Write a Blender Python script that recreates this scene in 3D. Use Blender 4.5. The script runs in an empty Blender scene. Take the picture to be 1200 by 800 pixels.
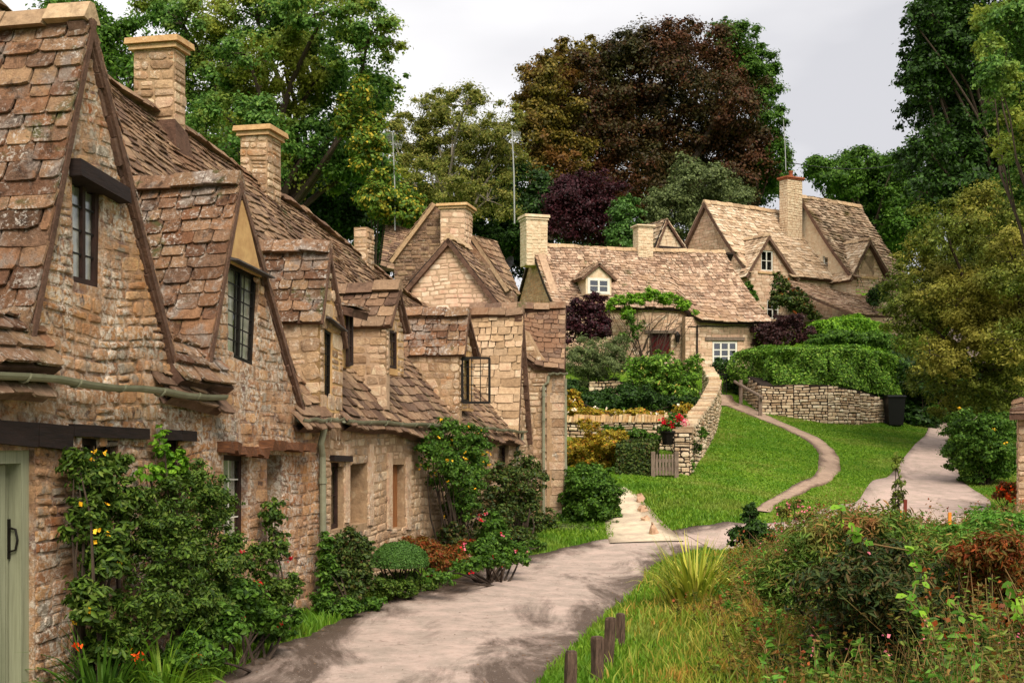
import bpy, math, random
import numpy as np
from mathutils import Vector
from mathutils.geometry import tessellate_polygon

SC = bpy.context.scene
COL = SC.collection
F, CX, HY, H = 1500.0, 600.0, 516.0, 1.9      # focal length (px), principal column, horizon row, eye height


def P(px, py, Y):
    return Vector(((px - CX) * Y / F, Y, H + (HY - py) * Y / F))


# ------------------------------------------------------------------ camera, sky, sun, exposure
cam_d = bpy.data.cameras.new('camera')
cam = bpy.data.objects.new('camera', cam_d)
COL.objects.link(cam)
cam.location = (0, 0, H)
cam.rotation_euler = (math.radians(90), 0, 0)
cam_d.sensor_width = 36
cam_d.lens = 36 * F / 1200
cam_d.shift_y = (HY - 400) / 1200
cam_d.clip_start = 0.05
cam_d.clip_end = 3000
SC.camera = cam

SUN_EL, SUN_AZ = 46.0, 163.0      # azimuth clockwise from +Y (the view direction): behind and to the right
w = bpy.data.worlds.new('World')
SC.world = w
w.use_nodes = True
nt = w.node_tree
nt.nodes.clear()
wo = nt.nodes.new('ShaderNodeOutputWorld')
bg = nt.nodes.new('ShaderNodeBackground')
bg.inputs['Strength'].default_value = 0.12
sky = nt.nodes.new('ShaderNodeTexSky')
sky.sky_type = 'NISHITA'
sky.sun_disc = False
sky.sun_elevation = math.radians(SUN_EL)
sky.sun_rotation = math.radians(SUN_AZ)
sky.dust_density = 4
hs = nt.nodes.new('ShaderNodeHueSaturation')
hs.inputs['Saturation'].default_value = 0.12
nt.links.new(sky.outputs[0], hs.inputs['Color'])
tc = nt.nodes.new('ShaderNodeTexCoord')
mp = nt.nodes.new('ShaderNodeMapping')
mp.inputs['Scale'].default_value = (1, 1, 2.6)
mp.inputs['Location'].default_value = (.3, .1, .2)
nt.links.new(tc.outputs['Generated'], mp.inputs[0])
nz = nt.nodes.new('ShaderNodeTexNoise')
nz.inputs['Scale'].default_value = 2.2
nz.inputs['Detail'].default_value = 5
nz.inputs['Roughness'].default_value = 0.45
nt.links.new(mp.outputs[0], nz.inputs['Vector'])
cr = nt.nodes.new('ShaderNodeValToRGB')
cr.color_ramp.elements[0].position = 0.4
cr.color_ramp.elements[0].color = (4.1, 4.1, 4.35, 1)
cr.color_ramp.elements[1].position = 0.62
cr.color_ramp.elements[1].color = (6.6, 6.5, 6.55, 1)
sxyz = nt.nodes.new('ShaderNodeSeparateXYZ')
nt.links.new(tc.outputs['Generated'], sxyz.inputs[0])
mm = nt.nodes.new('ShaderNodeMath')
mm.operation = 'MULTIPLY_ADD'
mm.inputs[1].default_value = -.35
nt.links.new(sxyz.outputs[0], mm.inputs[0])
nt.links.new(nz.outputs['Fac'], mm.inputs[2])
nt.links.new(mm.outputs[0], cr.inputs[0])
mx = nt.nodes.new('ShaderNodeMixRGB')
mx.inputs['Fac'].default_value = 0.9
nt.links.new(hs.outputs[0], mx.inputs[1])
nt.links.new(cr.outputs[0], mx.inputs[2])
nt.links.new(mx.outputs[0], bg.inputs['Color'])
nt.links.new(bg.outputs[0], wo.inputs['Surface'])

sun_d = bpy.data.lights.new('sun', 'SUN')
sun_d.energy = 3.0
sun_d.angle = math.radians(36)
sun_d.color = (1.0, 0.91, 0.79)
sun = bpy.data.objects.new('sun', sun_d)
COL.objects.link(sun)
az, el = math.radians(SUN_AZ), math.radians(SUN_EL)
sun_dir = Vector((math.sin(az) * math.cos(el), math.cos(az) * math.cos(el), math.sin(el)))
sun.rotation_euler = sun_dir.to_track_quat('Z', 'Y').to_euler()
sun.location = (10, -20, 40)
SC.view_settings.view_transform = 'Standard'
SC.view_settings.look = 'None'
SC.view_settings.exposure = 0.55
SC.view_settings.gamma = 1
SC.view_settings.use_curve_mapping = False
SC.render.engine = 'CYCLES'
SC.cycles.max_bounces = 5
SC.cycles.diffuse_bounces = 1
SC.cycles.glossy_bounces = 2
SC.cycles.transmission_bounces = 2
SC.cycles.transparent_max_bounces = 6
SC.cycles.use_denoising = True


# ------------------------------------------------------------------ materials
def c(h):
    v = [int(h[i:i + 2], 16) / 255 for i in (0, 2, 4)]
    return tuple(x / 12.92 if x <= .04045 else ((x + .055) / 1.055) ** 2.4 for x in v) + (1,)


def ramp(nt, stops, fac, interp='LINEAR'):
    r = nt.nodes.new('ShaderNodeValToRGB')
    r.color_ramp.interpolation = interp
    e = r.color_ramp.elements
    while len(e) < len(stops):
        e.new(0.5)
    for k, s in enumerate(stops):
        if not isinstance(s, tuple):
            s = (k / (len(stops) - 1), s)
        e[k].position = s[0]
        e[k].color = c(s[1])
    if fac is not None:
        nt.links.new(fac, r.inputs[0])
    return r.outputs[0]


def noise(nt, scale, detail=4, rough=.55, vec=None, dist=0, sc=None):
    n = nt.nodes.new('ShaderNodeTexNoise')
    n.inputs['Scale'].default_value = scale
    n.inputs['Detail'].default_value = detail
    n.inputs['Roughness'].default_value = rough
    n.inputs['Distortion'].default_value = dist
    if vec is None:
        g = nt.nodes.new('ShaderNodeNewGeometry')
        vec = g.outputs['Position']
    if sc:
        m = nt.nodes.new('ShaderNodeMapping')
        m.inputs['Scale'].default_value = sc
        nt.links.new(vec, m.inputs[0])
        vec = m.outputs[0]
    nt.links.new(vec, n.inputs['Vector'])
    return n.outputs['Fac']


def step(nt, fac, lo, hi):
    m = nt.nodes.new('ShaderNodeMapRange')
    m.inputs['From Min'].default_value = lo
    m.inputs['From Max'].default_value = hi
    nt.links.new(fac, m.inputs['Value'])
    return m.outputs['Result']


def mathn(nt, op, a, b):
    m = nt.nodes.new('ShaderNodeMath')
    m.operation = op
    for k, v in enumerate((a, b)):
        if isinstance(v, (int, float)):
            m.inputs[k].default_value = v
        else:
            nt.links.new(v, m.inputs[k])
    return m.outputs[0]


def mix(nt, fac, a, b, mode='MIX'):
    m = nt.nodes.new('ShaderNodeMixRGB')
    m.blend_type = mode
    if isinstance(fac, (int, float)):
        m.inputs[0].default_value = fac
    else:
        nt.links.new(fac, m.inputs[0])
    for k, v in ((1, a), (2, b)):
        if isinstance(v, tuple):
            m.inputs[k].default_value = v
        else:
            nt.links.new(v, m.inputs[k])
    return m.outputs[0]


def new_mat(name):
    m = bpy.data.materials.new(name)
    m.use_nodes = True
    nt = m.node_tree
    b = nt.nodes['Principled BSDF']
    return m, nt, b


def rock(name, stops, lichen='d8ccb4', lich=(.62, .72), dark='3a2a20', dk=(.6, .8), dkamt=.6, scale=1.0, bump=.4,
         extra=None, rough=.95, warm=None):
    m, nt, b = new_mat(name)
    g = nt.nodes.new('ShaderNodeNewGeometry')
    col = ramp(nt, stops, g.outputs['Random Per Island'])
    n1 = noise(nt, 1.1 * scale, 5, .6)
    col = mix(nt, .55, col, ramp(nt, ['404040', (.35, '8a8a8a'), (.6, 'c8c8c8'), 'ffffff'], noise(nt, 7 * scale, 6, .7)), 'OVERLAY')
    if warm:
        col = mix(nt, step(nt, noise(nt, .7 * scale, 4), .45, .65), col, mix(nt, .7, col, c(warm), 'MIX'))
    if extra:
        for (h, sc_, lo, hi) in extra:
            col = mix(nt, step(nt, noise(nt, sc_, 6, .65, dist=.4), lo, hi), col, c(h))
    dn = mathn(nt, 'MULTIPLY', step(nt, noise(nt, 2.3 * scale, 8, .75, dist=.3), dk[0], dk[1]), dkamt)
    col = mix(nt, dn, col, c(dark))
    ln = step(nt, noise(nt, 9 * scale, 8, .75, dist=.5), lich[0], lich[1])
    lm = step(nt, n1, .4, .6)
    col = mix(nt, mathn(nt, 'MULTIPLY', mathn(nt, 'MULTIPLY', ln, lm), .85), col, c(lichen))
    nt.links.new(col, b.inputs['Base Color'])
    b.inputs['Roughness'].default_value = rough
    b.inputs['Specular IOR Level'].default_value = .2
    bp = nt.nodes.new('ShaderNodeBump')
    bp.inputs['Strength'].default_value = bump
    bp.inputs['Distance'].default_value = .03
    nt.links.new(noise(nt, 22 * scale, 6, .7), bp.inputs['Height'])
    nt.links.new(bp.outputs[0], b.inputs['Normal'])
    return m


def plain(name, h, rough=.7, var=.25, scale=8, metal=0, spec=.3, h2=None, stretch=None, bump=0):
    m, nt, b = new_mat(name)
    n = noise(nt, scale, 5, .65, sc=stretch)
    col = mix(nt, mathn(nt, 'MULTIPLY', step(nt, n, .35, .7), var if not h2 else 1), c(h), c(h2) if h2 else (0.02, .015, .01, 1))
    nt.links.new(col, b.inputs['Base Color'])
    b.inputs['Roughness'].default_value = rough
    b.inputs['Metallic'].default_value = metal
    b.inputs['Specular IOR Level'].default_value = spec
    if bump:
        bp = nt.nodes.new('ShaderNodeBump')
        bp.inputs['Strength'].default_value = bump
        bp.inputs['Distance'].default_value = .02
        nt.links.new(n, bp.inputs['Height'])
        nt.links.new(bp.outputs[0], b.inputs['Normal'])
    return m


def leafm(name, stops, trans=.3, rough=.55, patch=None, pscale=.5, gain=1.45):
    m = bpy.data.materials.new(name)
    m.use_nodes = True
    nt = m.node_tree
    b = nt.nodes['Principled BSDF']
    out = nt.nodes['Material Output']
    g = nt.nodes.new('ShaderNodeNewGeometry')
    col = ramp(nt, stops, g.outputs['Random Per Island'])
    if patch:
        ph = patch if isinstance(patch, list) else [patch]
        for k, h in enumerate(ph):
            n = noise(nt, pscale * (1 + .7 * k), 4, .6)
            col = mix(nt, step(nt, n, .5, .62), col, mix(nt, .75, col, c(h)))
    col = mix(nt, 1.0, col, (gain * 1.14, gain, gain * .9, 1), 'MULTIPLY')
    nt.links.new(col, b.inputs['Base Color'])
    b.inputs['Roughness'].default_value = rough
    b.inputs['Specular IOR Level'].default_value = .25
    tr = nt.nodes.new('ShaderNodeBsdfTranslucent')
    nt.links.new(col, tr.inputs['Color'])
    ms = nt.nodes.new('ShaderNodeMixShader')
    ms.inputs[0].default_value = trans
    nt.links.new(b.outputs[0], ms.inputs[1])
    nt.links.new(tr.outputs[0], ms.inputs[2])
    nt.links.new(ms.outputs[0], out.inputs['Surface'])
    return m


M = {}
M['wall_near'] = rock('weathered_rubble', ['a06c48', 'ba8454', 'd09e6c', '8c5e40', 'c09060', 'e0b480', 'aa7850'],
                      lichen='e6dac8', lich=(.47, .56), dark='40302a', dk=(.52, .66), dkamt=.75, scale=2.1, bump=1.0,
                      extra=[('be9674', .9, .44, .62), ('9c8e7c', 3.2, .54, .62), ('a8663a', 2.1, .6, .68), ('6a5244', 5.5, .6, .66)])
M['mortar_near'] = rock('lime_mortar', ['bc9470', 'bc9470'], lichen='e6dac8', lich=(.46, .56), dark='4a362c', dk=(.52, .66),
                        scale=2.1, bump=1, extra=[('86685a', 3.0, .5, .62), ('a8743e', 2.1, .6, .68)])
M['wall_mid'] = rock('buff_rubble', ['ae8c6c', 'c6a482', 'd6b898', '98785c', 'be9c78', 'dcc2a0', 'a88a6c'],
                     lichen='f0e6d2', lich=(.54, .64), dark='4e382a', dk=(.55, .7), dkamt=.65, scale=1.6, bump=.8,
                     extra=[('8e7e6c', 2.2, .56, .66), ('b07848', 1.4, .6, .7)])
M['mortar_mid'] = rock('buff_mortar', ['a88a6a', 'a88a6a'], lichen='d8c8a8', lich=(.55, .7), scale=1.3)
M['wall_far'] = rock('pale_oolite', ['ccaa8a', 'd8b698', 'e2c6aa', 'c09c7e', 'dabc9e', 'e8d0b6'],
                     lichen='f0e4cc', lich=(.6, .75), dark='8a6a4c', dk=(.62, .8), dkamt=.4, scale=.9, bump=.3)
M['mortar_far'] = rock('pale_mortar', ['b4967a', 'b89a7e'], lichen='e0d0b0', lich=(.6, .75), dkamt=.3, scale=.9)
M['cream_render'] = rock('cream_render', ['dac4a4', 'dac4a4'], lichen='e8d8bc', lich=(.5, .7), dark='a88460', dk=(.5, .8), dkamt=.5, scale=.8, bump=.2)
M['wall_gable'] = rock('tan_gable_stone', ['c08e68', 'cc9c76', 'd6aa86', 'b48460', 'e0b894'], lichen='e8d0b0', lich=(.6, .75), dark='8a6048', dk=(.6, .8), dkamt=.4, scale=.9, bump=.3)
M['plaster'] = rock('ochre_plaster', ['c8a06c', 'c8a06c'], lichen='d8b888', lich=(.5, .8), dark='9a7448', dk=(.5, .8), dkamt=.4, scale=.8, bump=.15)
M['tile_near'] = rock('stone_slate_red', ['845c42', '9c6e50', 'b28664', '6c4c38', '906a52', 'ba9270', '826450', 'a07c60', 'c6a07a', '5e4434'],
                      lichen='e4dacc', lich=(.53, .59), dark='281c18', dk=(.52, .66), dkamt=.75, scale=2.6, bump=1.2,
                      extra=[('a08e80', 2.6, .54, .62), ('64603c', 1.9, .6, .66), ('a87a58', 3.1, .62, .7)])
M['tile_main'] = rock('stone_slate_brown', ['7a5e4a', '94755c', 'a8886a', '624a3c', '8a6e5a', 'b49474', '70584a', 'a08468'],
                      lichen='e0d2b8', lich=(.58, .67), dark='281b15', dk=(.54, .7), dkamt=.7, scale=2, bump=.9,
                      extra=[('84624a', .9, .54, .66), ('5e5838', 1.7, .6, .68)])
M['tile_buff'] = rock('stone_slate_buff', ['ba9a76', 'caac88', 'd6bc9c', 'a48666', 'c4a684', 'b09270', 'dac4a4'],
                      lichen='e6d8b8', lich=(.6, .7), dark='6a4c34', dk=(.58, .75), dkamt=.55, scale=2, bump=.6)
M['tile_far'] = rock('stone_slate_far', ['967660', 'ac8c72', 'be9e84', '7c604c', 'a4846e', 'ccb094', '8a6c58'],
                     lichen='eadcc4', lich=(.54, .62), dark='3c2c22', dk=(.52, .66), dkamt=.75, scale=1.1, bump=.5,
                     extra=[('a8886a', .8, .5, .66), ('6e6444', 1.3, .6, .68)])
M['tile_gold'] = rock('stone_slate_gold', ['b89878', 'caae8e', 'd6bea0', 'a08468', 'c0a484', 'dccab0', 'ae9072'],
                      lichen='f0e2c4', lich=(.56, .64), dark='4c3828', dk=(.54, .68), dkamt=.7, scale=1.1, bump=.5)
M['tile_moss'] = rock('stone_slate_mossy', ['9a7e66', 'ae9276', 'c2a88c', '826854', 'a08870', 'ccb498'],
                      lichen='e6d6b6', lich=(.58, .66), dark='3a2e20', dk=(.5, .62), dkamt=.75, scale=1.1, bump=.5,
                      extra=[('5a4c26', .9, .54, .66)])
M['under'] = plain('roof_batten_dark_timber', '33251d', .95, .4)  # dark brown timber of the slab under the slates
M['verge'] = rock('verge_mortar', ['5c4438', '745848', '664c3e', '836858'], lichen='b8a890', lich=(.6, .72), dark='2a1c16', dk=(.5, .7), dkamt=.7, scale=2, bump=.8)
M['ridge'] = rock('ridge_stone', ['bea07c', 'b0906e', 'caae8a', '9a7e62'], lichen='dccaa8', lich=(.55, .7), dark='4a3626', dk=(.58, .74), dkamt=.6, scale=2)
M['coping'] = rock('golden_coping', ['d0aa76', 'deba88', 'be9462', 'e6cca0', 'b48e66'], lichen='f0e0bc', lich=(.55, .7), dark='6a4a30', dkamt=.4, scale=1.5)
M['drystone'] = rock('drystone', ['b89a78', 'd0b694', 'dcc8a8', '9c7e60', 'c4a888', 'e4d4b8', 'a88c6c'], lichen='f0e8d4', lich=(.56, .68),
                     dark='54402e', dk=(.56, .74), dkamt=.6, scale=1.3, bump=.7)
M['drystone_dark'] = plain('drystone_gap', '2c2119', .98, .4)
M['oak_dark'] = plain('dark_oak', '2a1c17', .75, .5, 6, stretch=(1, 1, 6), h2='191210', bump=.4)
M['oak_rot'] = plain('weathered_oak', '4c3124', .85, .5, 14, h2='8a5a38', stretch=(1, 3, 9), bump=.6)
M['board'] = plain('orange_board', 'a0693c', .7, .5, 9, h2='7c4a28', stretch=(4, 4, .5), bump=.2)
M['grey_wood'] = plain('silvered_wood', '8a7868', .85, .5, 9, h2='5a4a3e', stretch=(5, 5, .8), bump=.5)
M['post_wood'] = plain('bollard_wood', '6a5446', .9, .5, 16, h2='35281f', stretch=(3, 3, .6), bump=.7)
M['iron'] = plain('black_iron', '17130f', .5, .3, metal=.3)
M['lead'] = plain('lead_flashing', '5c5654', .55, .5, 10, h2='38322f')
M['sage'] = plain('sage_paint', '9a9c80', .55, .15, 5, spec=.35, h2='7e7f66', stretch=(9, 9, .4), bump=.25)
M['sage_gutter'] = plain('sage_gutter_paint', '8c8c74', .45, .3, 6, h2='74725c')
M['white_paint'] = plain('white_paint', 'e8e4d8', .45, .1, 4, h2='d6d0c0')
M['brown_frame'] = plain('brown_window_frame', '3a2620', .6, .4, 9, h2='21150f')
M['red_door'] = plain('dark_red_paint', '5c1512', .45, .2, 5, h2='420e0c')
M['curtain'] = plain('net_curtain', 'dcd8c8', .9, .4, 3, h2='8a867a', stretch=(14, 14, .3))
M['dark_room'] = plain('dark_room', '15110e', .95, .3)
M['pot'] = plain('terracotta', 'a05a38', .8, .3, 6, h2='8a4a2c')
M['bin'] = plain('black_plastic', '131313', .45, .1)
M['rope'] = plain('galvanised_pole', 'b8b8b4', .4, .2, metal=.5)
M['redpaint'] = plain('rust_red_stake', '7a2c1c', .7, .3)
M['orange'] = plain('orange_stake', 'e08a28', .6, .1)
M['bark'] = plain('bark', '4e4034', .95, .5, 9, h2='2c241d', stretch=(3, 3, .6), bump=.8)
M['bark_pale'] = plain('pale_bark', '8a8072', .95, .5, 9, h2='5a5046', stretch=(3, 3, .6), bump=.5)
M['stem'] = plain('green_stem', '6a6a34', .8, .4, 5, h2='7a5034')
M['soil'] = plain('soil', '4a3a2c', .98, .4, 12)


def glass_mat():
    m, nt, b = new_mat('window_glass')
    out = nt.nodes['Material Output']
    nt.nodes.remove(b)
    t = nt.nodes.new('ShaderNodeBsdfTransparent')
    t.inputs[0].default_value = (.96, .97, .96, 1)
    g = nt.nodes.new('ShaderNodeBsdfGlossy')
    g.inputs['Roughness'].default_value = .04
    g.inputs[0].default_value = (.8, .82, .85, 1)
    bp = nt.nodes.new('ShaderNodeBump')
    bp.inputs['Strength'].default_value = .15
    bp.inputs['Distance'].default_value = .02
    nt.links.new(noise(nt, 5, 2), bp.inputs['Height'])
    nt.links.new(bp.outputs[0], g.inputs['Normal'])
    ms = nt.nodes.new('ShaderNodeMixShader')
    ms.inputs[0].default_value = .13
    nt.links.new(t.outputs[0], ms.inputs[1])
    nt.links.new(g.outputs[0], ms.inputs[2])
    nt.links.new(ms.outputs[0], out.inputs['Surface'])
    return m


M['glass'] = glass_mat()


# ------------------------------------------------------------------ objects
def thing(name, label, cat, loc, group=None):
    o = bpy.data.objects.new(name, None)
    COL.objects.link(o)
    o.location = loc
    o.empty_display_size = .3
    o['label'] = label
    o['category'] = cat
    if group:
        o['group'] = group
    return o


def tag(o, label, cat, group=None):
    o['label'] = label
    o['category'] = cat
    if group:
        o['group'] = group
    return o


def root_loc(p):
    v = Vector((0, 0, 0))
    while p is not None:
        v += p.location
        p = p.parent
    return v


def link(name, V, faces, mats, midx=None, parent=None, smooth=False, loc=None, uv=None):
    """V (N,3) world coordinates; faces: list of int arrays (M,k)."""
    V = np.asarray(V, dtype=np.float32)
    off = root_loc(parent) if parent is not None else (Vector(loc) if loc is not None else None)
    if off is None:
        off = Vector((float(V[:, 0].mean()), float(V[:, 1].mean()), float(V[:, 2].min())))
    V = V - np.array(off, dtype=np.float32)
    me = bpy.data.meshes.new(name)
    if isinstance(faces, list) and len(faces) and not isinstance(faces[0], np.ndarray):
        me.from_pydata(V.tolist(), [], faces)
    else:
        tot = sum(f.size for f in faces)
        nf = sum(len(f) for f in faces)
        me.vertices.add(len(V))
        me.vertices.foreach_set('co', V.ravel())
        me.loops.add(tot)
        me.loops.foreach_set('vertex_index', np.concatenate([f.ravel() for f in faces]).astype(np.int32))
        me.polygons.add(nf)
        k = np.concatenate([np.full(len(f), f.shape[1]) for f in faces])
        st = np.concatenate([[0], np.cumsum(k)[:-1]]).astype(np.int32)
        me.polygons.foreach_set('loop_start', st)
        me.update(calc_edges=True)
    if not isinstance(mats, (list, tuple)):
        mats = [mats]
    for m in mats:
        me.materials.append(M[m] if isinstance(m, str) else m)
    if midx is not None:
        me.polygons.foreach_set('material_index', np.asarray(midx, dtype=np.int32))
    if smooth:
        me.polygons.foreach_set('use_smooth', np.ones(len(me.polygons), dtype=bool))
    if uv is not None:
        l = me.uv_layers.new(name='UVMap')
        li = np.empty(len(me.loops), dtype=np.int32)
        me.loops.foreach_get('vertex_index', li)
        l.data.foreach_set('uv', np.asarray(uv, dtype=np.float32)[li].ravel())
    me.validate()
    o = bpy.data.objects.new(name, me)
    COL.objects.link(o)
    if parent is not None:
        o.parent = parent
    else:
        o.location = off
    return o


class MB:
    def __init__(s):
        s.v, s.f, s.m = [], [], []

    def add(s, pts, faces, mi=0):
        b = len(s.v)
        s.v.extend([tuple(p) for p in pts])
        for f in faces:
            s.f.append([b + i for i in f])
            s.m.append(mi)

    def hexa(s, p, mi=0):
        """p: 4 bottom + 4 top corners in matching order"""
        s.add(p, [(3, 2, 1, 0), (4, 5, 6, 7), (0, 1, 5, 4), (1, 2, 6, 5), (2, 3, 7, 6), (3, 0, 4, 7)], mi)

    def beam(s, p, q, w, h, up=Vector((0, 0, 1)), mi=0, rw=0, rng=random):
        p, q = Vector(p), Vector(q)
        d = (q - p).normalized()
        a = d.cross(up)
        if a.length < 1e-4:
            a = d.cross(Vector((1, 0, 0)))
        a.normalize()
        b = a.cross(d).normalized()
        a, b = a * w / 2, b * h / 2
        pts = []
        for o in (p, q):
            for (i, j) in ((-1, -1), (1, -1), (1, 1), (-1, 1)):
                x = o + a * i + b * j
                if rw:
                    x = x + Vector((rng.uniform(-rw, rw), rng.uniform(-rw, rw), rng.uniform(-rw, rw)))
                pts.append(x)
        s.hexa(pts, mi)

    def tube(s, pts, rad, n=8, mi=0, cap=True):
        pts = [Vector(p) for p in pts]
        if not isinstance(rad, (list, tuple)):
            rad = [rad] * len(pts)
        b = len(s.v)
        prev = None
        for i, p in enumerate(pts):
            d = (pts[min(i + 1, len(pts) - 1)] - pts[max(i - 1, 0)]).normalized()
            a = prev.cross(d).cross(prev) if False else None
            ref = Vector((0, 0, 1)) if abs(d.z) < .9 else Vector((1, 0, 0))
            if prev is not None:
                a = prev - d * prev.dot(d)
                if a.length < 1e-4:
                    a = d.cross(ref)
            else:
                a = d.cross(ref)
            a.normalize()
            prev = a.copy()
            bb = d.cross(a)
            for k in range(n):
                t = 2 * math.pi * k / n
                s.v.append(tuple(p + a * math.cos(t) * rad[i] + bb * math.sin(t) * rad[i]))
        for i in range(len(pts) - 1):
            for k in range(n):
                s.f.append([b + i * n + k, b + i * n + (k + 1) % n, b + (i + 1) * n + (k + 1) % n, b + (i + 1) * n + k])
                s.m.append(mi)
        if cap:
            s.f.append([b + k for k in range(n)][::-1])
            s.m.append(mi)
            s.f.append([b + (len(pts) - 1) * n + k for k in range(n)])
            s.m.append(mi)

    def lathe(s, o, prof, n=16, mi=0):
        b = len(s.v)
        for (r, z) in prof:
            for k in range(n):
                t = 2 * math.pi * k / n
                s.v.append((o[0] + r * math.cos(t), o[1] + r * math.sin(t), o[2] + z))
        for i in range(len(prof) - 1):
            for k in range(n):
                s.f.append([b + i * n + k, b + i * n + (k + 1) % n, b + (i + 1) * n + (k + 1) % n, b + (i + 1) * n + k])
                s.m.append(mi)

    def build(s, name, mats, parent=None, smooth=False, loc=None):
        return link(name, s.v, s.f, mats, s.m, parent, smooth, loc)


# ------------------------------------------------------------------ local frames
class Frame:
    def __init__(s, o, a, n=None):
        s.o = Vector((o[0], o[1], 0))
        s.a = Vector((a[0], a[1], 0)).normalized()
        s.n = Vector((s.a.y, -s.a.x, 0)) if n is None else Vector((n[0], n[1], 0)).normalized()

    def W(s, a, z, n=0):
        v = s.o + s.a * a + s.n * n
        v.z = z
        return v

    def R(s, px, py, n=0):
        o = s.o + s.n * n
        k = (px - CX) / F
        t = (k * o.y - o.x) / (s.a.x - k * s.a.y)
        Y = o.y + t * s.a.y
        return (t, H + (HY - py) * Y / F)

    def side(s, a, flip=False):
        """frame of a wall at right angles, standing at coordinate a, looking back along -a (left cheek)."""
        o = s.o + s.a * a
        return Frame(o, s.n, -s.a if not flip else s.a)


def span(poly, z):
    xs = []
    for i in range(len(poly)):
        (x0, z0), (x1, z1) = poly[i], poly[(i + 1) % len(poly)]
        if (z0 <= z < z1) or (z1 <= z < z0):
            xs.append(x0 + (x1 - x0) * (z - z0) / (z1 - z0))
    xs.sort()
    return [(xs[i], xs[i + 1]) for i in range(0, len(xs) - 1, 2)]


def inter(A, B):
    r = []
    for a in A:
        for b in B:
            lo, hi = max(a[0], b[0]), min(a[1], b[1])
            if hi > lo:
                r.append((lo, hi))
    return r


def subtract(A, lo, hi):
    r = []
    for a in A:
        if hi <= a[0] or lo >= a[1]:
            r.append(a)
        else:
            if lo > a[0]:
                r.append((a[0], lo))
            if hi < a[1]:
                r.append((hi, a[1]))
    return r


def slab(mb, fr, poly, holes, thick, mi=0, n0=0.0):
    loops = [poly] + list(holes)
    flat = [Vector((x, z, 0)) for l in loops for (x, z) in l]
    tris = tessellate_polygon([[Vector((x, z, 0)) for (x, z) in l] for l in loops])
    nv = len(flat)
    pts = [fr.W(p.x, p.y, n0) for p in flat] + [fr.W(p.x, p.y, n0 - thick) for p in flat]
    faces = [tuple(t) for t in tris] + [tuple(i + nv for i in t[::-1]) for t in tris]
    b = 0
    for l in loops:
        k = len(l)
        for i in range(k):
            j = (i + 1) % k
            faces.append((b + i, b + j, b + j + nv, b + i + nv))
        b += k
    mb.add(pts, faces, mi)


def stones(mb, fr, poly, holes, course=(.08, .16), width=(.14, .4), prot=(.008, .03), seed=1, mi=1, gap=.012, wave=.02, n0=0.0):
    rg = random.Random(seed)
    z = min(p[1] for p in poly)
    zt = max(p[1] for p in poly)
    ph = rg.uniform(0, 9)

    def wv(a, z):
        return wave * (math.sin(a * 1.7 + z * 1.1 + ph) + .6 * math.sin(a * 4.1 - z * 2.3 + ph * 2))
    while z < zt - .03:
        h = rg.uniform(*course)
        z1 = min(z + h, zt)
        iv = inter(span(poly, z + .01), span(poly, z1 - .012))
        for hl in holes:
            hz0, hz1 = min(p[1] for p in hl), max(p[1] for p in hl)
            ov = min(z1, hz1) - max(z, hz0)
            if ov > .3 * (z1 - z):
                s_ = span(hl, min(max((z + z1) / 2, hz0 + .01), hz1 - .01))
                if s_:
                    iv = subtract(iv, s_[0][0] - .005, s_[0][1] + .005)
        for (lo, hi) in iv:
            a = lo
            while a < hi - .03:
                w_ = rg.uniform(*width) * (1 if rg.random() < .8 else .55)
                a1 = a + w_
                if hi - a1 < width[0] * .6:
                    a1 = hi
                b0, b1, c0, c1 = a + gap * rg.random(), a1 - gap * rg.random(), z + gap * rg.random(), z1 - gap * rg.random()
                if rg.random() < .16 and h > .1:      # two thin stones one on the other
                    mid = (c0 + c1) / 2 + rg.uniform(-.015, .015)
                    parts = [(c0, mid - .005), (mid + .005, c1)]
                else:
                    parts = [(c0, c1)]
                for (d0, d1) in parts:
                    edge0 = a == lo
                    pr = rg.uniform(*prot) * (.35 + .65 * min(1, max(0, .5 + .9 * math.sin(a * 1.3 + ph) * math.sin(z * 1.9 + ph * 1.7) + rg.uniform(-.3, .3))))
                    ww, hh = b1 - b0, d1 - d0
                    cut = min(ww, hh) * rg.uniform(.12, .32)
                    j = min(ww, hh) * .1
                    ring = [(b0 + cut, d0), (b1 - cut, d0), (b1, d0 + cut), (b1, d1 - cut), (b1 - cut, d1), (b0 + cut, d1), (b0, d1 - cut), (b0, d0 + cut)]
                    ring = [(x + rg.uniform(-j, j), y + rg.uniform(-j, j)) for x, y in ring]
                    cx, cy = (b0 + b1) / 2, (d0 + d1) / 2
                    ins = min(.25, .012 / max(min(ww, hh), .02))
                    pts = [fr.W(x, y + wv(x, y), n0 - .004) for x, y in ring]
                    tilt = rg.uniform(-.008, .008)
                    for x, y in ring:
                        x2, y2 = x + (cx - x) * ins, y + (cy - y) * ins * 1.6
                        pts.append(fr.W(x2, y2 + wv(x, y), n0 + pr * .85 + tilt * (x - cx) / max(ww, .01)))
                    pts.append(fr.W(cx, cy + wv(cx, cy), n0 + pr * 1.15))
                    fs = [(i, (i + 1) % 8, 8 + (i + 1) % 8, 8 + i) for i in range(8)] + [(8 + i, 8 + (i + 1) % 8, 16) for i in range(8)]
                    mb.add(pts, fs, mi)
                a = a1
        z = z1


def stone_wall(name, parent, fr, poly, holes=(), thick=.4, mats=('mortar_near', 'wall_near'), seed=1, **kw):
    mb = MB()
    slab(mb, fr, poly, holes, thick)
    stones(mb, fr, poly, holes, seed=seed, **kw)
    return mb.build(name, list(mats), parent)


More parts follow.
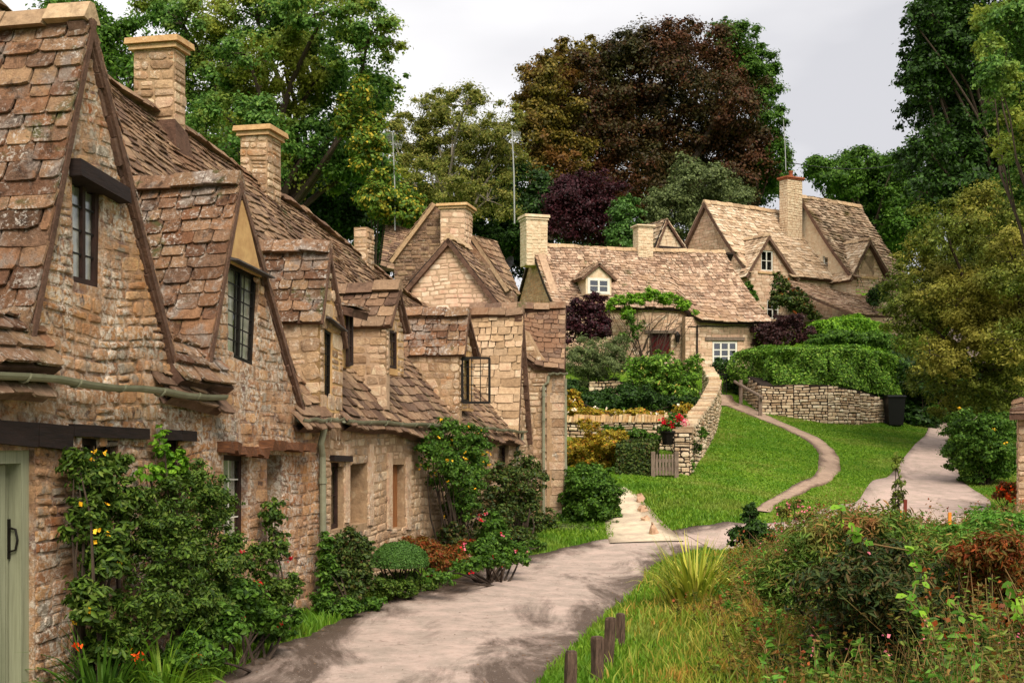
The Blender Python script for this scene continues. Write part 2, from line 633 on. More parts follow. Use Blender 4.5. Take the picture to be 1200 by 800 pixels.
def tiles(mb, S, c0, c1, wr, th, seed=1, mi=0, skip=None, jit=.12, lift=1.5, under=1, slabth=.09, res=(10, 6)):
    """stone slates over the surface S(s,t); t runs eaves -> ridge."""
    rg = random.Random(seed)
    Ls = (S(1, .5) - S(0, .5)).length
    Lt = (S(.5, 1) - S(.5, 0)).length

    def nrm(s, t):
        e = .01
        d = (S(min(s + e, 1), t) - S(max(s - e, 0), t)).cross(S(s, min(t + e, 1)) - S(s, max(t - e, 0)))
        d.normalize()
        return d if d.z > 0 else -d
    t = -.01
    while t < 1:
        cl = (c0 + (c1 - c0) * t) * rg.uniform(.88, 1.12)
        dt = cl / Lt
        s = -rg.random() * .15 / Ls * 0
        wrow = rg.uniform(.8, 1.2)
        kk = .6 + .4 * (1 - t)
        while s < 1:
            w_ = rg.uniform(*wr) * kk * wrow / Ls
            s1 = min(s + w_, 1)
            if 1 - s1 < .4 * wr[0] / Ls:
                s1 = 1
            sm = (s + s1) / 2
            if not (skip and skip(sm, t + dt / 2)):
                n = nrm(min(max(sm, .01), .99), min(max(t + dt / 2, .01), .99))
                tj = t + rg.uniform(-jit, jit) * dt
                te = min(t + dt * 1.35, 1.0)
                g = rg.uniform(.004, .012) / Ls
                sa, sb = s + g, s1 - g
                cw, ch = (sb - sa) * rg.uniform(.06, .2), dt * rg.uniform(.04, .22)
                cw2, ch2 = (sb - sa) * rg.uniform(.06, .2), dt * rg.uniform(.04, .22)
                thk = th * rg.uniform(.7, 1.4)
                up = th * lift * rg.uniform(.7, 1.5)
                dl = th * rg.uniform(-.35, .35)
                q = [(sa, tj + ch), (sa + cw, tj), (sb - cw2, tj), (sb, tj + ch2), (sb, te), (sa, te)]
                hh = [up - dl, up - dl, up + dl, up + dl, th * .45, th * .45]
                top = [S(x, y) + n * z for (x, y), z in zip(q, hh)]
                bot = [p - n * thk for p in top]
                mb.add(top + bot, [(0, 1, 2, 3, 4, 5), (0, 6, 7, 1), (1, 7, 8, 2), (2, 8, 9, 3), (3, 9, 10, 4), (5, 11, 6, 0)], mi)
            s = s1
        t += dt
    # the battened slab below
    nx, ny = res
    pts, faces = [], []
    for k in range(2):
        for j in range(ny + 1):
            for i in range(nx + 1):
                s_, t_ = i / nx, j / ny
                n = nrm(min(max(s_, .02), .98), min(max(t_, .02), .98))
                pts.append(S(s_, t_) - n * (.012 + slabth * k))
    q = (nx + 1) * (ny + 1)
    for j in range(ny):
        for i in range(nx):
            a = j * (nx + 1) + i
            if skip and skip((i + .5) / nx, (j + .5) / ny):
                continue
            faces.append((a, a + 1, a + nx + 2, a + nx + 1))
            faces.append((a + q, a + nx + 1 + q, a + nx + 2 + q, a + 1 + q))
    for i in range(nx):
        if not (skip and skip((i + .5) / nx, .5 / ny)):
            faces.append((i, i + q, i + 1 + q, i + 1))
        a = ny * (nx + 1) + i
        faces.append((a, a + 1, a + 1 + q, a + q))
    for j in range(ny):
        a = j * (nx + 1)
        faces.append((a, a + nx + 1, a + nx + 1 + q, a + q))
        a += nx
        faces.append((a, a + q, a + nx + 1 + q, a + nx + 1))
    mb.add(pts, faces, under)


def bil(p00, p10, p01, p11, sag=0.0, wob=0.0, ph=0.0):
    p00, p10, p01, p11 = map(Vector, (p00, p10, p01, p11))

    def S(s, t):
        v = (p00 * (1 - s) + p10 * s) * (1 - t) + (p01 * (1 - s) + p11 * s) * t
        v.z -= sag * math.sin(math.pi * t) + wob * math.sin(6 * s + ph) * math.sin(4 * t + ph)
        return v
    return S


def ridge_cap(parent, pts, w=.12, h=.085, seg=.34, mat='ridge', seed=1, name='ridge_capping'):
    rg = random.Random(seed)
    w0 = w
    mb = MB()
    for a, b in zip(pts[:-1], pts[1:]):
        a, b = Vector(a), Vector(b)
        L = (b - a).length
        n = max(1, round(L / seg))
        d = (b - a) / n
        side = d.cross(Vector((0, 0, 1))).normalized()
        for i in range(n):
            p, q = a + d * (i + .012), a + d * (i + .988)
            j = rg.uniform(-.022, .022)
            j2 = rg.uniform(-.022, .022)
            up = Vector((0, 0, 1))
            pr = []
            for o, jj in ((p, j), (q, j2)):
                w = w0 * rg.uniform(.88, 1.15)
                pr += [o - side * w + up * (-h * 1.1 + jj), o - side * w * .25 + up * (h * .5 + jj), o + side * w * .25 + up * (h * .5 + jj), o + side * w + up * (-h * 1.1 + jj), o + up * (-h * 1.2)]
            mb.add(pr, [(0, 1, 6, 5), (1, 2, 7, 6), (2, 3, 8, 7), (3, 4, 9, 8), (4, 0, 5, 9), (4, 3, 2, 1, 0), (5, 6, 7, 8, 9)])
    return mb.build(name, mat, parent)


def verge_stones(mb, fr, p, q, nf, seed, side, mi=1):
    """thin bedding stones and mortar showing under the slates along a verge"""
    rg = random.Random(seed * 3 + 1)
    p, q = Vector((p[0], p[1])), Vector((q[0], q[1]))
    L = (q - p).length
    d = (q - p) / L
    nn = Vector((-d.y, d.x))
    if nn.y > 0:
        nn = -nn
    x = 0
    while x < L:
        w_ = min(rg.uniform(.08, .22), L - x)
        t0, t1 = .045, .045 + rg.uniform(.025, .06)
        n1 = nf - rg.uniform(.012, .05)
        n0 = nf - .16
        a, b = p + d * (x + .004), p + d * (x + w_ - .004)
        j = [rg.uniform(-.006, .006) for _ in range(4)]
        lo0, lo1, hi0, hi1 = a + nn * (t1 + j[0]), b + nn * (t1 + j[1]), a + nn * (t0 + j[2]), b + nn * (t0 + j[3])
        mb.hexa([fr.W(lo0.x, lo0.y, n0), fr.W(lo1.x, lo1.y, n0), fr.W(lo1.x, lo1.y, n1), fr.W(lo0.x, lo0.y, n1),
                 fr.W(hi0.x, hi0.y, n0), fr.W(hi1.x, hi1.y, n0), fr.W(hi1.x, hi1.y, n1), fr.W(hi0.x, hi0.y, n1)], mi)
        x += w_


def gable_roof(parent, fr, L, A, R, nf, nb, mat, c=(.2, .15), wr=(.16, .34), th=.022, seed=1, left=True, right=True,
               cap=True, ovh=.05, capmat='ridge', slabth=.05, name='dormer_roof', nbL=None):
    """L, A, R = (a,z) of left foot, apex, right foot; from n=nf (front) to n=nb (back)."""
    mb = MB()
    out = []
    verge_stones(mb, fr, L, A, nf, seed, -1, 2)
    verge_stones(mb, fr, A, R, nf, seed + 1, 1)
    if left:
        d = Vector((L[0] - A[0], L[1] - A[1]))
        e = (L[0] + d.x * ovh, L[1] + d.y * ovh)
        # s from back to front on screen left to right
        S = bil(fr.W(e[0], e[1], nb), fr.W(e[0], e[1], nf), fr.W(A[0], A[1], nb), fr.W(A[0], A[1], nf), wob=.012, ph=seed)
        tiles(mb, S, c[0], c[1], wr, th, seed, 0, slabth=slabth)
    if right:
        d = Vector((R[0] - A[0], R[1] - A[1]))
        e = (R[0] + d.x * ovh, R[1] + d.y * ovh)
        S = bil(fr.W(e[0], e[1], nf), fr.W(e[0], e[1], nb), fr.W(A[0], A[1], nf), fr.W(A[0], A[1], nb), wob=.012, ph=seed)
        tiles(mb, S, c[0], c[1], wr, th, seed + 7, 0, slabth=slabth)
    o = mb.build(name, [mat, 'verge', 'ridge'], parent)
    if cap:
        ridge_cap(o, [fr.W(A[0], A[1] + .05, nb), fr.W(A[0], A[1] + .05, nf)], mat=capmat, seed=seed)
    return o


def window(parent, fr, TL, TR, BR, BL, inset=.14, fw=.045, nx=2, ny=3, bar=.012, mat='brown_frame', barmat=None, curtain=None, mull=None,
           name='window', curtain_gap=.25):
    """casement in the opening given by four (a,z) corners: frame, leading, glass and what hangs behind it."""
    def Q(s, t, n):
        a = (TL[0] * (1 - s) + TR[0] * s) * t + (BL[0] * (1 - s) + BR[0] * s) * (1 - t)
        z = (TL[1] * (1 - s) + TR[1] * s) * t + (BL[1] * (1 - s) + BR[1] * s) * (1 - t)
        return fr.W(a, z, n)
    mb = MB()
    Wd, Ht = abs(TR[0] - TL[0]), abs(TL[1] - BL[1])
    fs, ft = fw / Wd, fw / Ht
    n = -inset
    u = fr.n
    def bm(s0, t0, s1, t1, w_, dep, off=0, mi=0):
        p, q = Q(s0, t0, n + off), Q(s1, t1, n + off)
        mb.beam(p, q, w_, dep, up=u, mi=mi)
    bm(0, 1 - ft / 2, 1, 1 - ft / 2, fw, .034)
    bm(0, ft / 2, 1, ft / 2, fw, .034)
    bm(fs / 2, ft, fs / 2, 1 - ft, fw, .032)
    bm(1 - fs / 2, ft, 1 - fs / 2, 1 - ft, fw, .032)
    for m_ in (mull or []):
        bm(m_, ft, m_, 1 - ft, fw * .8, .03)
    o = mb.build(name, mat, parent)
    mb = MB()
    for i in range(1, nx):
        s_ = fs + (1 - 2 * fs) * i / nx
        p, q = Q(s_, ft, n + .004), Q(s_, 1 - ft, n + .004)
        mb.beam(p, q, bar, .007, up=u)
    for j in range(1, ny):
        t_ = ft + (1 - 2 * ft) * j / ny
        p, q = Q(fs, t_, n + .004), Q(1 - fs, t_, n + .004)
        mb.beam(p, q, bar, .006, up=u)
    if mb.v:
        mb.build('glazing_bar', barmat or mat, o)
    mb = MB()
    mb.hexa([Q(fs, ft, n - .012), Q(1 - fs, ft, n - .012), Q(1 - fs, 1 - ft, n - .012), Q(fs, 1 - ft, n - .012),
             Q(fs, ft, n - .006), Q(1 - fs, ft, n - .006), Q(1 - fs, 1 - ft, n - .006), Q(fs, 1 - ft, n - .006)])
    mb.build('pane', 'glass', o)
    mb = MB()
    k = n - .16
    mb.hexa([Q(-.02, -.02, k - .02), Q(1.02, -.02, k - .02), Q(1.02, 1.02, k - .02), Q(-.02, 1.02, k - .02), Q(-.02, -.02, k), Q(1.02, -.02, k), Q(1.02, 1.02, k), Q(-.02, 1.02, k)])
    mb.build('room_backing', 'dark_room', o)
    if curtain:
        mb = MB()
        for (s0, s1) in curtain:
            N = 14
            pts = []
            for i in range(N + 1):
                s_ = s0 + (s1 - s0) * i / N
                dd = .014 * math.sin(i * 1.9)
                pts += [Q(s_, .03, n - .045 + dd), Q(s_, .98, n - .045 + dd)]
            mb.add(pts, [(2 * i, 2 * i + 2, 2 * i + 3, 2 * i + 1) for i in range(N)])
        mb.build('curtain', 'curtain', o)
    return o


def rect(fr, x0, y0, x1, y1, n=0):
    """four (a,z) corners TL TR BR BL of a pixel-measured upright rectangle on a wall"""
    return fr.R(x0, y0, n), fr.R(x1, y0, n), fr.R(x1, y1, n), fr.R(x0, y1, n)


def quad(fr, pts, n=0):
    return tuple(fr.R(x, y, n) for x, y in pts)


def lintel(parent, fr, p, q, h, proud=.06, dep=.2, mat='oak_dark', name='lintel', jit=.0, seg=1, rg=random.Random(5)):
    mb = MB()
    for k in range(seg):
        a = (p[0] + (q[0] - p[0]) * k / seg, p[1] + (q[1] - p[1]) * k / seg)
        b = (p[0] + (q[0] - p[0]) * (k + 1) / seg, p[1] + (q[1] - p[1]) * (k + 1) / seg)
        j = [rg.uniform(-jit, jit) for _ in range(8)]
        x0, x1 = proud - dep, proud
        mb.hexa([fr.W(a[0], a[1] - h + j[0], x0), fr.W(b[0], b[1] - h + j[1], x0), fr.W(b[0], b[1] - h + j[2], x1 + j[2]), fr.W(a[0], a[1] - h + j[3], x1 + j[3]),
                 fr.W(a[0], a[1] + j[4], x0), fr.W(b[0], b[1] + j[5], x0), fr.W(b[0], b[1] + j[6], x1 + j[6]), fr.W(a[0], a[1] + j[7], x1 + j[7])])
    return mb.build(name, mat, parent)


def chimney(parent, fr, a0, a1, n0, n1, zb, zt, mats=('mortar_mid', 'wall_mid'), cap=True, flare=0, seed=3, capmat='coping', caph=.14, course=(.09, .16), pot=False, name='chimney'):
    """stack between coordinates a0..a1 and n1..n0 (n0 = front)"""
    mb = MB()
    p1 = Frame(fr.W(0, 0, n0), fr.a, fr.n)
    slab(mb, p1, [(a0, zb), (a1, zb), (a1, zt), (a0, zt)], [], n0 - n1)
    kw = dict(course=course, width=(.14, .34), prot=(.008, .03), seed=seed)
    stones(mb, p1, [(a0, zb), (a1, zb), (a1, zt), (a0, zt)], [], **kw)
    p2 = Frame(fr.W(a0, 0, 0), fr.n, -fr.a)
    stones(mb, p2, [(n1, zb), (n0, zb), (n0, zt), (n1, zt)], [], **kw)
    p3 = Frame(fr.W(a1, 0, 0), fr.n, fr.a)
    stones(mb, p3, [(n1, zb), (n0, zb), (n0, zt), (n1, zt)], [], **kw)
    o = mb.build(name, list(mats), parent)
    if cap:
        mb = MB()
        for (e, z0, z1) in ((.05, zt, zt + caph * .45), (.09, zt + caph * .45 + .003, zt + caph)):
            x0, x1, y0, y1 = a0 - e, a1 + e, n1 - e, n0 + e
            mb.hexa([fr.W(x0, z0, y0), fr.W(x1, z0, y0), fr.W(x1, z0, y1), fr.W(x0, z0, y1), fr.W(x0 + .01, z1, y0 + .01), fr.W(x1 - .01, z1, y0 + .01), fr.W(x1 - .01, z1, y1 - .01), fr.W(x0 + .01, z1, y1 - .01)])
        mb.build('chimney_cap', capmat, o)
    if flare:
        mb = MB()
        rg = random.Random(seed)
        x0, x1, y0, y1 = a0, a1, n1, n0
        f = flare
        mb.hexa([fr.W(x0 - f, zb, y0 - f), fr.W(x1 + f, zb, y0 - f), fr.W(x1 + f, zb, y1 + f), fr.W(x0 - f, zb, y1 + f),
                 fr.W(x0 - .02, zb + .55, y0 - .02), fr.W(x1 + .02, zb + .45, y0 - .02), fr.W(x1 + .02, zb + .45, y1 + .02), fr.W(x0 - .02, zb + .55, y1 + .02)])
        mb.build('mortar_fillet', 'verge', o)
    if pot:
        mb = MB()
        ct = fr.W((a0 + a1) / 2, zt + caph, (n0 + n1) / 2)
        mb.lathe(ct, [(.11, 0), (.1, .05), (.09, .25), (.11, .27), (.11, .31), (.07, .31)])
        mb.build('chimney_pot', 'pot', o, smooth=True)
    return o

# ------------------------------------------------------------------ foliage
def unit(a):
    return a / np.maximum(np.linalg.norm(a, axis=1, keepdims=True), 1e-6)


def leaf_mesh(C, Nn, size, rng, asp=.5, six=False, T=None, fold=.18):
    n = len(C)
    Nn = unit(Nn)
    R = rng.normal(size=(n, 3)) if T is None else T
    t = unit(R - Nn * (R * Nn).sum(1, keepdims=True))
    b = np.cross(Nn, t)
    s = size[:, None]
    w_ = s * asp * rng.uniform(.75, 1.25, (n, 1))
    up = Nn * s * fold
    if not six:
        V = np.stack([C - t * s * .5, C + b * w_ * .5 + up * .5, C + t * s * .5 - up * .4, C - b * w_ * .5 + up * .5], 1).reshape(-1, 3)
        F_ = np.arange(n * 4).reshape(n, 4)
        return V, [F_]
    V = np.stack([C - t * s * .5, C - t * s * .15 + b * w_ * .5 + up * .5, C + t * s * .25 + b * w_ * .36 + up * .4, C + t * s * .55 - up * .5,
                  C + t * s * .25 - b * w_ * .36 + up * .4, C - t * s * .15 - b * w_ * .5 + up * .5], 1).reshape(-1, 3)
    i = np.arange(n)[:, None] * 6
    F_ = np.concatenate([i + np.array([0, 1, 2, 3]), i + np.array([0, 3, 4, 5])], 1).reshape(-1, 4)
    return V, [F_]


def crown_pts(blobs, n, sub, rng, subr=.34, inner=.15, low=-.6, flat=.62, hole=0, dens=1.7):
    B = np.array([[*b[0], *(b[1] if hasattr(b[1], '__len__') else (b[1],) * 3)] for b in blobs], dtype=float)
    wgt = (B[:, 3] * B[:, 5]) ** .9
    wgt /= wgt.sum()
    per = np.maximum((wgt * sub * dens * len(B)).astype(int), 5)
    sc, sr, sd = [], [], []
    for k, b in enumerate(B):
        m = per[k]
        d = unit(rng.normal(size=(m * 3, 3)))
        d = d[d[:, 2] > low - .3 * rng.random(len(d))][:m]
        rr = rng.uniform(.55, 1.08, (len(d), 1))
        sc.append(b[:3] + d * b[3:] * rr)
        sr.append(np.full(len(d), b[3:].mean() * subr) * rng.uniform(.35, 1.3, len(d)))
        sd.append(d)
    sc, sr, sd = np.concatenate(sc), np.concatenate(sr), np.concatenate(sd)
    pw = sr ** 2
    pw /= pw.sum()
    ni = int(n * inner)
    idx = rng.choice(len(sc), n - ni, p=pw)
    o = unit(rng.normal(size=(n - ni, 3)))
    r = np.abs(rng.normal(size=(n - ni, 1))) * .52 + .25 * rng.random((n - ni, 1))
    r = np.minimum(r, 1.35 + .15 * rng.random((n - ni, 1)))
    off = o * r * sr[idx][:, None]
    off[:, 2] *= flat
    C = sc[idx] + off
    Nn = o * .55 + sd[idx] * .45 + np.array([0, 0, .55]) + rng.normal(size=o.shape) * .45
    kb = rng.choice(len(B), ni, p=wgt)
    o2 = unit(rng.normal(size=(ni, 3))) * rng.random((ni, 1)) ** .4 * .85
    C2 = B[kb, :3] + o2 * B[kb, 3:]
    N2 = rng.normal(size=(ni, 3)) + np.array([0, 0, .5])
    return np.concatenate([C, C2]), np.concatenate([Nn, N2]), sc


def foliage(name, parent, blobs, n, size, mat, seed=1, sub=14, asp=.55, six=False, loc=None, droop=0, **kw):
    rng = np.random.default_rng(seed)
    C, Nn, sc = crown_pts(blobs, n, sub, rng, **kw)
    s = size * rng.uniform(.6, 1.35, len(C))
    T = None
    if droop:
        T = rng.normal(size=C.shape) * .6 + np.array([0, 0, -droop])
    V, F_ = leaf_mesh(C, Nn, s, rng, asp, six, T)
    o = link(name, V, F_, mat, parent=parent, loc=loc)
    return o, sc


def pxblobs(lst, Y, dy=0.0, seed=0, depth=1.0):
    """lst of (px,py,rx,rz[,dY]) measured in px at distance Y -> world ellipsoids with real depth"""
    rg = random.Random(seed)
    r = []
    for b in lst:
        y = Y + (b[4] if len(b) > 4 else rg.uniform(-dy, dy))
        k = y / F
        r.append((tuple(P(b[0], b[1], y)), (b[2] * k, (b[2] + b[3]) / 2 * k * depth, b[3] * k)))
    return r


def scatter_blobs(px0, py0, px1, py1, Y, n, rpx, seed=0, dy=3, ell=True, top=None):
    rg = random.Random(seed)
    out = []
    cx, cy, rx, ry = (px0 + px1) / 2, (py0 + py1) / 2, (px1 - px0) / 2, (py1 - py0) / 2
    k = 0
    while len(out) < n and k < 9999:
        k += 1
        x, y = rg.uniform(-1, 1), rg.uniform(-1, 1)
        if ell and x * x + y * y > 1:
            continue
        r = rpx * rg.uniform(.7, 1.3)
        out.append((cx + x * max(rx - r, 1), cy + y * max(ry - r, 1), r * rg.uniform(1, 1.3), r, rg.uniform(-dy, dy)))
    return out


def limb(mb, p, q, r0, r1, rg, n=6, bend=.12, seg=5):
    p, q = Vector(p), Vector(q)
    L = (q - p).length
    pts, rad = [], []
    off = Vector((rg.uniform(-1, 1), rg.uniform(-1, 1), rg.uniform(-.3, 1))) * L * bend
    for i in range(seg + 1):
        t = i / seg
        pts.append(p.lerp(q, t) + off * math.sin(math.pi * t) + Vector((rg.uniform(-1, 1), rg.uniform(-1, 1), 0)) * L * .012 * (0 < i < seg))
        rad.append(r0 + (r1 - r0) * t)
    mb.tube(pts, rad, n)
    return pts


def tree(name, label, blobs, base, n, leaf, mat, bark='bark', trunk_r=.3, seed=1, group='trees on the hillside', cat='tree', sub=16, twigs=14, asp=.6,
         fork=.45, six=False, **kw):
    rg = random.Random(seed)
    base = Vector(base)
    t = thing(name, label, cat, base, group)
    top = Vector((0, 0, 0))
    for b in blobs:
        top += Vector(b[0])
    top /= len(blobs)
    zt = max(b[0][2] + b[1][2] * .3 for b in blobs)
    mb = MB()
    f = base.lerp(Vector((top.x, top.y, top.z)), fork)
    limb(mb, base - Vector((0, 0, .4)), f, trunk_r, trunk_r * .72, rg, 10, .04, 6)
    ends = []
    for b in sorted(blobs, key=lambda q: q[0][2]):
        e = Vector(b[0])
        r = trunk_r * .38 * min(1, b[1][0] / 2.5 + .25)
        st = f if e.z > f.z else base.lerp(f, .85)
        limb(mb, st, e, r, r * .35, rg, 6, .1, 6)
        ends.append((e, b, r * .4))
    kw['subr'] = kw.get('subr', .34) + .05
    fo, sc = foliage('crown', t, blobs, int(n * 1.9), leaf * .82, mat, seed, sub, asp, six, **kw)
    if twigs:
        idx = list(range(len(sc)))
        rg.shuffle(idx)
        for i in idx[:twigs * 6]:
            q = Vector(sc[i])
            e, b, r = min(ends, key=lambda k: (k[0] - q).length)
            limb(mb, e, q, max(r * .8, .02), max(r * .2, .008), rg, 4, .08, 3)
    mb.build('trunk', bark, t)
    return t


def blades(name, pts, h, wd, mat, seed=1, lean=.45, parent=None, loc=None, kind=None, seg=2):
    rng = np.random.default_rng(seed)
    n = len(pts)
    h = np.asarray(h) * np.ones(n)
    ang = rng.uniform(0, 2 * np.pi, n)
    d = np.stack([np.cos(ang), np.sin(ang), np.zeros(n)], 1)
    a2 = rng.uniform(0, 2 * np.pi, n)
    s = np.stack([np.cos(a2), np.sin(a2), np.zeros(n)], 1) * (np.asarray(wd) * rng.uniform(.7, 1.3, n))[:, None] * .5
    ln = (lean * rng.uniform(.2, 1.3, n) * h)[:, None]
    up = np.array([0, 0, 1.0])
    p0 = pts - up * .02
    p1 = pts + up * (h * .55)[:, None] + d * ln * .3
    p2 = pts + up * (h * rng.uniform(.8, 1, n))[:, None] + d * ln
    V = np.stack([p0 - s, p0 + s, p1 + s * .8, p1 - s * .8, p2], 1).reshape(-1, 3)
    i = np.arange(n)[:, None] * 5
    o = link(name, V, [i + np.array([0, 1, 2, 3]), i + np.array([3, 2, 4])], mat, parent=parent, loc=loc)
    if kind:
        o['kind'] = kind
    return o


M['lf_green'] = leafm('leaves_mid_green', ['1d3510', '2e4f16', '3e641c', '4d7426', '27430f', '608634'], .35)
M['lf_dark'] = leafm('leaves_dark_green', ['14260c', '1c3411', '284516', '335419', '1a2e0e'], .25)
M['lf_bright'] = leafm('leaves_bright_green', ['335a12', '4a7a1a', '649426', '7eac34', '3f6a16'], .4)
M['lf_ash'] = leafm('leaves_ash', ['24421a', '365c22', '48702c', '5c853a', '2c4c1c', '729648'], .38, patch=['8a9438'], pscale=.35)
M['lf_willow'] = leafm('leaves_birch', ['4a5a24', '62702e', '7a8440', '3e4e20', '8c8a48', '54662a'], .38)
M['lf_beech'] = leafm('leaves_copper', ['2c2614', '40321c', '50321e', '3c4020', '643a22', '303216', '564e24', '3a2a18'], .2, patch=['5e3820', '38421c'], pscale=.16, gain=.85)
M['lf_olive'] = leafm('leaves_olive_brown', ['4a4a18', '5e5c1e', '767028', '3a3a14', '8a7a34', '545818'], .3, gain=1.05, patch=['6a4420'], pscale=.3)
M['lf_yolive'] = leafm('leaves_yellow_olive', ['3c4c18', '4e601e', '667428', '2e4014', '6a7c34', '4a6220'], .3, patch=['88863a'], pscale=.35, gain=1.45)
M['lf_purple'] = leafm('leaves_purple', ['2a121a', '3c1a22', '4e222c', '1e0e14', '4c2630'], .15, gain=.8)
M['lf_plum'] = leafm('leaves_plum_brown', ['2a1a1a', '3c2424', '4a2c2c', '221616', '4c3030'], .15, gain=.85)
M['lf_hedge'] = leafm('leaves_privet', ['2c4a14', '3e641c', '527e26', '6a9632', '243e10', '86aa44'], .3)
M['lf_box'] = leafm('leaves_box', ['2a4a1c', '3a5e26', '4a7030', '223e16'], .2)
M['lf_grey'] = leafm('leaves_grey_green', ['3c4c2c', '4e6038', '647548', '2f3e22'], .25)
M['lf_gold'] = leafm('leaves_golden', ['6a6a1c', '8c8424', 'a89a30', '5a5c1a', '786a24', 'b87c30'], .35)
M['lf_autumn'] = leafm('leaves_russet', ['5c3018', '7a3c1e', '4a4a1c', '8a4824', '3e4a18', '6a5424'], .3)
M['lf_ivy'] = leafm('leaves_ivy', ['1c2c10', '283c16', '38501e', '4a5c26', '3c2c18'], .2)
M['grass'] = leafm('grass_blades', ['3e6014', '4c741a', '5c8422', '6c9028', '466c1a', '7c9a38'], .35, patch=['72803a', '44701a'], pscale=.45, gain=1.45)
M['grass_long'] = leafm('rank_grass', ['4c7018', '66842a', '84943c', 'a09a48', '3e6414', 'b08c48'], .35, patch=['a07038', '567c1c'], pscale=.9)
M['weeds'] = leafm('meadow_weeds', ['33521a', '486624', '5c7430', '74803a', '8a6a3c', '2a4414', '50702a', '6c8c36', '3e6420'], .3, patch=['84583a', '3c5c1c'], pscale=1.1)
M['weeds_dark'] = leafm('dark_green_weeds', ['1a2c10', '24381a', '32461c', '3e4a20', '4a3a20', '1e3012'], .25)  # darker greens and browns than the meadow weeds
M['phorm'] = leafm('striped_blade', ['5e7420', '869430', 'aab048', '46621a', '769024', 'c0bc60'], .35)
M['fl_yellow'] = leafm('petal_yellow', ['e0b420', 'e8c838', 'd8a018'], .3)
M['fl_red'] = leafm('petal_red', ['a81828', 'c02030', '901420'], .3)
M['fl_orange'] = leafm('petal_orange', ['e04818', 'e86024', 'd03810'], .3)
M['fl_pink'] = leafm('petal_pink', ['c86888', 'd88898', 'b85878'], .3)
M['fl_white'] = leafm('petal_white', ['e0dccc', 'ece8dc'], .3)
M['lf_ygreen'] = leafm('leaves_yellowing_green', ['34521a', '4a6a22', '5e7e2c', '3c5a1c', 'b0a038', '6c8a34', '456420', '2c4a16'], .35)
M['herb'] = leafm('broad_herb_leaves', ['3c6a20', '4c7e2a', '5e9034', '345c1c', '74a040'], .35)
M['straw'] = leafm('straw_stalks', ['8a7848', 'a89058', '6c7838', 'b89c64', '8c6040', '587030'], .25, gain=1.0)
M['lf_litter'] = leafm('fallen_leaves', ['5c4430', '7a5c3c', '4a3a2c', '8c744c', '6a5a44'], .1, gain=1.0)
M['fl_gold'] = leafm('petal_pale_yellow', ['c8c060', 'd8d078', 'b8b850'], .3, gain=1.0)
M['lf_deep'] = leafm('leaves_deep_olive', ['26400f', '34521a', '466420', '587828', '1e340e', '6c8438'], .25, gain=1.15)

# ------------------------------------------------------------------ ground
CTRL = []


def cp(x, y, z):
    CTRL.append((x, y, z))


def cpx(px, py, Y):
    v = P(px, py, Y)
    CTRL.append((v.x, v.y, v.z))


for a in ((-3, 4, 0), (0, 2, 0), (0, 6, 0), (3, 4, -.25), (7, 8, -.3), (-2.5, 9, 0), (0, 10, 0), (-1.8, 13, 0), (1, 13, 0), (-.6, 18, 0), (1.8, 18, 0), (.4, 21, .05),
          (1.1, 24.3, .26), (2.4, 22, .18), (5, 14, -.25), (4, 19, -.1), (7, 20, -.1), (8, 14, -.3), (-11, 10, .9), (-9, 20, 2.2), (-12, 30, 4), (-30, 20, 6), (-25, 50, 9),
          (-8, 42, 5.5), (-3, 34, 2.6), (-2, 45, 4.2), (12, 20, -.2), (20, 20, -.5), (25, 35, 3), (-12, -10, .5), (10, -10, -.5), (40, -10, 0), (-40, -10, 6), (60, 30, 4),
          (10, 90, 12), (-15, 80, 11), (40, 85, 12), (80, 60, 8), (-70, 60, 12), (0, 130, 14), (60, 130, 14), (-60, 130, 14), (0, 65, 7.5), (25, 55, 7), (-1.2, 26, .5), (30, 70, 11)):
    cp(*a)
for a in ((760, 622, 22.8), (830, 625, 22.7), (760, 575, 26), (790, 562, 28), (830, 512, 36), (838, 478, 44), (930, 520, 36), (975, 555, 30.5), (905, 585, 26), (970, 500, 42),
          (1040, 500, 43.5), (1060, 522, 38), (1000, 590, 28.5), (1030, 560, 33), (1100, 512, 43), (1108, 500, 47), (700, 532, 31), (740, 470, 40), (745, 445, 47), (1150, 565, 32),
          (1190, 600, 25), (960, 462, 47), (960, 385, 57), (1040, 390, 57), (870, 440, 50), (890, 487, 43), (1160, 520, 40), (1110, 555, 33), (1160, 490, 50)):
    cpx(*a)
_c = np.array(CTRL)


def _phi(r2):
    return np.sqrt(r2 + 2.0)


_A = _phi(((_c[:, None, :2] - _c[None, :, :2]) ** 2).sum(2)) - np.eye(len(_c)) * .25
_w = np.linalg.solve(_A, _c[:, 2] - 3.0)


def gz(x, y):
    x, y = np.asarray(x, float), np.asarray(y, float)
    sh = x.shape
    x, y = x.ravel(), y.ravel()
    out = np.empty(len(x))
    for i in range(0, len(x), 20000):
        r2 = (x[i:i + 20000, None] - _c[:, 0]) ** 2 + (y[i:i + 20000, None] - _c[:, 1]) ** 2
        out[i:i + 20000] = _phi(r2) @ _w + 3.0
    d = np.sqrt(x ** 2 + y ** 2)
    out = np.where(d > 150, out * np.exp(-((d - 150) / 200.0) ** 2 * .2) + 0, out)
    out = np.minimum(out, 34)
    return out.reshape(sh)


def g1(x, y):
    return float(gz([x], [y])[0])


def G(px, Y):
    """ground point at picture column px and distance Y"""
    x = (px - CX) * Y / F
    return Vector((x, Y, g1(x, Y)))


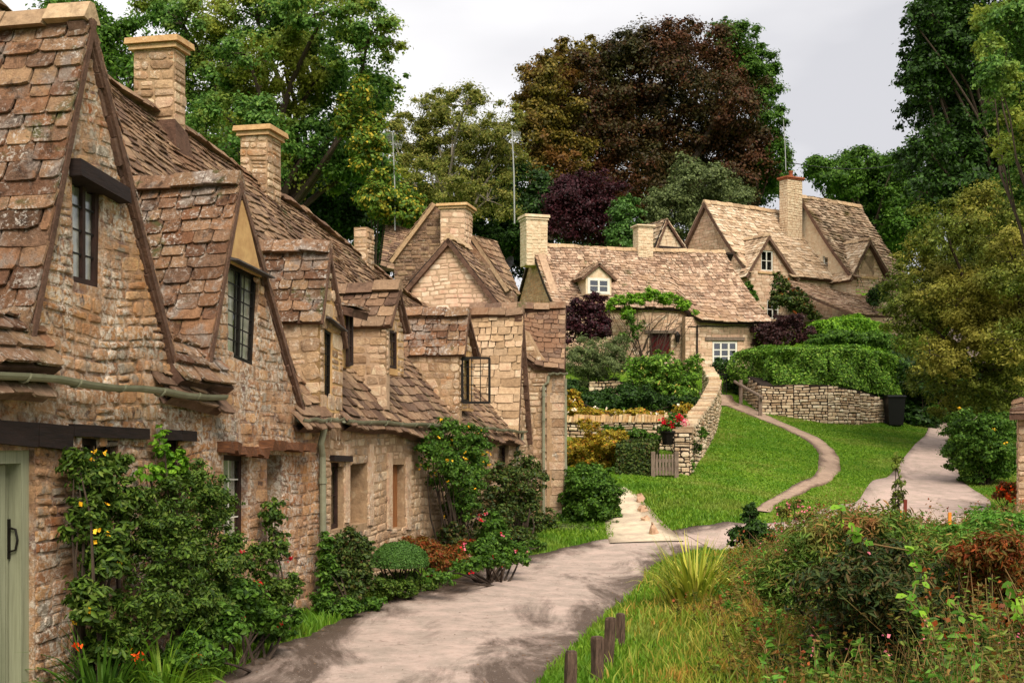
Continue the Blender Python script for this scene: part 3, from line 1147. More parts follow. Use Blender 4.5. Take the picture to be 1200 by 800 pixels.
def hit(px, py, lo=4, hi=90):
    """where the sight line through a picture point meets the ground"""
    prev = lo
    y = lo
    while y < hi:
        v = P(px, py, y)
        if v.z < g1(v.x, y):
            a, b = prev, y
            for _ in range(20):
                m = (a + b) / 2
                v = P(px, py, m)
                if v.z < g1(v.x, m):
                    b = m
                else:
                    a = m
            v = P(px, py, a)
            return Vector((v.x, v.y, g1(v.x, v.y)))
        prev = y
        y += .25
    v = P(px, py, hi)
    return Vector((v.x, v.y, g1(v.x, v.y)))


def ground_mat():
    m, nt, b = new_mat('turf')
    a = ramp(nt, [(.3, '507418'), (.5, '62881f'), (.7, '769830')], noise(nt, 1.3, 6, .6))
    a = mix(nt, .6, a, ramp(nt, ['505050', 'c0c0c0'], noise(nt, 40, 5, .7)), 'OVERLAY')
    a = mix(nt, step(nt, noise(nt, .5, 5, .6), .52, .68), a, c('788838'))
    nt.links.new(a, b.inputs['Base Color'])
    b.inputs['Roughness'].default_value = 1
    b.inputs['Specular IOR Level'].default_value = .05
    bp = nt.nodes.new('ShaderNodeBump')
    bp.inputs['Strength'].default_value = .8
    bp.inputs['Distance'].default_value = .05
    nt.links.new(noise(nt, 30, 5, .7), bp.inputs['Height'])
    nt.links.new(bp.outputs[0], b.inputs['Normal'])
    return m


M['turf'] = ground_mat()
xs = np.concatenate([np.linspace(-700, -60, 14)[:-1], np.linspace(-60, -14, 30)[:-1], np.linspace(-14, 24, 128)[:-1], np.linspace(24, 70, 30)[:-1], np.linspace(70, 700, 14)])
ys = np.concatenate([np.linspace(-300, -6, 10)[:-1], np.linspace(-6, 60, 200)[:-1], np.linspace(60, 140, 40)[:-1], np.linspace(140, 900, 16)])
XX, YY = np.meshgrid(xs, ys)
ZZ = gz(XX, YY)
nx_, ny_ = len(xs), len(ys)
ii = (np.arange(ny_ - 1)[:, None] * nx_ + np.arange(nx_ - 1)[None]).ravel()
o = link('ground', np.stack([XX.ravel(), YY.ravel(), ZZ.ravel()], 1), [np.stack([ii, ii + 1, ii + nx_ + 1, ii + nx_], 1)], 'turf', smooth=True, loc=(0, 0, 0))
o['kind'] = 'structure'


def catmull(pts, n):
    pts = [Vector((p[0], p[1])) for p in pts]
    pts = [pts[0] * 2 - pts[1]] + pts + [pts[-1] * 2 - pts[-2]]
    out = []
    segs = len(pts) - 3
    for k in range(n):
        t = k / (n - 1) * segs
        i = min(int(t), segs - 1)
        u = t - i
        p0, p1, p2, p3 = pts[i:i + 4]
        out.append(.5 * ((2 * p1) + (p2 - p0) * u + (2 * p0 - 5 * p1 + 4 * p2 - p3) * u * u + (3 * p1 - p0 - 3 * p2 + p3) * u ** 3))
    return out


def ribbon(name, left, right, n, m, mat, lift=.02, edge=.0, seed=1, crown=0, ker=5):
    L, R_ = catmull(left, n), catmull(right, n)
    rg = np.random.default_rng(seed)
    nl = np.convolve(rg.normal(size=n + ker - 1), np.ones(ker) / ker, 'valid') * edge * (ker / 5) ** .5
    nr = np.convolve(rg.normal(size=n + ker - 1), np.ones(ker) / ker, 'valid') * edge * (ker / 5) ** .5
    V, uv = [], []
    for i in range(n):
        d = (R_[i] - L[i]).normalized()
        a, b = L[i] + d * nl[i], R_[i] + d * nr[i]
        for j in range(m + 1):
            e_ = -.008 if j == 0 else (1.008 if j == m else (j - 1) / (m - 2))
            p = a.lerp(b, e_)
            V.append((p.x, p.y, 0))
            uv.append((e_, i / (n - 1)))
    V = np.array(V)
    e = np.array(uv)[:, 0]
    V[:, 2] = gz(V[:, 0], V[:, 1]) + lift + crown * 4 * e * (1 - e) - np.where((e < 0) | (e > 1), .08, 0)
    ii = (np.arange(n - 1)[:, None] * (m + 1) + np.arange(m)[None]).ravel()
    o = link(name, V, [np.stack([ii, ii + 1, ii + m + 2, ii + m + 1], 1)], mat, smooth=True, loc=(0, 0, 0), uv=np.array(uv))
    o['kind'] = 'structure'
    return o


def road_mat(name, pale, mid, dark, edge=.14, dens=.5):
    m, nt, b = new_mat(name)
    uvn = nt.nodes.new('ShaderNodeUVMap')
    sx = nt.nodes.new('ShaderNodeSeparateXYZ')
    nt.links.new(uvn.outputs[0], sx.inputs[0])
    d = mathn(nt, 'ABSOLUTE', mathn(nt, 'SUBTRACT', sx.outputs[0], .47), 0)
    nzz = noise(nt, .8, 8, .72, sc=(1.3, .4, 1), dist=.6)
    e = mathn(nt, 'ADD', mathn(nt, 'MULTIPLY', d, 1.3), mathn(nt, 'MULTIPLY', mathn(nt, 'SUBTRACT', nzz, .5), 2.4))
    wet = step(nt, e, edge + .1, edge + .46)
    fine = noise(nt, 26, 6, .75)
    base = mix(nt, step(nt, noise(nt, 3, 5, .6), .35, .65), c(pale), c(mid))
    base = mix(nt, .5, base, ramp(nt, ['505050', 'b8b8b8'], fine), 'OVERLAY')
    dk = mix(nt, .5, c(dark), ramp(nt, ['404040', 'b0b0b0'], fine), 'OVERLAY')
    col = mix(nt, wet, base, dk)
    col = mix(nt, step(nt, noise(nt, 60, 2, .5), .68, .74), col, c('d8ccc0'))
    vo = nt.nodes.new('ShaderNodeTexVoronoi')
    vo.feature = 'DISTANCE_TO_EDGE'
    vo.inputs['Scale'].default_value = .9
    gg_ = nt.nodes.new('ShaderNodeNewGeometry')
    wv_ = nt.nodes.new('ShaderNodeVectorMath')
    wv_.operation = 'ADD'
    nn_ = nt.nodes.new('ShaderNodeTexNoise')
    nn_.inputs['Scale'].default_value = 2.5
    nn_.inputs['Detail'].default_value = 5
    nt.links.new(gg_.outputs['Position'], nn_.inputs['Vector'])
    nt.links.new(gg_.outputs['Position'], wv_.inputs[0])
    nt.links.new(nn_.outputs['Color'], wv_.inputs[1])
    nt.links.new(wv_.outputs[0], vo.inputs['Vector'])
    crk = mathn(nt, 'MULTIPLY', mathn(nt, 'SUBTRACT', 1, step(nt, vo.outputs['Distance'], .0, .018)), step(nt, noise(nt, .8, 3), .5, .6))
    col = mix(nt, mathn(nt, 'MULTIPLY', crk, .6), col, c(dark))
    col = mix(nt, mathn(nt, 'MULTIPLY', step(nt, noise(nt, 12, 6, .8), .56, .66), .35), col, c(dark))
    nt.links.new(col, b.inputs['Base Color'])
    r = nt.nodes.new('ShaderNodeMapRange')
    r.inputs['To Min'].default_value = .85
    r.inputs['To Max'].default_value = .62
    nt.links.new(wet, r.inputs['Value'])
    nt.links.new(r.outputs[0], b.inputs['Roughness'])
    b.inputs['Specular IOR Level'].default_value = .2
    bp = nt.nodes.new('ShaderNodeBump')
    bp.inputs['Strength'].default_value = .6
    bp.inputs['Distance'].default_value = .012
    nt.links.new(noise(nt, 45, 5, .8), bp.inputs['Height'])
    nt.links.new(bp.outputs[0], b.inputs['Normal'])
    return m


M['road'] = road_mat('worn_asphalt', 'cebdae', 'b8a596', '6a594d')
M['lane'] = road_mat('pale_asphalt', 'd0beb0', 'bca898', '8a7668', edge=.42)
M['dirt'] = road_mat('trodden_earth', 'c0a48c', 'a68c78', '7e6654', edge=.3)
M['gravel'] = road_mat('pale_gravel', 'e4d8c2', 'cdbea6', 'a8947a', edge=.3)

Lp = [(-4.2, 2.5), (-3.3, 6)] + [tuple(hit(*q).xy) for q in ((225, 815), (330, 757), (440, 712), (525, 682), (600, 657), (680, 638), (735, 630), (775, 626), (800, 620), (850, 612))]
Rp = [(-.9, 2.5), (-.3, 6)] + [tuple(hit(*q).xy) for q in ((625, 805), (672, 758), (722, 712), (752, 685), (768, 664), (800, 650), (835, 644), (870, 640), (900, 632), (930, 622))]
ribbon('road', Lp, Rp, 420, 12, 'road', .025, .08, 3, ker=9)
L2 = [tuple(hit(*q).xy) for q in ((800, 626), (860, 616), (925, 612), (980, 594), (1026, 564), (1064, 530), (1087, 505))] + [(17.0, 52), (20, 58)]
R2 = [tuple(hit(*q).xy) for q in ((840, 648), (930, 640), (1040, 632), (1130, 612), (1160, 590), (1124, 556), (1114, 512))] + [(19.2, 50), (22.5, 56)]
ribbon('lane', L2, R2, 90, 10, 'lane', .034, .06, 5)
R3a = [tuple(hit(*q).xy) for q in ((1100, 585), (1150, 592), (1205, 612))] + [(13.5, 22)]
R3b = [tuple(hit(*q).xy) for q in ((1080, 625), (1130, 625), (1190, 640))] + [(11.5, 19.5)]
ribbon('side_lane', R3a, R3b, 30, 6, 'lane', .045, .05, 6)


def path_strip(name, cps, wd, mat, n=60, lift=.03, edge=.05, seed=2):
    cpt = [hit(*q) if len(q) == 2 else Vector(q) for q in cps]
    c2 = catmull([tuple(p.xy) for p in cpt], n)
    l, r = [], []
    for i, p in enumerate(c2):
        d = (c2[min(i + 1, n - 1)] - c2[max(i - 1, 0)]).normalized()
        w_ = wd[0] + (wd[1] - wd[0]) * i / (n - 1)
        s = Vector((d.y, -d.x)) * w_ / 2
        l.append(p - s)
        r.append(p + s)
    return ribbon(name, l, r, n, 6, mat, lift, edge, seed, ker=9)


path_strip('footpath', [(842, 470), (868, 478), (900, 492), (938, 508), (962, 524), (974, 540), (966, 558), (940, 572), (912, 586), (890, 600)], (.8, .26), 'dirt', edge=.1)
path_strip('gravel_path', [(718, 574), (729, 588), (736, 602), (744, 618), (758, 637)], (.5, 1.25), 'gravel', n=60, edge=.0, lift=.045)
path_strip('steps_path', [(838, 462), (842, 470), (850, 476)], (1.2, 1.2), 'dirt', n=10)

# ------------------------------------------------------------------ the cottage row on the left
ROW = Frame((-5.3, 0), (.23, 1))


def ru(px, v=0):
    return ROW.R(px, 500, -v)[0]


def lin(tab, x):
    return float(np.interp(x, [p[0] for p in tab], [p[1] for p in tab]))


ZE = [(5, 2.42), (9, 2.40), (12, 2.34), (14.7, 2.2), (19.6, 2.13), (24, 2.05), (27, 2.0)]
ZR = [(5, 6.35), (10, 6.3), (12.5, 6.2), (14.8, 6.0), (16.5, 5.9), (18.7, 5.66), (20.5, 5.56), (22.2, 5.33), (24.5, 5.02), (26.7, 4.72)]
RV = 2.7


def row_surface(u0, u1):
    def S(s, t):
        u = u0 + (u1 - u0) * s
        v = -.14 + (RV + .14) * t
        z0, z1 = lin(ZE, u) - .16, lin(ZR, u)
        z = z0 + (z1 - z0) * t - .07 * math.sin(math.pi * t) + .035 * math.sin(u * 1.3 + 3 * t) + .02 * math.sin(u * 3.1 - 5 * t)
        return ROW.W(u, z, -v)
    return S


def main_roof(parent, u0, u1, seed, cuts=(), mat='tile_main', name='roof'):
    S = row_surface(u0, u1)

    def skip(s, t):
        u = u0 + (u1 - u0) * s
        return any(a < u < b and t < tt for a, b, tt in cuts)
    mb = MB()
    tiles(mb, S, .16, .1, (.14, .36), .018, seed, 0, skip=skip, lift=1.7, res=(40, 12), jit=.18)
    o = mb.build(name, [mat, 'verge'], parent)
    n = int((u1 - u0) / .5) + 1
    ridge_cap(o, [ROW.W(u0 + (u1 - u0) * i / n, lin(ZR, u0 + (u1 - u0) * i / n) + .05, -RV) for i in range(n + 1)], seed=seed, mat='tile_main', w=.12, h=.06, seg=.25)
    # rear slope
    mb = MB()
    a, b = u0, u1
    S2 = bil(ROW.W(b, lin(ZE, b), -5.5), ROW.W(a, lin(ZE, a), -5.5), ROW.W(b, lin(ZR, b) - .14, -RV), ROW.W(a, lin(ZR, a) - .14, -RV))
    tiles(mb, S2, .3, .24, (.3, .6), .02, seed + 1, 0, res=(6, 3))
    mb.build('rear_roof', [mat, 'under'], parent)
    return o


def gutter(parent, p, q, r=.055, name='gutter', n=-.0, mat='sage_gutter'):
    p, q = Vector(p), Vector(q)
    d = (q - p).normalized()
    side = d.cross(Vector((0, 0, 1))).normalized()
    mb = MB()
    N, seg = 7, 10
    for i in range(seg + 1):
        o = p.lerp(q, i / seg) + Vector((0, 0, -.012 * math.sin(i * 1.7)))
        for r_ in (r, r - .008):
            for k in range(N + 1):
                t = math.pi * k / N
                mb.v.append(tuple(o + side * math.cos(t) * r_ - Vector((0, 0, 1)) * math.sin(t) * r_))
    w_ = 2 * (N + 1)
    for i in range(seg):
        for k in range(N):
            a = i * w_ + k
            mb.f.append([a, a + 1, a + 1 + w_, a + w_]); mb.m.append(0)
            a += N + 1
            mb.f.append([a, a + w_, a + 1 + w_, a + 1]); mb.m.append(0)
        for k in (0, N):
            a = i * w_ + k
            mb.f.append([a, a + N + 1, a + N + 1 + w_, a + w_]); mb.m.append(0)
    o = mb.build(name, mat, parent)
    L = (q - p).length
    for i in range(int(L / .6) + 1):
        mb = MB()
        a = p + d * (i * .6 + .15)
        if (a - p).length > L:
            break
        pts = [a + side * math.cos(t) * (r + .006) - Vector((0, 0, 1)) * math.sin(t) * (r + .006) for t in [math.pi * k / 6 for k in range(7)]]
        mb.tube(pts, .008, 4)
        mb.build('gutter_bracket', mat, o)
    return o


def pipe(parent, pts, r=.035, name='downpipe', mat='sage_gutter', collars=True):
    mb = MB()
    mb.tube(pts, r, 10)
    if collars:
        for a, b in zip(pts[:-1], pts[1:]):
            a, b = Vector(a), Vector(b)
            if (b - a).length > .8:
                k = int((b - a).length / .9) + 1
                for i in range(k):
                    m = a.lerp(b, (i + .3) / k)
                    mb.tube([m, m + (b - a).normalized() * .06], r * 1.3, 10)
    return mb.build(name, mat, parent, smooth=False)


def cheek(parent, u, n0, n1, zb, zt0, zt1, mats, seed, flip=False, name='cheek_wall', th=.12, course=(.07, .12), **kw):
    """side wall of a dormer at coordinate u from n1 (back) to n0 (front)"""
    fr = Frame(ROW.W(u, 0, 0), ROW.n, (-ROW.a if not flip else ROW.a))
    return stone_wall(name, parent, fr, [(n1, zb), (n0, zb), (n0, zt0), (n1, zt1)], [], th, mats, seed, course=course, width=(.12, .3), prot=(.004, .016), **kw)


def PT(px, py, n=0):
    a, z = ROW.R(px, py, n)
    return (a, z)


# --- first cottage -------------------------------------------------------------------------------
u12 = ru(236)
C1 = thing('stone_cottage', 'nearest stone cottage with the sage green door and the tallest steep gable', 'cottage', ROW.W(8.5, 0), 'cottages of the old row')
A_L, A_A, A_R = PT(37, 418, .06), PT(109, 20, .06), PT(214, 446, .06)
A_L = (A_L[0] - .05, A_L[1])
winA = quad(ROW, [(84, 200), (121, 216), (119, 338), (86, 330)])
door1 = [(ROW.R(-70, 525)[0], -.3), (ROW.R(40, 525)[0], -.3), (ROW.R(40, 525)[0], ROW.R(40, 527)[1]), (ROW.R(-70, 525)[0], ROW.R(40, 527)[1])]
w1 = quad(ROW, [(94, 512), (138, 516), (138, 625), (94, 640)])
w2 = quad(ROW, [(193, 514), (214, 516), (214, 600), (193, 608)])
zE1 = 2.4
poly = [(6.3, -.3), (u12, -.3), (u12, 2.36), (A_R[0], 2.38), (A_A[0], A_A[1] - .12), (A_L[0] + .06, 2.42), (6.3, 2.42)]
stone_wall('wall', C1, ROW, poly, [list(winA), door1, list(w1), list(w2)], .45, ('mortar_near', 'wall_near'), 11, course=(.055, .13), width=(.1, .32), prot=(.004, .03), wave=.03)
main_roof(C1, 6.3, u12, 21, [(A_L[0] + .2, A_R[0] - .3, .4)])
gable_roof(C1, ROW, A_L, A_A, A_R, .06, -2.75, 'tile_near', (.16, .12), (.2, .52), .02, 31, ovh=.04, slabth=.05, cap=True)
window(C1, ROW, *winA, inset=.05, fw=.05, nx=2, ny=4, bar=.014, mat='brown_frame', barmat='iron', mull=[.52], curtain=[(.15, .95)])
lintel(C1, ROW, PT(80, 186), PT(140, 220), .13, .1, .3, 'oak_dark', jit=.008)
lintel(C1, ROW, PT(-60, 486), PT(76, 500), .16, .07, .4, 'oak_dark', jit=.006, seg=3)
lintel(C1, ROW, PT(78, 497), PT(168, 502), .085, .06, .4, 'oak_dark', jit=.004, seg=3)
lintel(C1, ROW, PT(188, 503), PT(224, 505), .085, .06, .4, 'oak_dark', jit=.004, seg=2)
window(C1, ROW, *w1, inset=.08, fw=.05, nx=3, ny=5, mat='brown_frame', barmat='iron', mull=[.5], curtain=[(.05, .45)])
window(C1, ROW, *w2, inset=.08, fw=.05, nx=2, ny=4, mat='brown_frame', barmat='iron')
# door
mb = MB()
da0, da1, dz = door1[0][0], door1[1][0], door1[2][1]
mb.beam(ROW.W(da1 - .045, -.2, -.1), ROW.W(da1 - .045, dz, -.1), .09, .12, up=ROW.n)
mb.beam(ROW.W(da0 + .045, -.2, -.1), ROW.W(da0 + .045, dz, -.1), .09, .12, up=ROW.n)
mb.beam(ROW.W(da0 + .09, dz - .045, -.1), ROW.W(da1 - .09, dz - .045, -.1), .09, .118, up=ROW.n)
fr_o = mb.build('door_frame', 'sage', C1)
mb = MB()
x = da0 + .1
while x < da1 - .12:
    x1 = min(x + .125, da1 - .1)
    mb.hexa([ROW.W(x + .004, -.1, -.16), ROW.W(x1 - .004, -.1, -.16), ROW.W(x1 - .004, dz - .1, -.16), ROW.W(x + .004, dz - .1, -.16),
             ROW.W(x + .016, -.1, -.125), ROW.W(x1 - .016, -.1, -.125), ROW.W(x1 - .016, dz - .1, -.125), ROW.W(x + .016, dz - .1, -.125)])
    x = x1
do = mb.build('door', 'sage', C1)
mb = MB()
hu, hz = ROW.R(12, 632, -.11)
mb.hexa([ROW.W(hu - .012, hz - .13, -.125), ROW.W(hu + .012, hz - .13, -.125), ROW.W(hu + .012, hz + .14, -.125), ROW.W(hu - .012, hz + .14, -.125),
         ROW.W(hu - .012, hz - .13, -.115), ROW.W(hu + .012, hz - .13, -.115), ROW.W(hu + .012, hz + .14, -.115), ROW.W(hu - .012, hz + .14, -.115)])
mb.tube([ROW.W(hu, hz - .08, -.115), ROW.W(hu, hz - .07, -.07), ROW.W(hu, hz, -.055), ROW.W(hu, hz + .07, -.07), ROW.W(hu, hz + .08, -.115)], .008, 6)
mb.build('handle', 'iron', do)
p, q = ROW.R(-60, 428, .17), ROW.R(262, 464, .17)
gutter(C1, ROW.W(p[0], p[1], .17), ROW.W(q[0], q[1], .17), .05)
# small eaves courses either side of the gable
for k, (a, b) in enumerate((((-60, 432), (52, 437)), ((196, 450), (258, 462)))):
    mb = MB()
    p, q = PT(a[0], a[1] - 8), PT(b[0], b[1] - 10)
    S = bil(ROW.W(p[0], p[1] - .02, .15), ROW.W(q[0], q[1] - .02, .15), ROW.W(p[0], p[1] + .32, -.08), ROW.W(q[0], q[1] + .32, -.08))
    tiles(mb, S, .14, .12, (.2, .4), .028, 61 + k, res=(4, 3), lift=1.6)
    mb.build('eaves_course', ['tile_near', 'verge'], C1)
cu = ROW.R(155, 100, -2.45)[0]
cu1 = ROW.R(203, 100, -2.45)[0]
cz = ROW.R(155, 60, -2.45)[1]
k1 = Frame(ROW.o, ROW.a, ROW.n)
# the stack's camera-facing width lies across the ridge
def stack(parent, px0, px1, px2, pyt, u_guess_v, zb, seed, depth, flare=0, mats=('mortar_mid', 'wall_mid'), **kw):
    """px0..px1: face towards the camera, px1..px2 the face towards the road"""
    # near corner on the road side: column px1
    v1 = u_guess_v
    u = ROW.R(px1, 100, -v1)[0]
    # find v0 so that (u, v0) is at column px0
    v0 = v1
    for _ in range(400):
        v0 += .005
        w_ = ROW.W(u, 0, -v0)
        if CX + F * w_.x / w_.y <= px0:
            break
    u1 = u
    for _ in range(600):
        u1 += .005
        w_ = ROW.W(u1, 0, -v1)
        if CX + F * w_.x / w_.y >= px2:
            break
    Yk = ROW.W(u, 0, -v1).y
    zt = H + (HY - pyt) * Yk / F
    return chimney(parent, ROW, u, u1, -v1, -v0, zb, zt, seed=seed, flare=flare, mats=mats, **kw)


C2 = thing('stone_cottage', 'second cottage of the row, its gable with white-curtained leaded window under ochre plaster', 'cottage', ROW.W(ru(236), 0), 'cottages of the old row')
stack(C2, 157, 204, 217, 56, 2.42, 5.3, 5, .5, flare=.1)
B_L, B_A, B_R = PT(241, 447, .05), PT(283, 212, .05), PT(355, 466, .05)
u23 = ru(384)
winB = quad(ROW, [(267, 306), (303, 324), (298, 429), (267, 416)])
w3 = quad(ROW, [(262, 532), (290, 534), (290, 632), (262, 638)])
d2 = quad(ROW, [(313, 532), (330, 533), (330, 700), (313, 705)])
Cf = (PT(380, 372, .05), PT(388, 290, .05), PT(406, 388, .05))      # dormer C front
winC = quad(ROW, [(380, 384), (389, 390), (388, 466), (380, 468)])
D3e = lin(ZE, u23)
poly = [(u12 + .004, -.3), (ru(374), -.3), (ru(374), 2.24), (B_R[0], 2.26), (B_A[0], B_A[1] - .12), (B_L[0] + .06, 2.33), (u12 + .004, 2.35)]
stone_wall('wall', C2, ROW, poly, [list(winB), list(w3), list(d2)], .45, ('mortar_near', 'wall_near'), 12, course=(.06, .14), width=(.12, .34), prot=(.003, .024), wave=.03)
u2e = ru(415)
main_roof(C2, u12, u2e, 22, [(B_L[0] + .2, B_R[0] - .2, .35), (Cf[0][0] + .1, Cf[2][0] - .1, .25)])
gable_roof(C2, ROW, B_L, B_A, B_R, .05, -2.3, 'tile_near', (.145, .115), (.18, .46), .02, 33, slabth=.05, capmat='tile_near')
# plaster infill above the window
mb = MB()
pp = [PT(266, 307), PT(303, 325), PT(281, 232)]
slab(mb, ROW, [pp[0], pp[1], pp[2]], [], .03, 0, .034)
mb.build('plaster_infill', 'plaster', C2)
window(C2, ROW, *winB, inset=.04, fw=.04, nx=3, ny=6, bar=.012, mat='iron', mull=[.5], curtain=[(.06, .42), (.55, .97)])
mb = MB()
a, b = PT(264, 299), PT(308, 321)
mb.hexa([ROW.W(a[0], a[1] - .03, -.05), ROW.W(b[0], b[1] - .03, -.05), ROW.W(b[0], b[1] - .05, .13), ROW.W(a[0], a[1] - .05, .13), ROW.W(a[0], a[1] + .01, -.05), ROW.W(b[0], b[1] + .01, -.05), ROW.W(b[0], b[1] - .035, .13), ROW.W(a[0], a[1] - .035, .13)])
mb.build('lead_flashing', 'lead', C2)
window(C2, ROW, *w3, inset=.08, fw=.05, nx=2, ny=4, mat='brown_frame', barmat='white_paint', curtain=[(.1, .9)])
lintel(C2, ROW, PT(254, 518), PT(301, 526), .085, .13, .4, 'oak_rot', jit=.022, seg=7)
lintel(C2, ROW, PT(303, 517), PT(354, 521), .08, .15, .4, 'oak_rot', jit=.022, seg=7)
lintel(C2, ROW, PT(258, 637), PT(294, 634), .09, .05, .3, 'coping', name='window_sill', jit=.006)
mb = MB()
slab(mb, ROW, list(d2), [], .05, 0, -.18)
mb.build('door', 'sage', C2)
# dormer C
z0 = Cf[0][1]
zb = 2.2
uL, uR = Cf[0][0], Cf[2][0]
gable_roof(C2, ROW, (uL - .05, z0 - .02), Cf[1], (uR + .06, Cf[2][1] - .12), .05, -1.6, 'tile_near', (.14, .11), (.18, .42), .018, 35, slabth=.04, capmat='tile_near')
cheek(C2, uL, 0, -1.1, zb - .1, z0 - .02, z0 - .02, ('mortar_mid', 'wall_mid'), 41, course=(.12, .2))
stone_wall('dormer_front', C2, ROW, [(uL, zb - .2), (uR, zb - .2), (uR, Cf[2][1]), (Cf[1][0], Cf[1][1] - .06), (uL, z0)], [list(winC)], .12, ('plaster', 'wall_mid'), 42, course=(.1, .2))
window(C2, ROW, *winC, inset=.03, fw=.03, nx=2, ny=6, bar=.01, mat='iron')
mb = MB()
a, b = PT(378, 368), PT(398, 384)
mb.hexa([ROW.W(a[0], a[1] - .03, -.05), ROW.W(b[0], b[1] - .03, -.05), ROW.W(b[0], b[1] - .05, .1), ROW.W(a[0], a[1] - .05, .1), ROW.W(a[0], a[1], -.05), ROW.W(b[0], b[1], -.05), ROW.W(b[0], b[1] - .035, .1), ROW.W(a[0], a[1] - .035, .1)])
mb.build('lead_flashing', 'lead', C2)
p, q = ROW.R(352, 490, .12), ROW.R(400, 490, .12)
gutter(C2, ROW.W(p[0], p[1], .12), ROW.W(q[0], q[1], .12), .045)
a = ROW.W(*ROW.R(380, 492, .12), .12)
bq = ROW.W(*ROW.R(379, 530, .06), .06)
pipe(C2, [a, a - Vector((0, 0, .1)), ROW.W(*ROW.R(376, 520, .07), .07), ROW.W(*ROW.R(378, 535, .06), .06), ROW.W(*ROW.R(379, 700, .06), .06)], .036)

# --- third cottage -------------------------------------------------------------------------------
C3 = thing('stone_cottage', 'third cottage of the row, with long low eaves and the narrow orange boarded opening', 'cottage', ROW.W(ru(420), 0), 'cottages of the old row')
u34 = ru(600)
s3a = quad(ROW, [(388, 541), (402, 542), (402, 618), (388, 622)])
s3b = quad(ROW, [(409, 541), (430, 542), (430, 612), (409, 616)])
s3c = quad(ROW, [(459, 544), (474, 544), (474, 617), (459, 620)])
s3d = quad(ROW, [(583, 520), (596, 521), (596, 560), (583, 562)])
poly = [(ru(374) + .003, -.3), (u34, -.3), (u34, lin(ZE, u34) - .04), (ru(375), lin(ZE, ru(375)))]
stone_wall('wall', C3, ROW, poly, [list(s3a), list(s3b), list(s3c), list(s3d)], .42, ('mortar_mid', 'wall_mid'), 13, course=(.08, .15), width=(.14, .34), prot=(.004, .02), wave=.02)
window(C3, ROW, *s3a, inset=.08, fw=.05, nx=1, ny=2, mat='brown_frame')
window(C3, ROW, *s3d, inset=.08, fw=.05, nx=1, ny=3, mat='brown_frame')
lintel(C3, ROW, PT(386, 533), PT(408, 534), .07, .06, .3, 'oak_dark', jit=.004)
mb = MB()
slab(mb, ROW, list(s3b), [], .08, 0, -.2)
stones(mb, ROW, list(s3b), [], (.2, .3), (.2, .4), (.005, .012), 77, 1, n0=-.2)
mb.build('blocked_opening', ['mortar_mid', 'wall_near'], C3)
mb = MB()
slab(mb, ROW, list(s3c), [], .05, 0, -.1)
mb.build('boarded_window', 'board', C3)
# dressed jambs between the openings
for x0, x1, y0, y1 in ((403, 408, 520, 612), (431, 436, 520, 615), (453, 458, 530, 620), (475, 480, 535, 620)):
    mb = MB()
    pp = quad(ROW, [(x0, y0), (x1, y0), (x1, y1), (x0, y1)])
    slab(mb, ROW, list(pp), [], .1, 0, .026)
    mb.build('window_jamb', 'wall_mid', C3)
ccuts = []
D2 = (PT(453, 379), PT(463, 338), PT(473, 384))
E2 = (PT(546, 414, .1), PT(550, 366, .1), PT(562, 414, .1))
H_L, H_A, H_R = PT(608, 508, .1), PT(614, 366, .1), PT(624, 512, .1)
main_roof(C3, u2e, u34 + .3, 23, [(H_L[0] + .1, H_R[0] - .1, .3)])
stack(C3, 282, 313, 329, 158, 2.45, 4.9, 6, .5, flare=.06)
stack(C3, 415, 430, 438, 266, 2.5, 4.4, 7, .4, cap=False)
# hooded slit dormer D1
fr = ROW
a, b, c_, d_ = PT(403, 357), PT(414, 361), PT(413, 428), PT(403, 430)
mb = MB()
mb.hexa([fr.W(a[0], d_[1], -.7), fr.W(b[0], d_[1], -.7), fr.W(b[0], d_[1], -.02), fr.W(a[0], d_[1], -.02), fr.W(a[0], a[1], -.9), fr.W(b[0], a[1], -.9), fr.W(b[0], a[1], -.02), fr.W(a[0], a[1], -.02)])
dd = mb.build('slit_dormer', 'plaster', C3)
window(C3, ROW, (a[0] + .02, a[1] - .05), (b[0] - .12, a[1] - .05), (b[0] - .12, c_[1]), (a[0] + .02, d_[1]), inset=-.03, fw=.04, nx=1, ny=3, mat='brown_frame')
mb = MB()
S = bil(fr.W(a[0] - .12, a[1] - .05, .16), fr.W(b[0] + .1, a[1] - .05, .16), fr.W(a[0] - .12, a[1] + .18, -.7), fr.W(b[0] + .1, a[1] + .18, -.7))
tiles(mb, S, .18, .18, (.2, .35), .025, 8, res=(3, 3))
mb.build('dormer_roof', ['tile_near', 'verge'], C3)
# dormer D2 (small, hipped look) and E
zb = PT(466, 440)[1]
nb0 = -.42
d2f = -.0
uL, uR = D2[0][0], D2[2][0]
gable_roof(C3, ROW, (uL - .04, D2[0][1]), D2[1], (uR + .05, D2[2][1] - .02), .08, -1.7, 'tile_main', (.15, .12), (.14, .28), .016, 37, slabth=.04, capmat='tile_main')
cheek(C3, uL, 0, -1.1, zb - .45, D2[0][1], D2[0][1], ('mortar_far', 'wall_mid'), 43, course=(.1, .16))
stone_wall('dormer_front', C3, ROW, [(uL, zb), (uR, zb), (uR, D2[2][1]), (D2[1][0], D2[1][1] - .06), (uL, D2[0][1])], [[(uL + .06, D2[0][1] - .06), (uR - .28, D2[0][1] - .06), (uR - .28, zb + .08), (uL + .06, zb + .08)]], .1, ('plaster', 'wall_mid'), 44)
window(C3, ROW, (uL + .06, D2[0][1] - .06), (uR - .28, D2[0][1] - .06), (uR - .28, zb + .08), (uL + .06, zb + .08), inset=.02, fw=.04, nx=2, ny=4, mat='brown_frame')
zb = PT(550, 474)[1]
uL, uR = E2[0][0], E2[2][0]
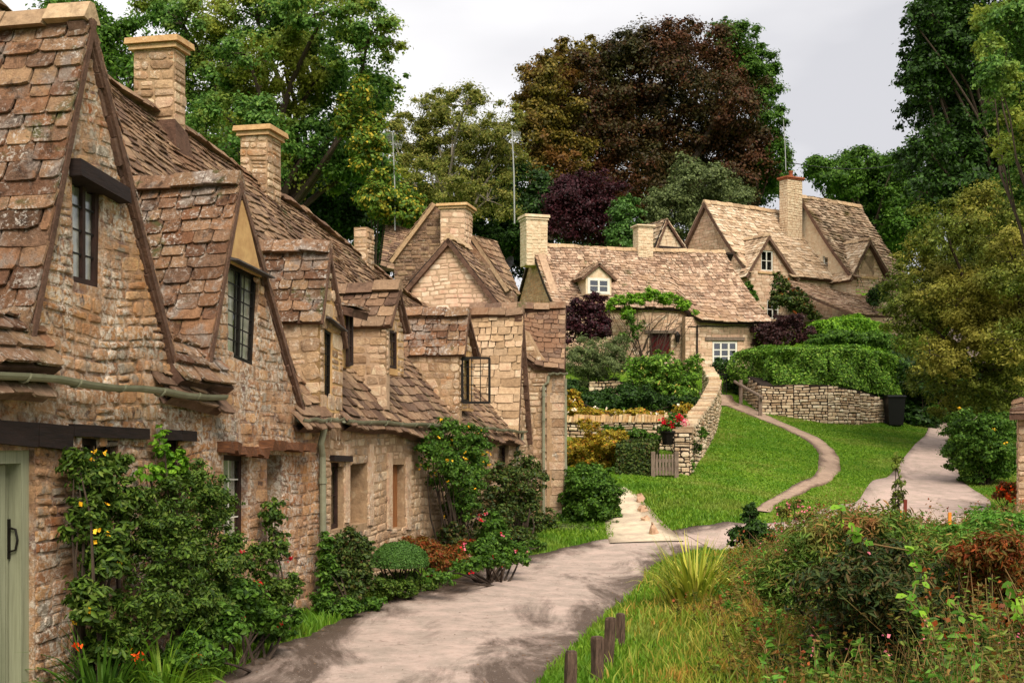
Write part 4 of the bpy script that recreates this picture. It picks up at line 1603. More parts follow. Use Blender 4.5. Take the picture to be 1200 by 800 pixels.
gable_roof(C3, ROW, (uL - .04, E2[0][1]), E2[1], (uR + .05, E2[2][1] - .02), .1, -2.1, 'tile_near', (.14, .11), (.18, .42), .018, 38, slabth=.04, capmat='tile_near')
cheek(C3, uL, 0, -1.3, zb - .5, E2[0][1], E2[0][1], ('mortar_mid', 'wall_mid'), 45, course=(.1, .17))
ewin = [(uL + .06, E2[0][1] - .04), (uR - .2, E2[0][1] - .04), (uR - .2, zb + .04), (uL + .06, zb + .04)]
stone_wall('dormer_front', C3, ROW, [(uL, zb - .1), (uR, zb - .1), (uR, E2[2][1]), (E2[1][0], E2[1][1] - .06), (uL, E2[0][1])], [ewin], .1, ('plaster', 'wall_mid'), 46)
window(C3, ROW, *ewin, inset=.03, fw=.04, nx=1, ny=1, mat='iron')
# the casement stands open towards the road
cf = Frame(ROW.W(uL + .08, 0, 0), (ROW.n * .93 + ROW.a * .37))
ca = (0.0, E2[0][1] - .06), (.42, E2[0][1] - .06), (.42, zb + .02), (0.0, zb + .02)
mb = MB()
def cas(a0, z0_, a1, z1_, w_):
    mb.beam(cf.W(a0, z0_, 0), cf.W(a1, z1_, 0), w_, .03, up=cf.n)
x0, x1, zt_, zb_ = 0.02, .44, E2[0][1] - .06, zb + .02
cas(x0, zt_, x1, zt_, .035); cas(x0, zb_, x1, zb_, .035); cas(x0, zb_, x0, zt_, .035); cas(x1, zb_, x1, zt_, .035)
for i in (1, 2):
    cas(x0 + (x1 - x0) * i / 3, zb_, x0 + (x1 - x0) * i / 3, zt_, .01)
for i in range(1, 5):
    cas(x0, zb_ + (zt_ - zb_) * i / 5, x1, zb_ + (zt_ - zb_) * i / 5, .01)
mb.build('open_casement', 'iron', C3)
p, q = ROW.R(404, 491, .13), ROW.R(535, 498, .13)
gutter(C3, ROW.W(p[0], p[1], .13), ROW.W(q[0], q[1], .13), .05)

# --- fourth cottage: steep golden slope, and the wing that stands forward -------------------------
C4 = thing('stone_cottage', 'fourth cottage of the row, with a very steep slope of golden slates', 'cottage', ROW.W(u34, 0), 'cottages of the old row')
u45 = ROW.R(618, 500)[0] + .55
poly = [(u34 + .003, -.3), (u45, -.3), (u45, 2.3), (H_R[0], 2.05), (H_A[0], H_A[1] - .1), (H_L[0], 2.05), (u34 + .003, 2.0)]
stone_wall('wall', C4, ROW, poly, [], .4, ('mortar_mid', 'wall_mid'), 14, course=(.08, .15), width=(.14, .34))
gable_roof(C4, ROW, H_L, H_A, H_R, .1, -2.2, 'tile_buff', (.15, .13), (.2, .5), .018, 39, slabth=.05, capmat='tile_main')
main_roof(C4, u34 + .3, 27.3, 24, [(H_L[0], 27, .3)])
p, q = ROW.R(556, 499, .13), ROW.R(616, 505, .13)
gutter(C4, ROW.W(p[0], p[1], .13), ROW.W(q[0], q[1], .13), .045)
a = ROW.W(*ROW.R(612, 507, .1), .1)
pipe(C4, [a, a - Vector((0, 0, .1)), ROW.W(*ROW.R(606, 525, .06), .06), ROW.W(*ROW.R(605, 600, .06), .06)], .03)

C5 = thing('stone_cottage', 'end cottage of the row, its narrow stone wing standing forward with long quoins', 'cottage', ROW.W(u45, 0), 'cottages of the old row')
JF = .68      # stands this far forward
jw = Frame(ROW.W(u45, 0, 0), ROW.n, -ROW.a)        # side wall towards the camera: coordinate = distance towards the road
jz = lambda x, py: jw.R(x, py)[1]
JX1 = jw.R(659, 500)[0]
jpoly = [(-.9, -.2), (JX1, -.2), (JX1, jz(657, 436)), (JX1 - .2, jz(645, 430)), (jw.R(630, 500)[0], jz(630, 412)), (jw.R(617, 500)[0], jz(617, 388)), (-.9, jz(613, 384))]
stone_wall('wall', C5, jw, jpoly, [], .3, ('mortar_mid', 'wall_mid'), 15, course=(.09, .17), width=(.16, .4), prot=(.005, .024))
# quoins on the corner
mb = MB()
z = .1
rg = random.Random(4)
k = 0
while z < jz(657, 440) - .1:
    h = rg.uniform(.13, .24)
    L = .34 if k % 2 else .2
    k += 1
    jj = [rg.uniform(-.008, .008) for _ in range(4)]
    mb.hexa([jw.W(JX1 - L, z, -.2), jw.W(JX1 + .02 + jj[0], z, -.2), jw.W(JX1 + .02 + jj[1], z, .03 + jj[2]), jw.W(JX1 - L, z, .03 + jj[2]),
             jw.W(JX1 - L, z + h - .012, -.2), jw.W(JX1 + .02 + jj[0], z + h - .012, -.2), jw.W(JX1 + .02 + jj[1], z + h - .012, .03 + jj[2]), jw.W(JX1 - L, z + h - .012, .03 + jj[2])])
    z += h
mb.build('quoins', 'wall_mid', C5)
# gabled front of the wing towards the road
jf = Frame(jw.W(JX1, 0, 0), (.04, 1))
zw = jz(657, 440)
WL = 3.4
jridge = 1.35
zr5 = H + (HY - 360) * (jf.W(jridge, 0, 0).y) / F
stone_wall('gable_wall', C5, jf, [(.01, -.1), (WL, -.1), (WL, zw), (jridge + .2, zr5 - .1), (0.01, zw)], [[(1.2, 1), (1.9, 1), (1.9, 2), (1.2, 2)]], .3, ('mortar_mid', 'wall_mid'), 16)
window(C5, jf, (1.2, 2), (1.9, 2), (1.9, 1), (1.2, 1), inset=.14, nx=2, ny=3, mat='brown_frame', mull=[.5])
# roof of the wing: left slope sweeps up to the left
def SJ(s, t):
    # s: 0 left/back .. 1 front (towards the road)
    lowz = np.interp(s, [0, .25, .45, .7, 1], [jz(613, 386), jz(618, 388), jz(630, 410), jz(645, 430), jz(659, 434)])
    n0 = -1.2 + (JX1 + 1.2 + .07) * s
    e = jw.W(n0, float(lowz) + .02, .12)
    r = jw.W(n0, zr5, 0) + jf.a * jridge
    v = e.lerp(r, t)
    v.z -= .06 * math.sin(math.pi * t)
    return v
mb = MB()
tiles(mb, SJ, .16, .12, (.16, .32), .018, 50, res=(10, 6), slabth=.08)
S = bil(jf.W(WL + .1, zw, .07), jf.W(WL + .1, zw, -1.9), jf.W(jridge, zr5, .07), jf.W(jridge, zr5, -1.9))
tiles(mb, S, .2, .14, (.2, .4), .018, 51, res=(4, 4))
r5 = mb.build('roof', ['tile_main', 'verge'], C5)
ridge_cap(r5, [jf.W(jridge, zr5 + .06, -1.9), jf.W(jridge, zr5 + .06, .07)], mat='tile_main', seed=9)
a = jw.W(JX1 - .25, jz(650, 437), .1)
b = jw.W(JX1 + .12, jz(662, 437), .1)
gutter(C5, a, b, .045)
jp = [(643, 440), (642, 448), (637, 452), (637, 510), (637, 560), (637, 618)]
pipe(C5, [jw.W(*jw.R(x, y, .08), .08) for x, y in jp], .03)
pipe(C5, [jf.W(.15, zw - .05, .06), jf.W(.15, zw - .9, .06), jf.W(.12, .3, .06)], .03)

# --- the tall house end behind the row ------------------------------------------------------------
C6 = thing('stone_house', 'taller house behind the row, pale gable end with dark bargeboards and squat chimney', 'house', ROW.W(27.4, 1.2, -2))
gf = Frame(ROW.W(27.4, 0, 0), ROW.n, -ROW.a)
gp = lambda x, y, n=0: gf.R(x, y, n)
gl, ga, gr = gp(482, 333), gp(527, 282), gp(592, 366)
stone_wall('wall', C6, gf, [(gl[0], 1.2), (gr[0], 1.2), (gr[0], gr[1]), ga, gl], [], .3, ('mortar_far', 'wall_far'), 17, course=(.08, .15), width=(.15, .36))
mb = MB()
Lf, Lb = .12, -1.5
S = bil(gf.W(gl[0] - .12, gl[1] - .1, Lb), gf.W(gl[0] - .12, gl[1] - .1, Lf), gf.W(ga[0], ga[1] + .05, Lb), gf.W(ga[0], ga[1] + .05, Lf))
tiles(mb, S, .18, .14, (.2, .4), .018, 52, res=(4, 4))
S = bil(gf.W(gr[0] + .12, gr[1] - .1, Lf), gf.W(gr[0] + .12, gr[1] - .1, Lb), gf.W(ga[0], ga[1] + .05, Lf), gf.W(ga[0], ga[1] + .05, Lb))
tiles(mb, S, .18, .14, (.2, .4), .018, 53, res=(4, 4))
r6 = mb.build('roof', ['tile_main', 'verge'], C6)
ridge_cap(r6, [gf.W(ga[0], ga[1] + .1, Lf), gf.W(ga[0], ga[1] + .1, Lb)], seed=12)
mb = MB()
for (p, q) in ((gl, ga), (ga, gr)):
    mb.beam(gf.W(p[0], p[1] - .02, .1), gf.W(q[0], q[1] - .02, .1), .03, .1, up=gf.n.cross(gf.W(q[0], q[1]) - gf.W(p[0], p[1])))
mb.build('bargeboard', 'oak_dark', C6)
# higher cross gable and chimney
kf = Frame(ROW.W(30.2, 0, 0), ROW.n, -ROW.a)
kp = lambda x, y: kf.R(x, y)
ka, kl, kr = kp(508, 240), kp(462, 302), kp(603, 345)
kr2 = kp(556, 290)
stone_wall('rear_gable', C6, kf, [(kl[0], 3), (kr[0], 3), (kr[0], kr[1]), kr2, ka, kl], [], .3, ('tile_main', 'tile_main'), 18, course=(.07, .12), width=(.14, .3))
mb = MB()
S = bil(kf.W(kl[0] - .1, kl[1] - .08, -3), kf.W(kl[0] - .1, kl[1] - .08, .1), kf.W(ka[0], ka[1] + .04, -3), kf.W(ka[0], ka[1] + .04, .1))
tiles(mb, S, .18, .14, (.2, .4), .02, 54, res=(4, 4))
S = bil(kf.W(kr[0] - .1, kr[1] + .1, .1), kf.W(kr[0] - .1, kr[1] + .1, -1), kf.W(kp(553, 275)[0], kp(553, 275)[1], -.1), kf.W(kp(570, 275)[0], kp(570, 275)[1], -1))
tiles(mb, S, .18, .14, (.2, .4), .02, 55, res=(4, 4))
mb.build('rear_roof', ['tile_main', 'ridge'], C6)
c0, c1 = kp(521, 243), kp(549, 243)
chimney(C6, kf, c0[0], c1[0], .35, -.35, 5.2, c0[1] - .1, mats=('mortar_far', 'wall_far'), seed=19, caph=.12)
# lean-to roof left of it
l0 = P(446, 305, 33)
mb = MB()
S = bil(P(446, 312, 32), P(474, 318, 31), P(452, 262, 35), P(482, 270, 34))
tiles(mb, S, .2, .16, (.25, .45), .02, 56, res=(3, 3))
mb.build('lean_to_roof', ['tile_main', 'verge'], C6)

# ------------------------------------------------------------------ the house across the green
def box_walls(parent, fr, L, D, zb, zw, mats, seed, holes=(), gable_left=None, thick=.3, course=(.1, .18), zb2=None, name='wall', sides='flr'):
    """front wall along the frame, gable ends at 0 and L, depth D; gable_left = ridge height"""
    kw = dict(course=course, width=(.18, .45), prot=(.004, .016))
    stone_wall(name, parent, fr, [(0, zb), (L, zb), (L, zw), (0, zw)], list(holes), thick, mats, seed, **kw)
    rz = gable_left
    for k, (x, s) in enumerate(((0, 'l'), (L, 'r'))):
        if s not in sides:
            continue
        f2 = Frame(fr.W(x, 0, 0), -fr.n, -fr.a if x == 0 else fr.a)
        e = 0.01
        stone_wall('gable_wall', parent, f2, [(e, zb), (D, zb), (D, zw), (D / 2, rz), (e, zw)], [], thick, mats, seed + 3 + k, **kw)


ML = Frame(P(650, 440, 49), (math.cos(math.radians(18)), math.sin(math.radians(18))))
L1 = thing('stone_house', 'low wide stone house behind the lawn, with dark red door and small white dormer', 'house', ML.W(4, 4.0, -1))
zc = 3.6
zeL = ML.R(720, 357)[1]
zeR = 6.75
zrL = P(620, 286, 51.3).z
xm = ML.R(805, 400)[0]
xr = ML.R(892, 400)[0]
DD = 4.8
door = quad(ML, [(762, 390), (786, 390), (786, 420), (762, 420)])
win = quad(ML, [(835, 400), (864, 400), (864, 427), (835, 427)])
door = [(a, z) for a, z in door]
stone_wall('wall', L1, ML, [(0, zc), (xm, zc), (xm, zeL), (0, zeL)], [door], .3, ('mortar_far', 'wall_far'), 101, course=(.1, .18), width=(.18, .45), prot=(.003, .014))
MR = Frame(ML.W(0, 0, .5), ML.a, ML.n)
win = list(quad(MR, [(835, 400), (864, 400), (864, 427), (835, 427)]))
xm2 = MR.R(803, 400)[0]
xr2 = MR.R(884, 400)[0]
stone_wall('wall', L1, MR, [(xm2, zc), (xr2, zc), (xr2, zeR), (xm2, zeR)], [win], .3, ('mortar_far', 'wall_far'), 102, course=(.1, .18), width=(.18, .45), prot=(.003, .014))
fl = Frame(ML.W(0, 0, 0), -ML.n, -ML.a)
stone_wall('gable_wall', L1, fl, [(.01, zc), (DD, zc), (DD, zeL), (DD / 2, zrL), (.01, zeL)], [], .3, ('mortar_far', 'wall_gable'), 103, course=(.08, .14), width=(.15, .4), prot=(.002, .008))
fr2 = Frame(MR.W(xr2, 0, 0), -ML.n, ML.a)
stone_wall('gable_wall', L1, fr2, [(.01, zc), (DD + .5, zc), (DD + .5, zeL), (DD / 2 + .5, zrL - .4), (.01, zeR)], [], .3, ('mortar_far', 'wall_far'), 104)
zrR = P(845, 296, 54).z


def SL(s, t):
    x = -.12 + (xr + .12 + .1) * s
    lo = ML.W(x, zeL - .12, .2) if x < xm else ML.W(x, zeR - .1, .75)
    k = min(1, max(0, (x - xm + .1) / .2))
    lo = ML.W(x, zeL - .12, .2).lerp(ML.W(x, zeR - .12, .78), k)
    hi = ML.W(x - .18 * max(0, s - .85) / .15 * 6 * .5, zrL + (zrR - zrL) * s, -DD / 2)
    v = lo.lerp(hi, t)
    v.z -= .14 * math.sin(math.pi * t) * (1 + .5 * k) + .05 * math.sin(x * 1.1 + 2 * t) + .06 * math.sin(math.pi * min(s * 1.2, 1)) * t
    return v


mb = MB()
tiles(mb, SL, .2, .13, (.2, .45), .028, 105, res=(40, 8), jit=.2, lift=1.6, slabth=.12)
S = bil(ML.W(xr, zeL - .1, -DD - .2), ML.W(-.1, zeL - .1, -DD - .2), ML.W(xr, zrR, -DD / 2), ML.W(-.1, zrL, -DD / 2))
tiles(mb, S, .35, .3, (.4, .8), .03, 106, res=(6, 4))
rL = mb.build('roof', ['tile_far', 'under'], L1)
ridge_cap(rL, [ML.W(-.1 + (xr - .3) * i / 12, zrL + (zrR - zrL) * i / 12 + .03 - .06 * math.sin(math.pi * min(i / 10, 1)), -DD / 2) for i in range(13)], w=.15, h=.1, mat='ridge', seed=7)
# chimneys
a0, z0 = Frame(ML.W(0, 0, -DD / 2), ML.a).R(612, 252)
a1 = Frame(ML.W(0, 0, -DD / 2), ML.a).R(639, 252)[0]
chimney(L1, ML, a0 + .05, a1 - .05, -DD / 2 + .4, -DD / 2 - .4, zrL - .9, z0 - .22, mats=('cream_render', 'cream_render'), seed=21, capmat='cream_render', caph=.2)
q = Frame(ML.W(0, 0, -DD / 2), ML.a)
chimney(L1, ML, q.R(745, 265)[0], q.R(762, 265)[0], -DD / 2 + .28, -DD / 2 - .28, zrL - .6, q.R(745, 267)[1], mats=('cream_render', 'cream_render'), seed=22, capmat='cream_render', caph=.1)
# white dormer
dq = ML.R(688, 345, .05), ML.R(715, 345, .05)
wt = ML.R(702, 325, .05)[1]
ap = ML.R(702, 310, .05)[1]
x0, x1, zb = dq[0][0], dq[1][0], dq[0][1]
DF = Frame(ML.W(0, 0, .05), ML.a, ML.n)
mb = MB()
slab(mb, DF, [(x0 - .05, zb), (x1 + .05, zb), (x1 + .05, wt), ((x0 + x1) / 2, ap), (x0 - .05, wt)], [[(x0 + .02, zb + .04), (x1 - .02, zb + .04), (x1 - .02, wt - .03), (x0 + .02, wt - .03)]], 1.4)
dm = mb.build('dormer', 'cream_render', L1)
window(L1, DF, (x0 + .02, wt - .03), (x1 - .02, wt - .03), (x1 - .02, zb + .04), (x0 + .02, zb + .04), inset=.0, fw=.1, nx=2, ny=2, bar=.03, mat='white_paint', mull=[.5])
mb = MB()
am = (x0 + x1) / 2
for (p, qn, sd) in (((x0 - .28, wt - .06), (am, ap + .06), 1), ((x1 + .28, wt - .06), (am, ap + .06), 2)):
    S = bil(DF.W(p[0], p[1], -1.6), DF.W(p[0], p[1], .1), DF.W(qn[0], qn[1], -1.6), DF.W(qn[0], qn[1], .1))
    tiles(mb, S, .13, .11, (.2, .36), .02, 110 + sd, res=(3, 3))
mb.build('dormer_roof', ['tile_far', 'verge'], L1)
# door, lintels, window, lantern, downpipe
mb = MB()
slab(mb, ML, door, [], .06, 0, -.12)
dr = mb.build('door', 'red_door', L1)
mb = MB()
for k in range(5):
    xx = door[0][0] + (door[1][0] - door[0][0]) * (k + .5) / 5
    mb.hexa([ML.W(xx - .012, zc, -.119), ML.W(xx + .012, zc, -.119), ML.W(xx + .012, door[0][1] - .05, -.119), ML.W(xx - .012, door[0][1] - .05, -.119), ML.W(xx - .012, zc, -.105), ML.W(xx + .012, zc, -.105), ML.W(xx + .012, door[0][1] - .05, -.105), ML.W(xx - .012, door[0][1] - .05, -.105)])
mb.build('door_batten', 'red_door', dr)
lintel(L1, ML, ML.R(755, 387), ML.R(792, 387), .12, .06, .3, 'grey_wood')
lintel(L1, MR, MR.R(826, 395), MR.R(872, 395), .13, .06, .3, 'grey_wood')
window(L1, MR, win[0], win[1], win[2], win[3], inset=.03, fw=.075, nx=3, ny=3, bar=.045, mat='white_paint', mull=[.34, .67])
lq = ML.R(793, 395, .12)
mb = MB()
o_ = ML.W(lq[0], lq[1] - .22, .2)
mb.lathe(o_, [(.0, 0), (.07, .02), (.11, .26), (.14, .28), (.05, .38), (.02, .44), (0, .45)], 6)
mb.tube([ML.W(lq[0], lq[1] + .05, 0), ML.W(lq[0], lq[1] + .2, .12), ML.W(lq[0], lq[1] + .2, .2)], .015, 5)
mb.build('wall_lantern', 'iron', L1)
pipe(L1, [MR.W(*MR.R(817, 381, .1), .1), MR.W(*MR.R(817, 384, .06), .06), MR.W(*MR.R(817, 430, .06), .06)], .035, mat='oak_dark')
p, q_ = MR.R(806, 382, .3), MR.R(886, 381, .3)
gutter(L1, MR.W(p[0], p[1], .3), MR.W(q_[0], q_[1], .3), .05, mat='iron')
mb = MB()
o_ = P(598, 309, 50.5)
N = 14
dn = Vector((-.75, -.6, .3)).normalized()
e1 = dn.cross(Vector((0, 0, 1))).normalized()
e2 = dn.cross(e1)
ringp = [o_ + dn * .0]
for rr, dd in ((.15, .02), (.3, .08)):
    ringp += [o_ + (e1 * math.cos(2 * math.pi * k / N) + e2 * math.sin(2 * math.pi * k / N)) * rr + dn * dd for k in range(N)]
fs = [(0, 1 + k, 1 + (k + 1) % N) for k in range(N)] + [(1 + k, 1 + N + k, 1 + N + (k + 1) % N, 1 + (k + 1) % N) for k in range(N)]
mb.add(ringp, fs)
mb.tube([o_, o_ + dn * .3], .012, 5)
mb.tube([o_ - dn * .02, o_ + Vector((.35, .1, -.15))], .02, 5)
mb.build('satellite_dish', 'iron', L1)

# ------------------------------------------------------------------ the gabled house up the hill
a30 = math.radians(30)
MM = Frame(P(878, 380, 57), (math.cos(a30), math.sin(a30)))
M1 = thing('stone_house', 'tall gabled stone house up the hill on the right, with two pointed dormers', 'house', MM.W(4, 6.8, -2))
zgM = 5.8
zeM = MM.R(878, 318)[1]
zrM = P(827, 238, 59.6).z
DM = 6.0
LM = 5.2
gx = lambda x, y, n=0: MM.R(x, y, n)
# dormer N outline on the front wall
nL, nA, nR = gx(872, 322), gx(898, 276), gx(932, 326)
wn = list(quad(MM, [(892, 293), (906, 294), (906, 318), (892, 317)]))
wl = list(quad(MM, [(899, 351), (913, 352), (913, 374), (899, 373)]))
kw = dict(course=(.12, .2), width=(.2, .5), prot=(.003, .014))
stone_wall('wall', M1, MM, [(0, zgM), (LM, zgM), (LM, zeM), (nR[0], zeM), (nA[0], nA[1] - .1), (nL[0], zeM), (0, zeM)], [wn, wl], .3, ('mortar_far', 'wall_far'), 121, **kw)
f2 = Frame(MM.W(0, 0, 0), -MM.n, -MM.a)
stone_wall('gable_wall', M1, f2, [(.01, zgM), (DM, zgM), (DM, zeM), (DM / 2, zrM - .05), (.01, zeM)], [], .3, ('mortar_far', 'wall_far'), 122, **kw)
mb = MB()
S1 = bil(MM.W(-.18, zeM - .1, .22), MM.W(LM, zeM - .1, .22), MM.W(-.18, zrM + .05, -DM / 2), MM.W(LM, zrM - .05, -DM / 2), sag=.15, wob=.05)
cutN = (nL[0] + .3, nR[0] - .3)
tiles(mb, S1, .24, .15, (.25, .5), .03, 123, res=(12, 6), jit=.2, slabth=.14, skip=lambda s, t: t < .3 and cutN[0] < -.18 + s * (LM + .18) < cutN[1])
S = bil(MM.W(LM, zeM, -DM), MM.W(-.18, zeM, -DM), MM.W(LM, zrM - .05, -DM / 2), MM.W(-.18, zrM + .05, -DM / 2))
tiles(mb, S, .35, .3, (.4, .8), .03, 124, res=(6, 4), slabth=.14)
rM = mb.build('roof', ['tile_gold', 'verge'], M1)
ridge_cap(rM, [MM.W(-.18, zrM + .1, -DM / 2), MM.W(LM, zrM, -DM / 2)], w=.17, h=.12, mat='ridge', seed=4)
gable_roof(M1, MM, nL, nA, nR, .2, -2.4, 'tile_gold', (.17, .14), (.2, .4), .025, 125, slabth=.12, capmat='ridge')
window(M1, MM, *[wn[i] for i in (0, 1, 2, 3)], inset=.05, fw=.06, nx=2, ny=2, bar=.03, mat='white_paint', mull=[.5])
window(M1, MM, *[wl[i] for i in (0, 1, 2, 3)], inset=.05, fw=.06, nx=2, ny=2, bar=.03, mat='white_paint', mull=[.5])
lintel(M1, MM, gx(888, 318), gx(910, 320), .08, .06, .2, 'coping', name='window_sill')
# second block, standing forward
M2F = Frame(MM.W(5.0, 0, 1.2), MM.a, MM.n)
x = M2F
D2_ = 6.4
L2_ = 3.9
ze2 = x.R(997, 322)[1]
zr2 = P(940, 232, 61.3).z
oL, oA, oR = x.R(994, 326), x.R(1016, 281), x.R(1040, 322)
wo_ = list(quad(x, [(1009, 299), (1024, 300), (1024, 323), (1009, 322)]))
wo2 = list(quad(x, [(1010, 346), (1022, 346), (1022, 362), (1010, 362)]))
stone_wall('wall', M1, x, [(0, zgM), (L2_, zgM), (L2_, ze2 - .3), (oR[0], ze2 - .3), (oA[0], oA[1] - .1), (oL[0], ze2 - .1), (0, ze2 - .1)], [wo_, wo2], .3, ('mortar_far', 'wall_far'), 131, **kw)
f3 = Frame(x.W(0, 0, 0), -x.n, -x.a)
sw = list(quad(f3, [(964, 300), (970, 300), (970, 316), (964, 315)]))
stone_wall('gable_wall', M1, f3, [(.01, zgM), (D2_, zgM), (D2_, ze2), (D2_ / 2, zr2 - .05), (.01, ze2)], [sw], .3, ('cream_render', 'cream_render'), 132, **kw)
window(M1, f3, *sw, inset=.08, fw=.05, nx=1, ny=2, mat='white_paint')
mb = MB()
S1 = bil(x.W(-.15, ze2 - .1, .22), x.W(L2_ + .1, ze2 - .5, .22), x.W(-.15, zr2 + .05, -D2_ / 2), x.W(L2_ + .1 - .2, zr2 - .1, -D2_ / 2), sag=.15, wob=.08)
tiles(mb, S1, .24, .15, (.25, .5), .035, 133, res=(12, 6), jit=.25, lift=2, slabth=.14, skip=lambda s, t: t < .3 and oL[0] + .3 < -.15 + s * (L2_ + .25) < oR[0] - .3)
S = bil(x.W(L2_, ze2, -D2_), x.W(-.18, ze2, -D2_), x.W(L2_, zr2, -D2_ / 2), x.W(-.18, zr2, -D2_ / 2))
tiles(mb, S, .35, .3, (.4, .8), .03, 134, res=(6, 4), slabth=.14)
r2 = mb.build('roof', ['tile_moss', 'verge'], M1)
ridge_cap(r2, [x.W(-.15, zr2 + .08, -D2_ / 2), x.W(L2_ - .1, zr2 - .05, -D2_ / 2)], w=.17, h=.12, mat='ridge', seed=14)
gable_roof(M1, x, oL, oA, oR, .2, -2.2, 'tile_gold', (.17, .14), (.2, .4), .025, 135, slabth=.12)
window(M1, x, *wo_, inset=.05, fw=.06, nx=2, ny=2, bar=.03, mat='white_paint', mull=[.5])
window(M1, x, *wo2, inset=.05, fw=.06, nx=2, ny=2, bar=.03, mat='white_paint')
lintel(M1, x, x.R(1005, 323), x.R(1028, 325), .1, .06, .2, 'coping', name='window_sill')
cc = Frame(x.W(0, 0, -D2_ / 2), x.a)
c0, c1 = cc.R(917, 210), cc.R(939, 210)
chimney(M1, x, c0[0] + .12, c1[0] - .12, -D2_ / 2 + .2, -D2_ / 2 - .35, zr2 - 3.2, c0[1], mats=('mortar_far', 'cream_render'), seed=23, capmat='pot', caph=.14, pot=True)
# lean-to roof down to the hedge
S1 = bil(x.W(-2.35, x.R(965, 372)[1] - .1, 2.6), x.W(2.2, x.R(1027, 372)[1] - .1, 1.7), MM.W(gx(905, 324)[0], zeM - .25, .32), x.W(1.1, ze2 - 1.0, .06), sag=.1)
mb = MB()
tiles(mb, S1, .2, .15, (.2, .42), .028, 136, res=(8, 6), jit=.2, slabth=.1)
mb.build('lean_to_roof', ['tile_far', 'verge'], M1)
lw = Frame(x.W(-2.2, 0, 2.3), x.a, x.n)
stone_wall('lean_to_wall', M1, lw, [(0, 5.5), (4.2, 5.5), (4.2, x.R(1027, 374)[1] - .1), (0, x.R(965, 374)[1] - .15)], [], .3, ('mortar_far', 'wall_far'), 137, **kw)

# small gable peeping out between the two houses
SG = Frame(P(768, 300, 58), (math.cos(math.radians(24)), math.sin(math.radians(24))))
S0 = thing('stone_outbuilding', 'small gabled outbuilding with dark bargeboards peeping over the ridge between the far houses', 'building', SG.W(1, 7.0, -1))
sgl, sga, sgr = SG.R(767, 290), SG.R(780, 259), SG.R(810, 290)
sgr = (sga[0] * 2 - sgl[0] + .5, sgl[1])
stone_wall('wall', S0, SG, [(sgl[0], 7.2), (sgr[0], 7.2), sgr, sga, sgl], [], .3, ('mortar_far', 'cream_render'), 141, **kw)
mb = MB()
for sg, e in ((sgl, 1), (sgr, 2)):
    S = bil(SG.W(sg[0], sg[1] - .05, .15), SG.W(sg[0], sg[1] - .05, -4), SG.W(sga[0], sga[1] + .08, .15), SG.W(sga[0], sga[1] + .08, -4))
    tiles(mb, S, .24, .18, (.25, .5), .03, 142 + e, res=(4, 4))
mb.build('roof', ['tile_gold', 'verge'], S0)
mb = MB()
for p, q_ in ((sgl, sga), (sga, sgr), ((sgl[0], sgl[1]), (sgr[0], sgr[1]))):
    mb.beam(SG.W(p[0], p[1], .08), SG.W(q_[0], q_[1], .08), .06, .16, up=Vector((0, 0, 1)))
mb.build('bargeboard', 'oak_dark', S0)

# ------------------------------------------------------------------ garden walls, gates, posts
def wall_run(name, label, pts, zf, ht, thick, mats, seed, capm=None, course=(.07, .13), group=None, cat='wall', vertical_cap=False, capw=.07):
    """dry stone wall along ground points; zf(x,y) foot height, ht(k) height at each point"""
    o0 = Vector(pts[0])
    t = thing(name, label, cat, Vector((o0.x, o0.y, zf(o0.x, o0.y))), group)
    mb, cm = MB(), MB()
    rg = random.Random(seed)
    for i in range(len(pts) - 1):
        a, b = Vector(pts[i]).xy, Vector(pts[i + 1]).xy
        L = (b - a).length
        fr = Frame(a, (b - a))
        za, zb_ = zf(a.x, a.y), zf(b.x, b.y)
        ta, tb = za + ht[i], zb_ + ht[i + 1]
        poly = [(0, za - .3), (L, zb_ - .3), (L, tb), (0, ta)]
        slab(mb, fr, poly, [], thick, 0)
        stones(mb, fr, poly, [], course, (.1, .36), (.01, .045), seed + i, 1, gap=.018, wave=.02)
        bk = Frame(fr.W(L, 0, -thick), -fr.a)
        stones(mb, bk, [(0, zb_ - .3), (L, za - .3), (L, ta), (0, tb)], [], course, (.14, .4), (.01, .04), seed + i + 9, 1, gap=.018)
        if capm:
            x = 0
            while x < L:
                w_ = rg.uniform(.7, 1.3) * capw if vertical_cap else rg.uniform(.25, .5)
                w_ = min(w_, L - x + .02)
                z = ta + (tb - ta) * (x + w_ / 2) / L
                hh = rg.uniform(.12, .2) if vertical_cap else rg.uniform(.05, .09)
                e = .03 + rg.uniform(-.015, .02)
                tl = rg.uniform(-.02, .06) if vertical_cap else 0
                g = .006
                cm.hexa([fr.W(x + g, z - .01, e), fr.W(x + w_ - g, z - .01, e), fr.W(x + w_ - g, z - .01, -thick - e), fr.W(x + g, z - .01, -thick - e),
                         fr.W(x + g + tl, z + hh, e * .6), fr.W(x + w_ - g + tl, z + hh + rg.uniform(-.01, .01), e * .6), fr.W(x + w_ - g + tl, z + hh, -thick - e * .6), fr.W(x + g + tl, z + hh, -thick - e * .6)])
                x += w_
    a, b = Vector(pts[0]).xy, Vector(pts[1]).xy
    f0 = Frame(a, (b - a))
    e0 = Frame(f0.W(-.003, 0, -thick), f0.n, -f0.a)
    za = zf(a.x, a.y)
    stones(mb, e0, [(0, za - .3), (thick, za - .3), (thick, za + ht[0]), (0, za + ht[0])], [], course, (.12, .3), (.01, .04), seed + 31, 1, gap=.018)
    slab(mb, e0, [(0, za - .3), (thick, za - .3), (thick, za + ht[0]), (0, za + ht[0])], [], .05, 0)
    mb.build('wall_body', mats, t)
    if capm:
        cm.build('coping', capm, t)
    return t


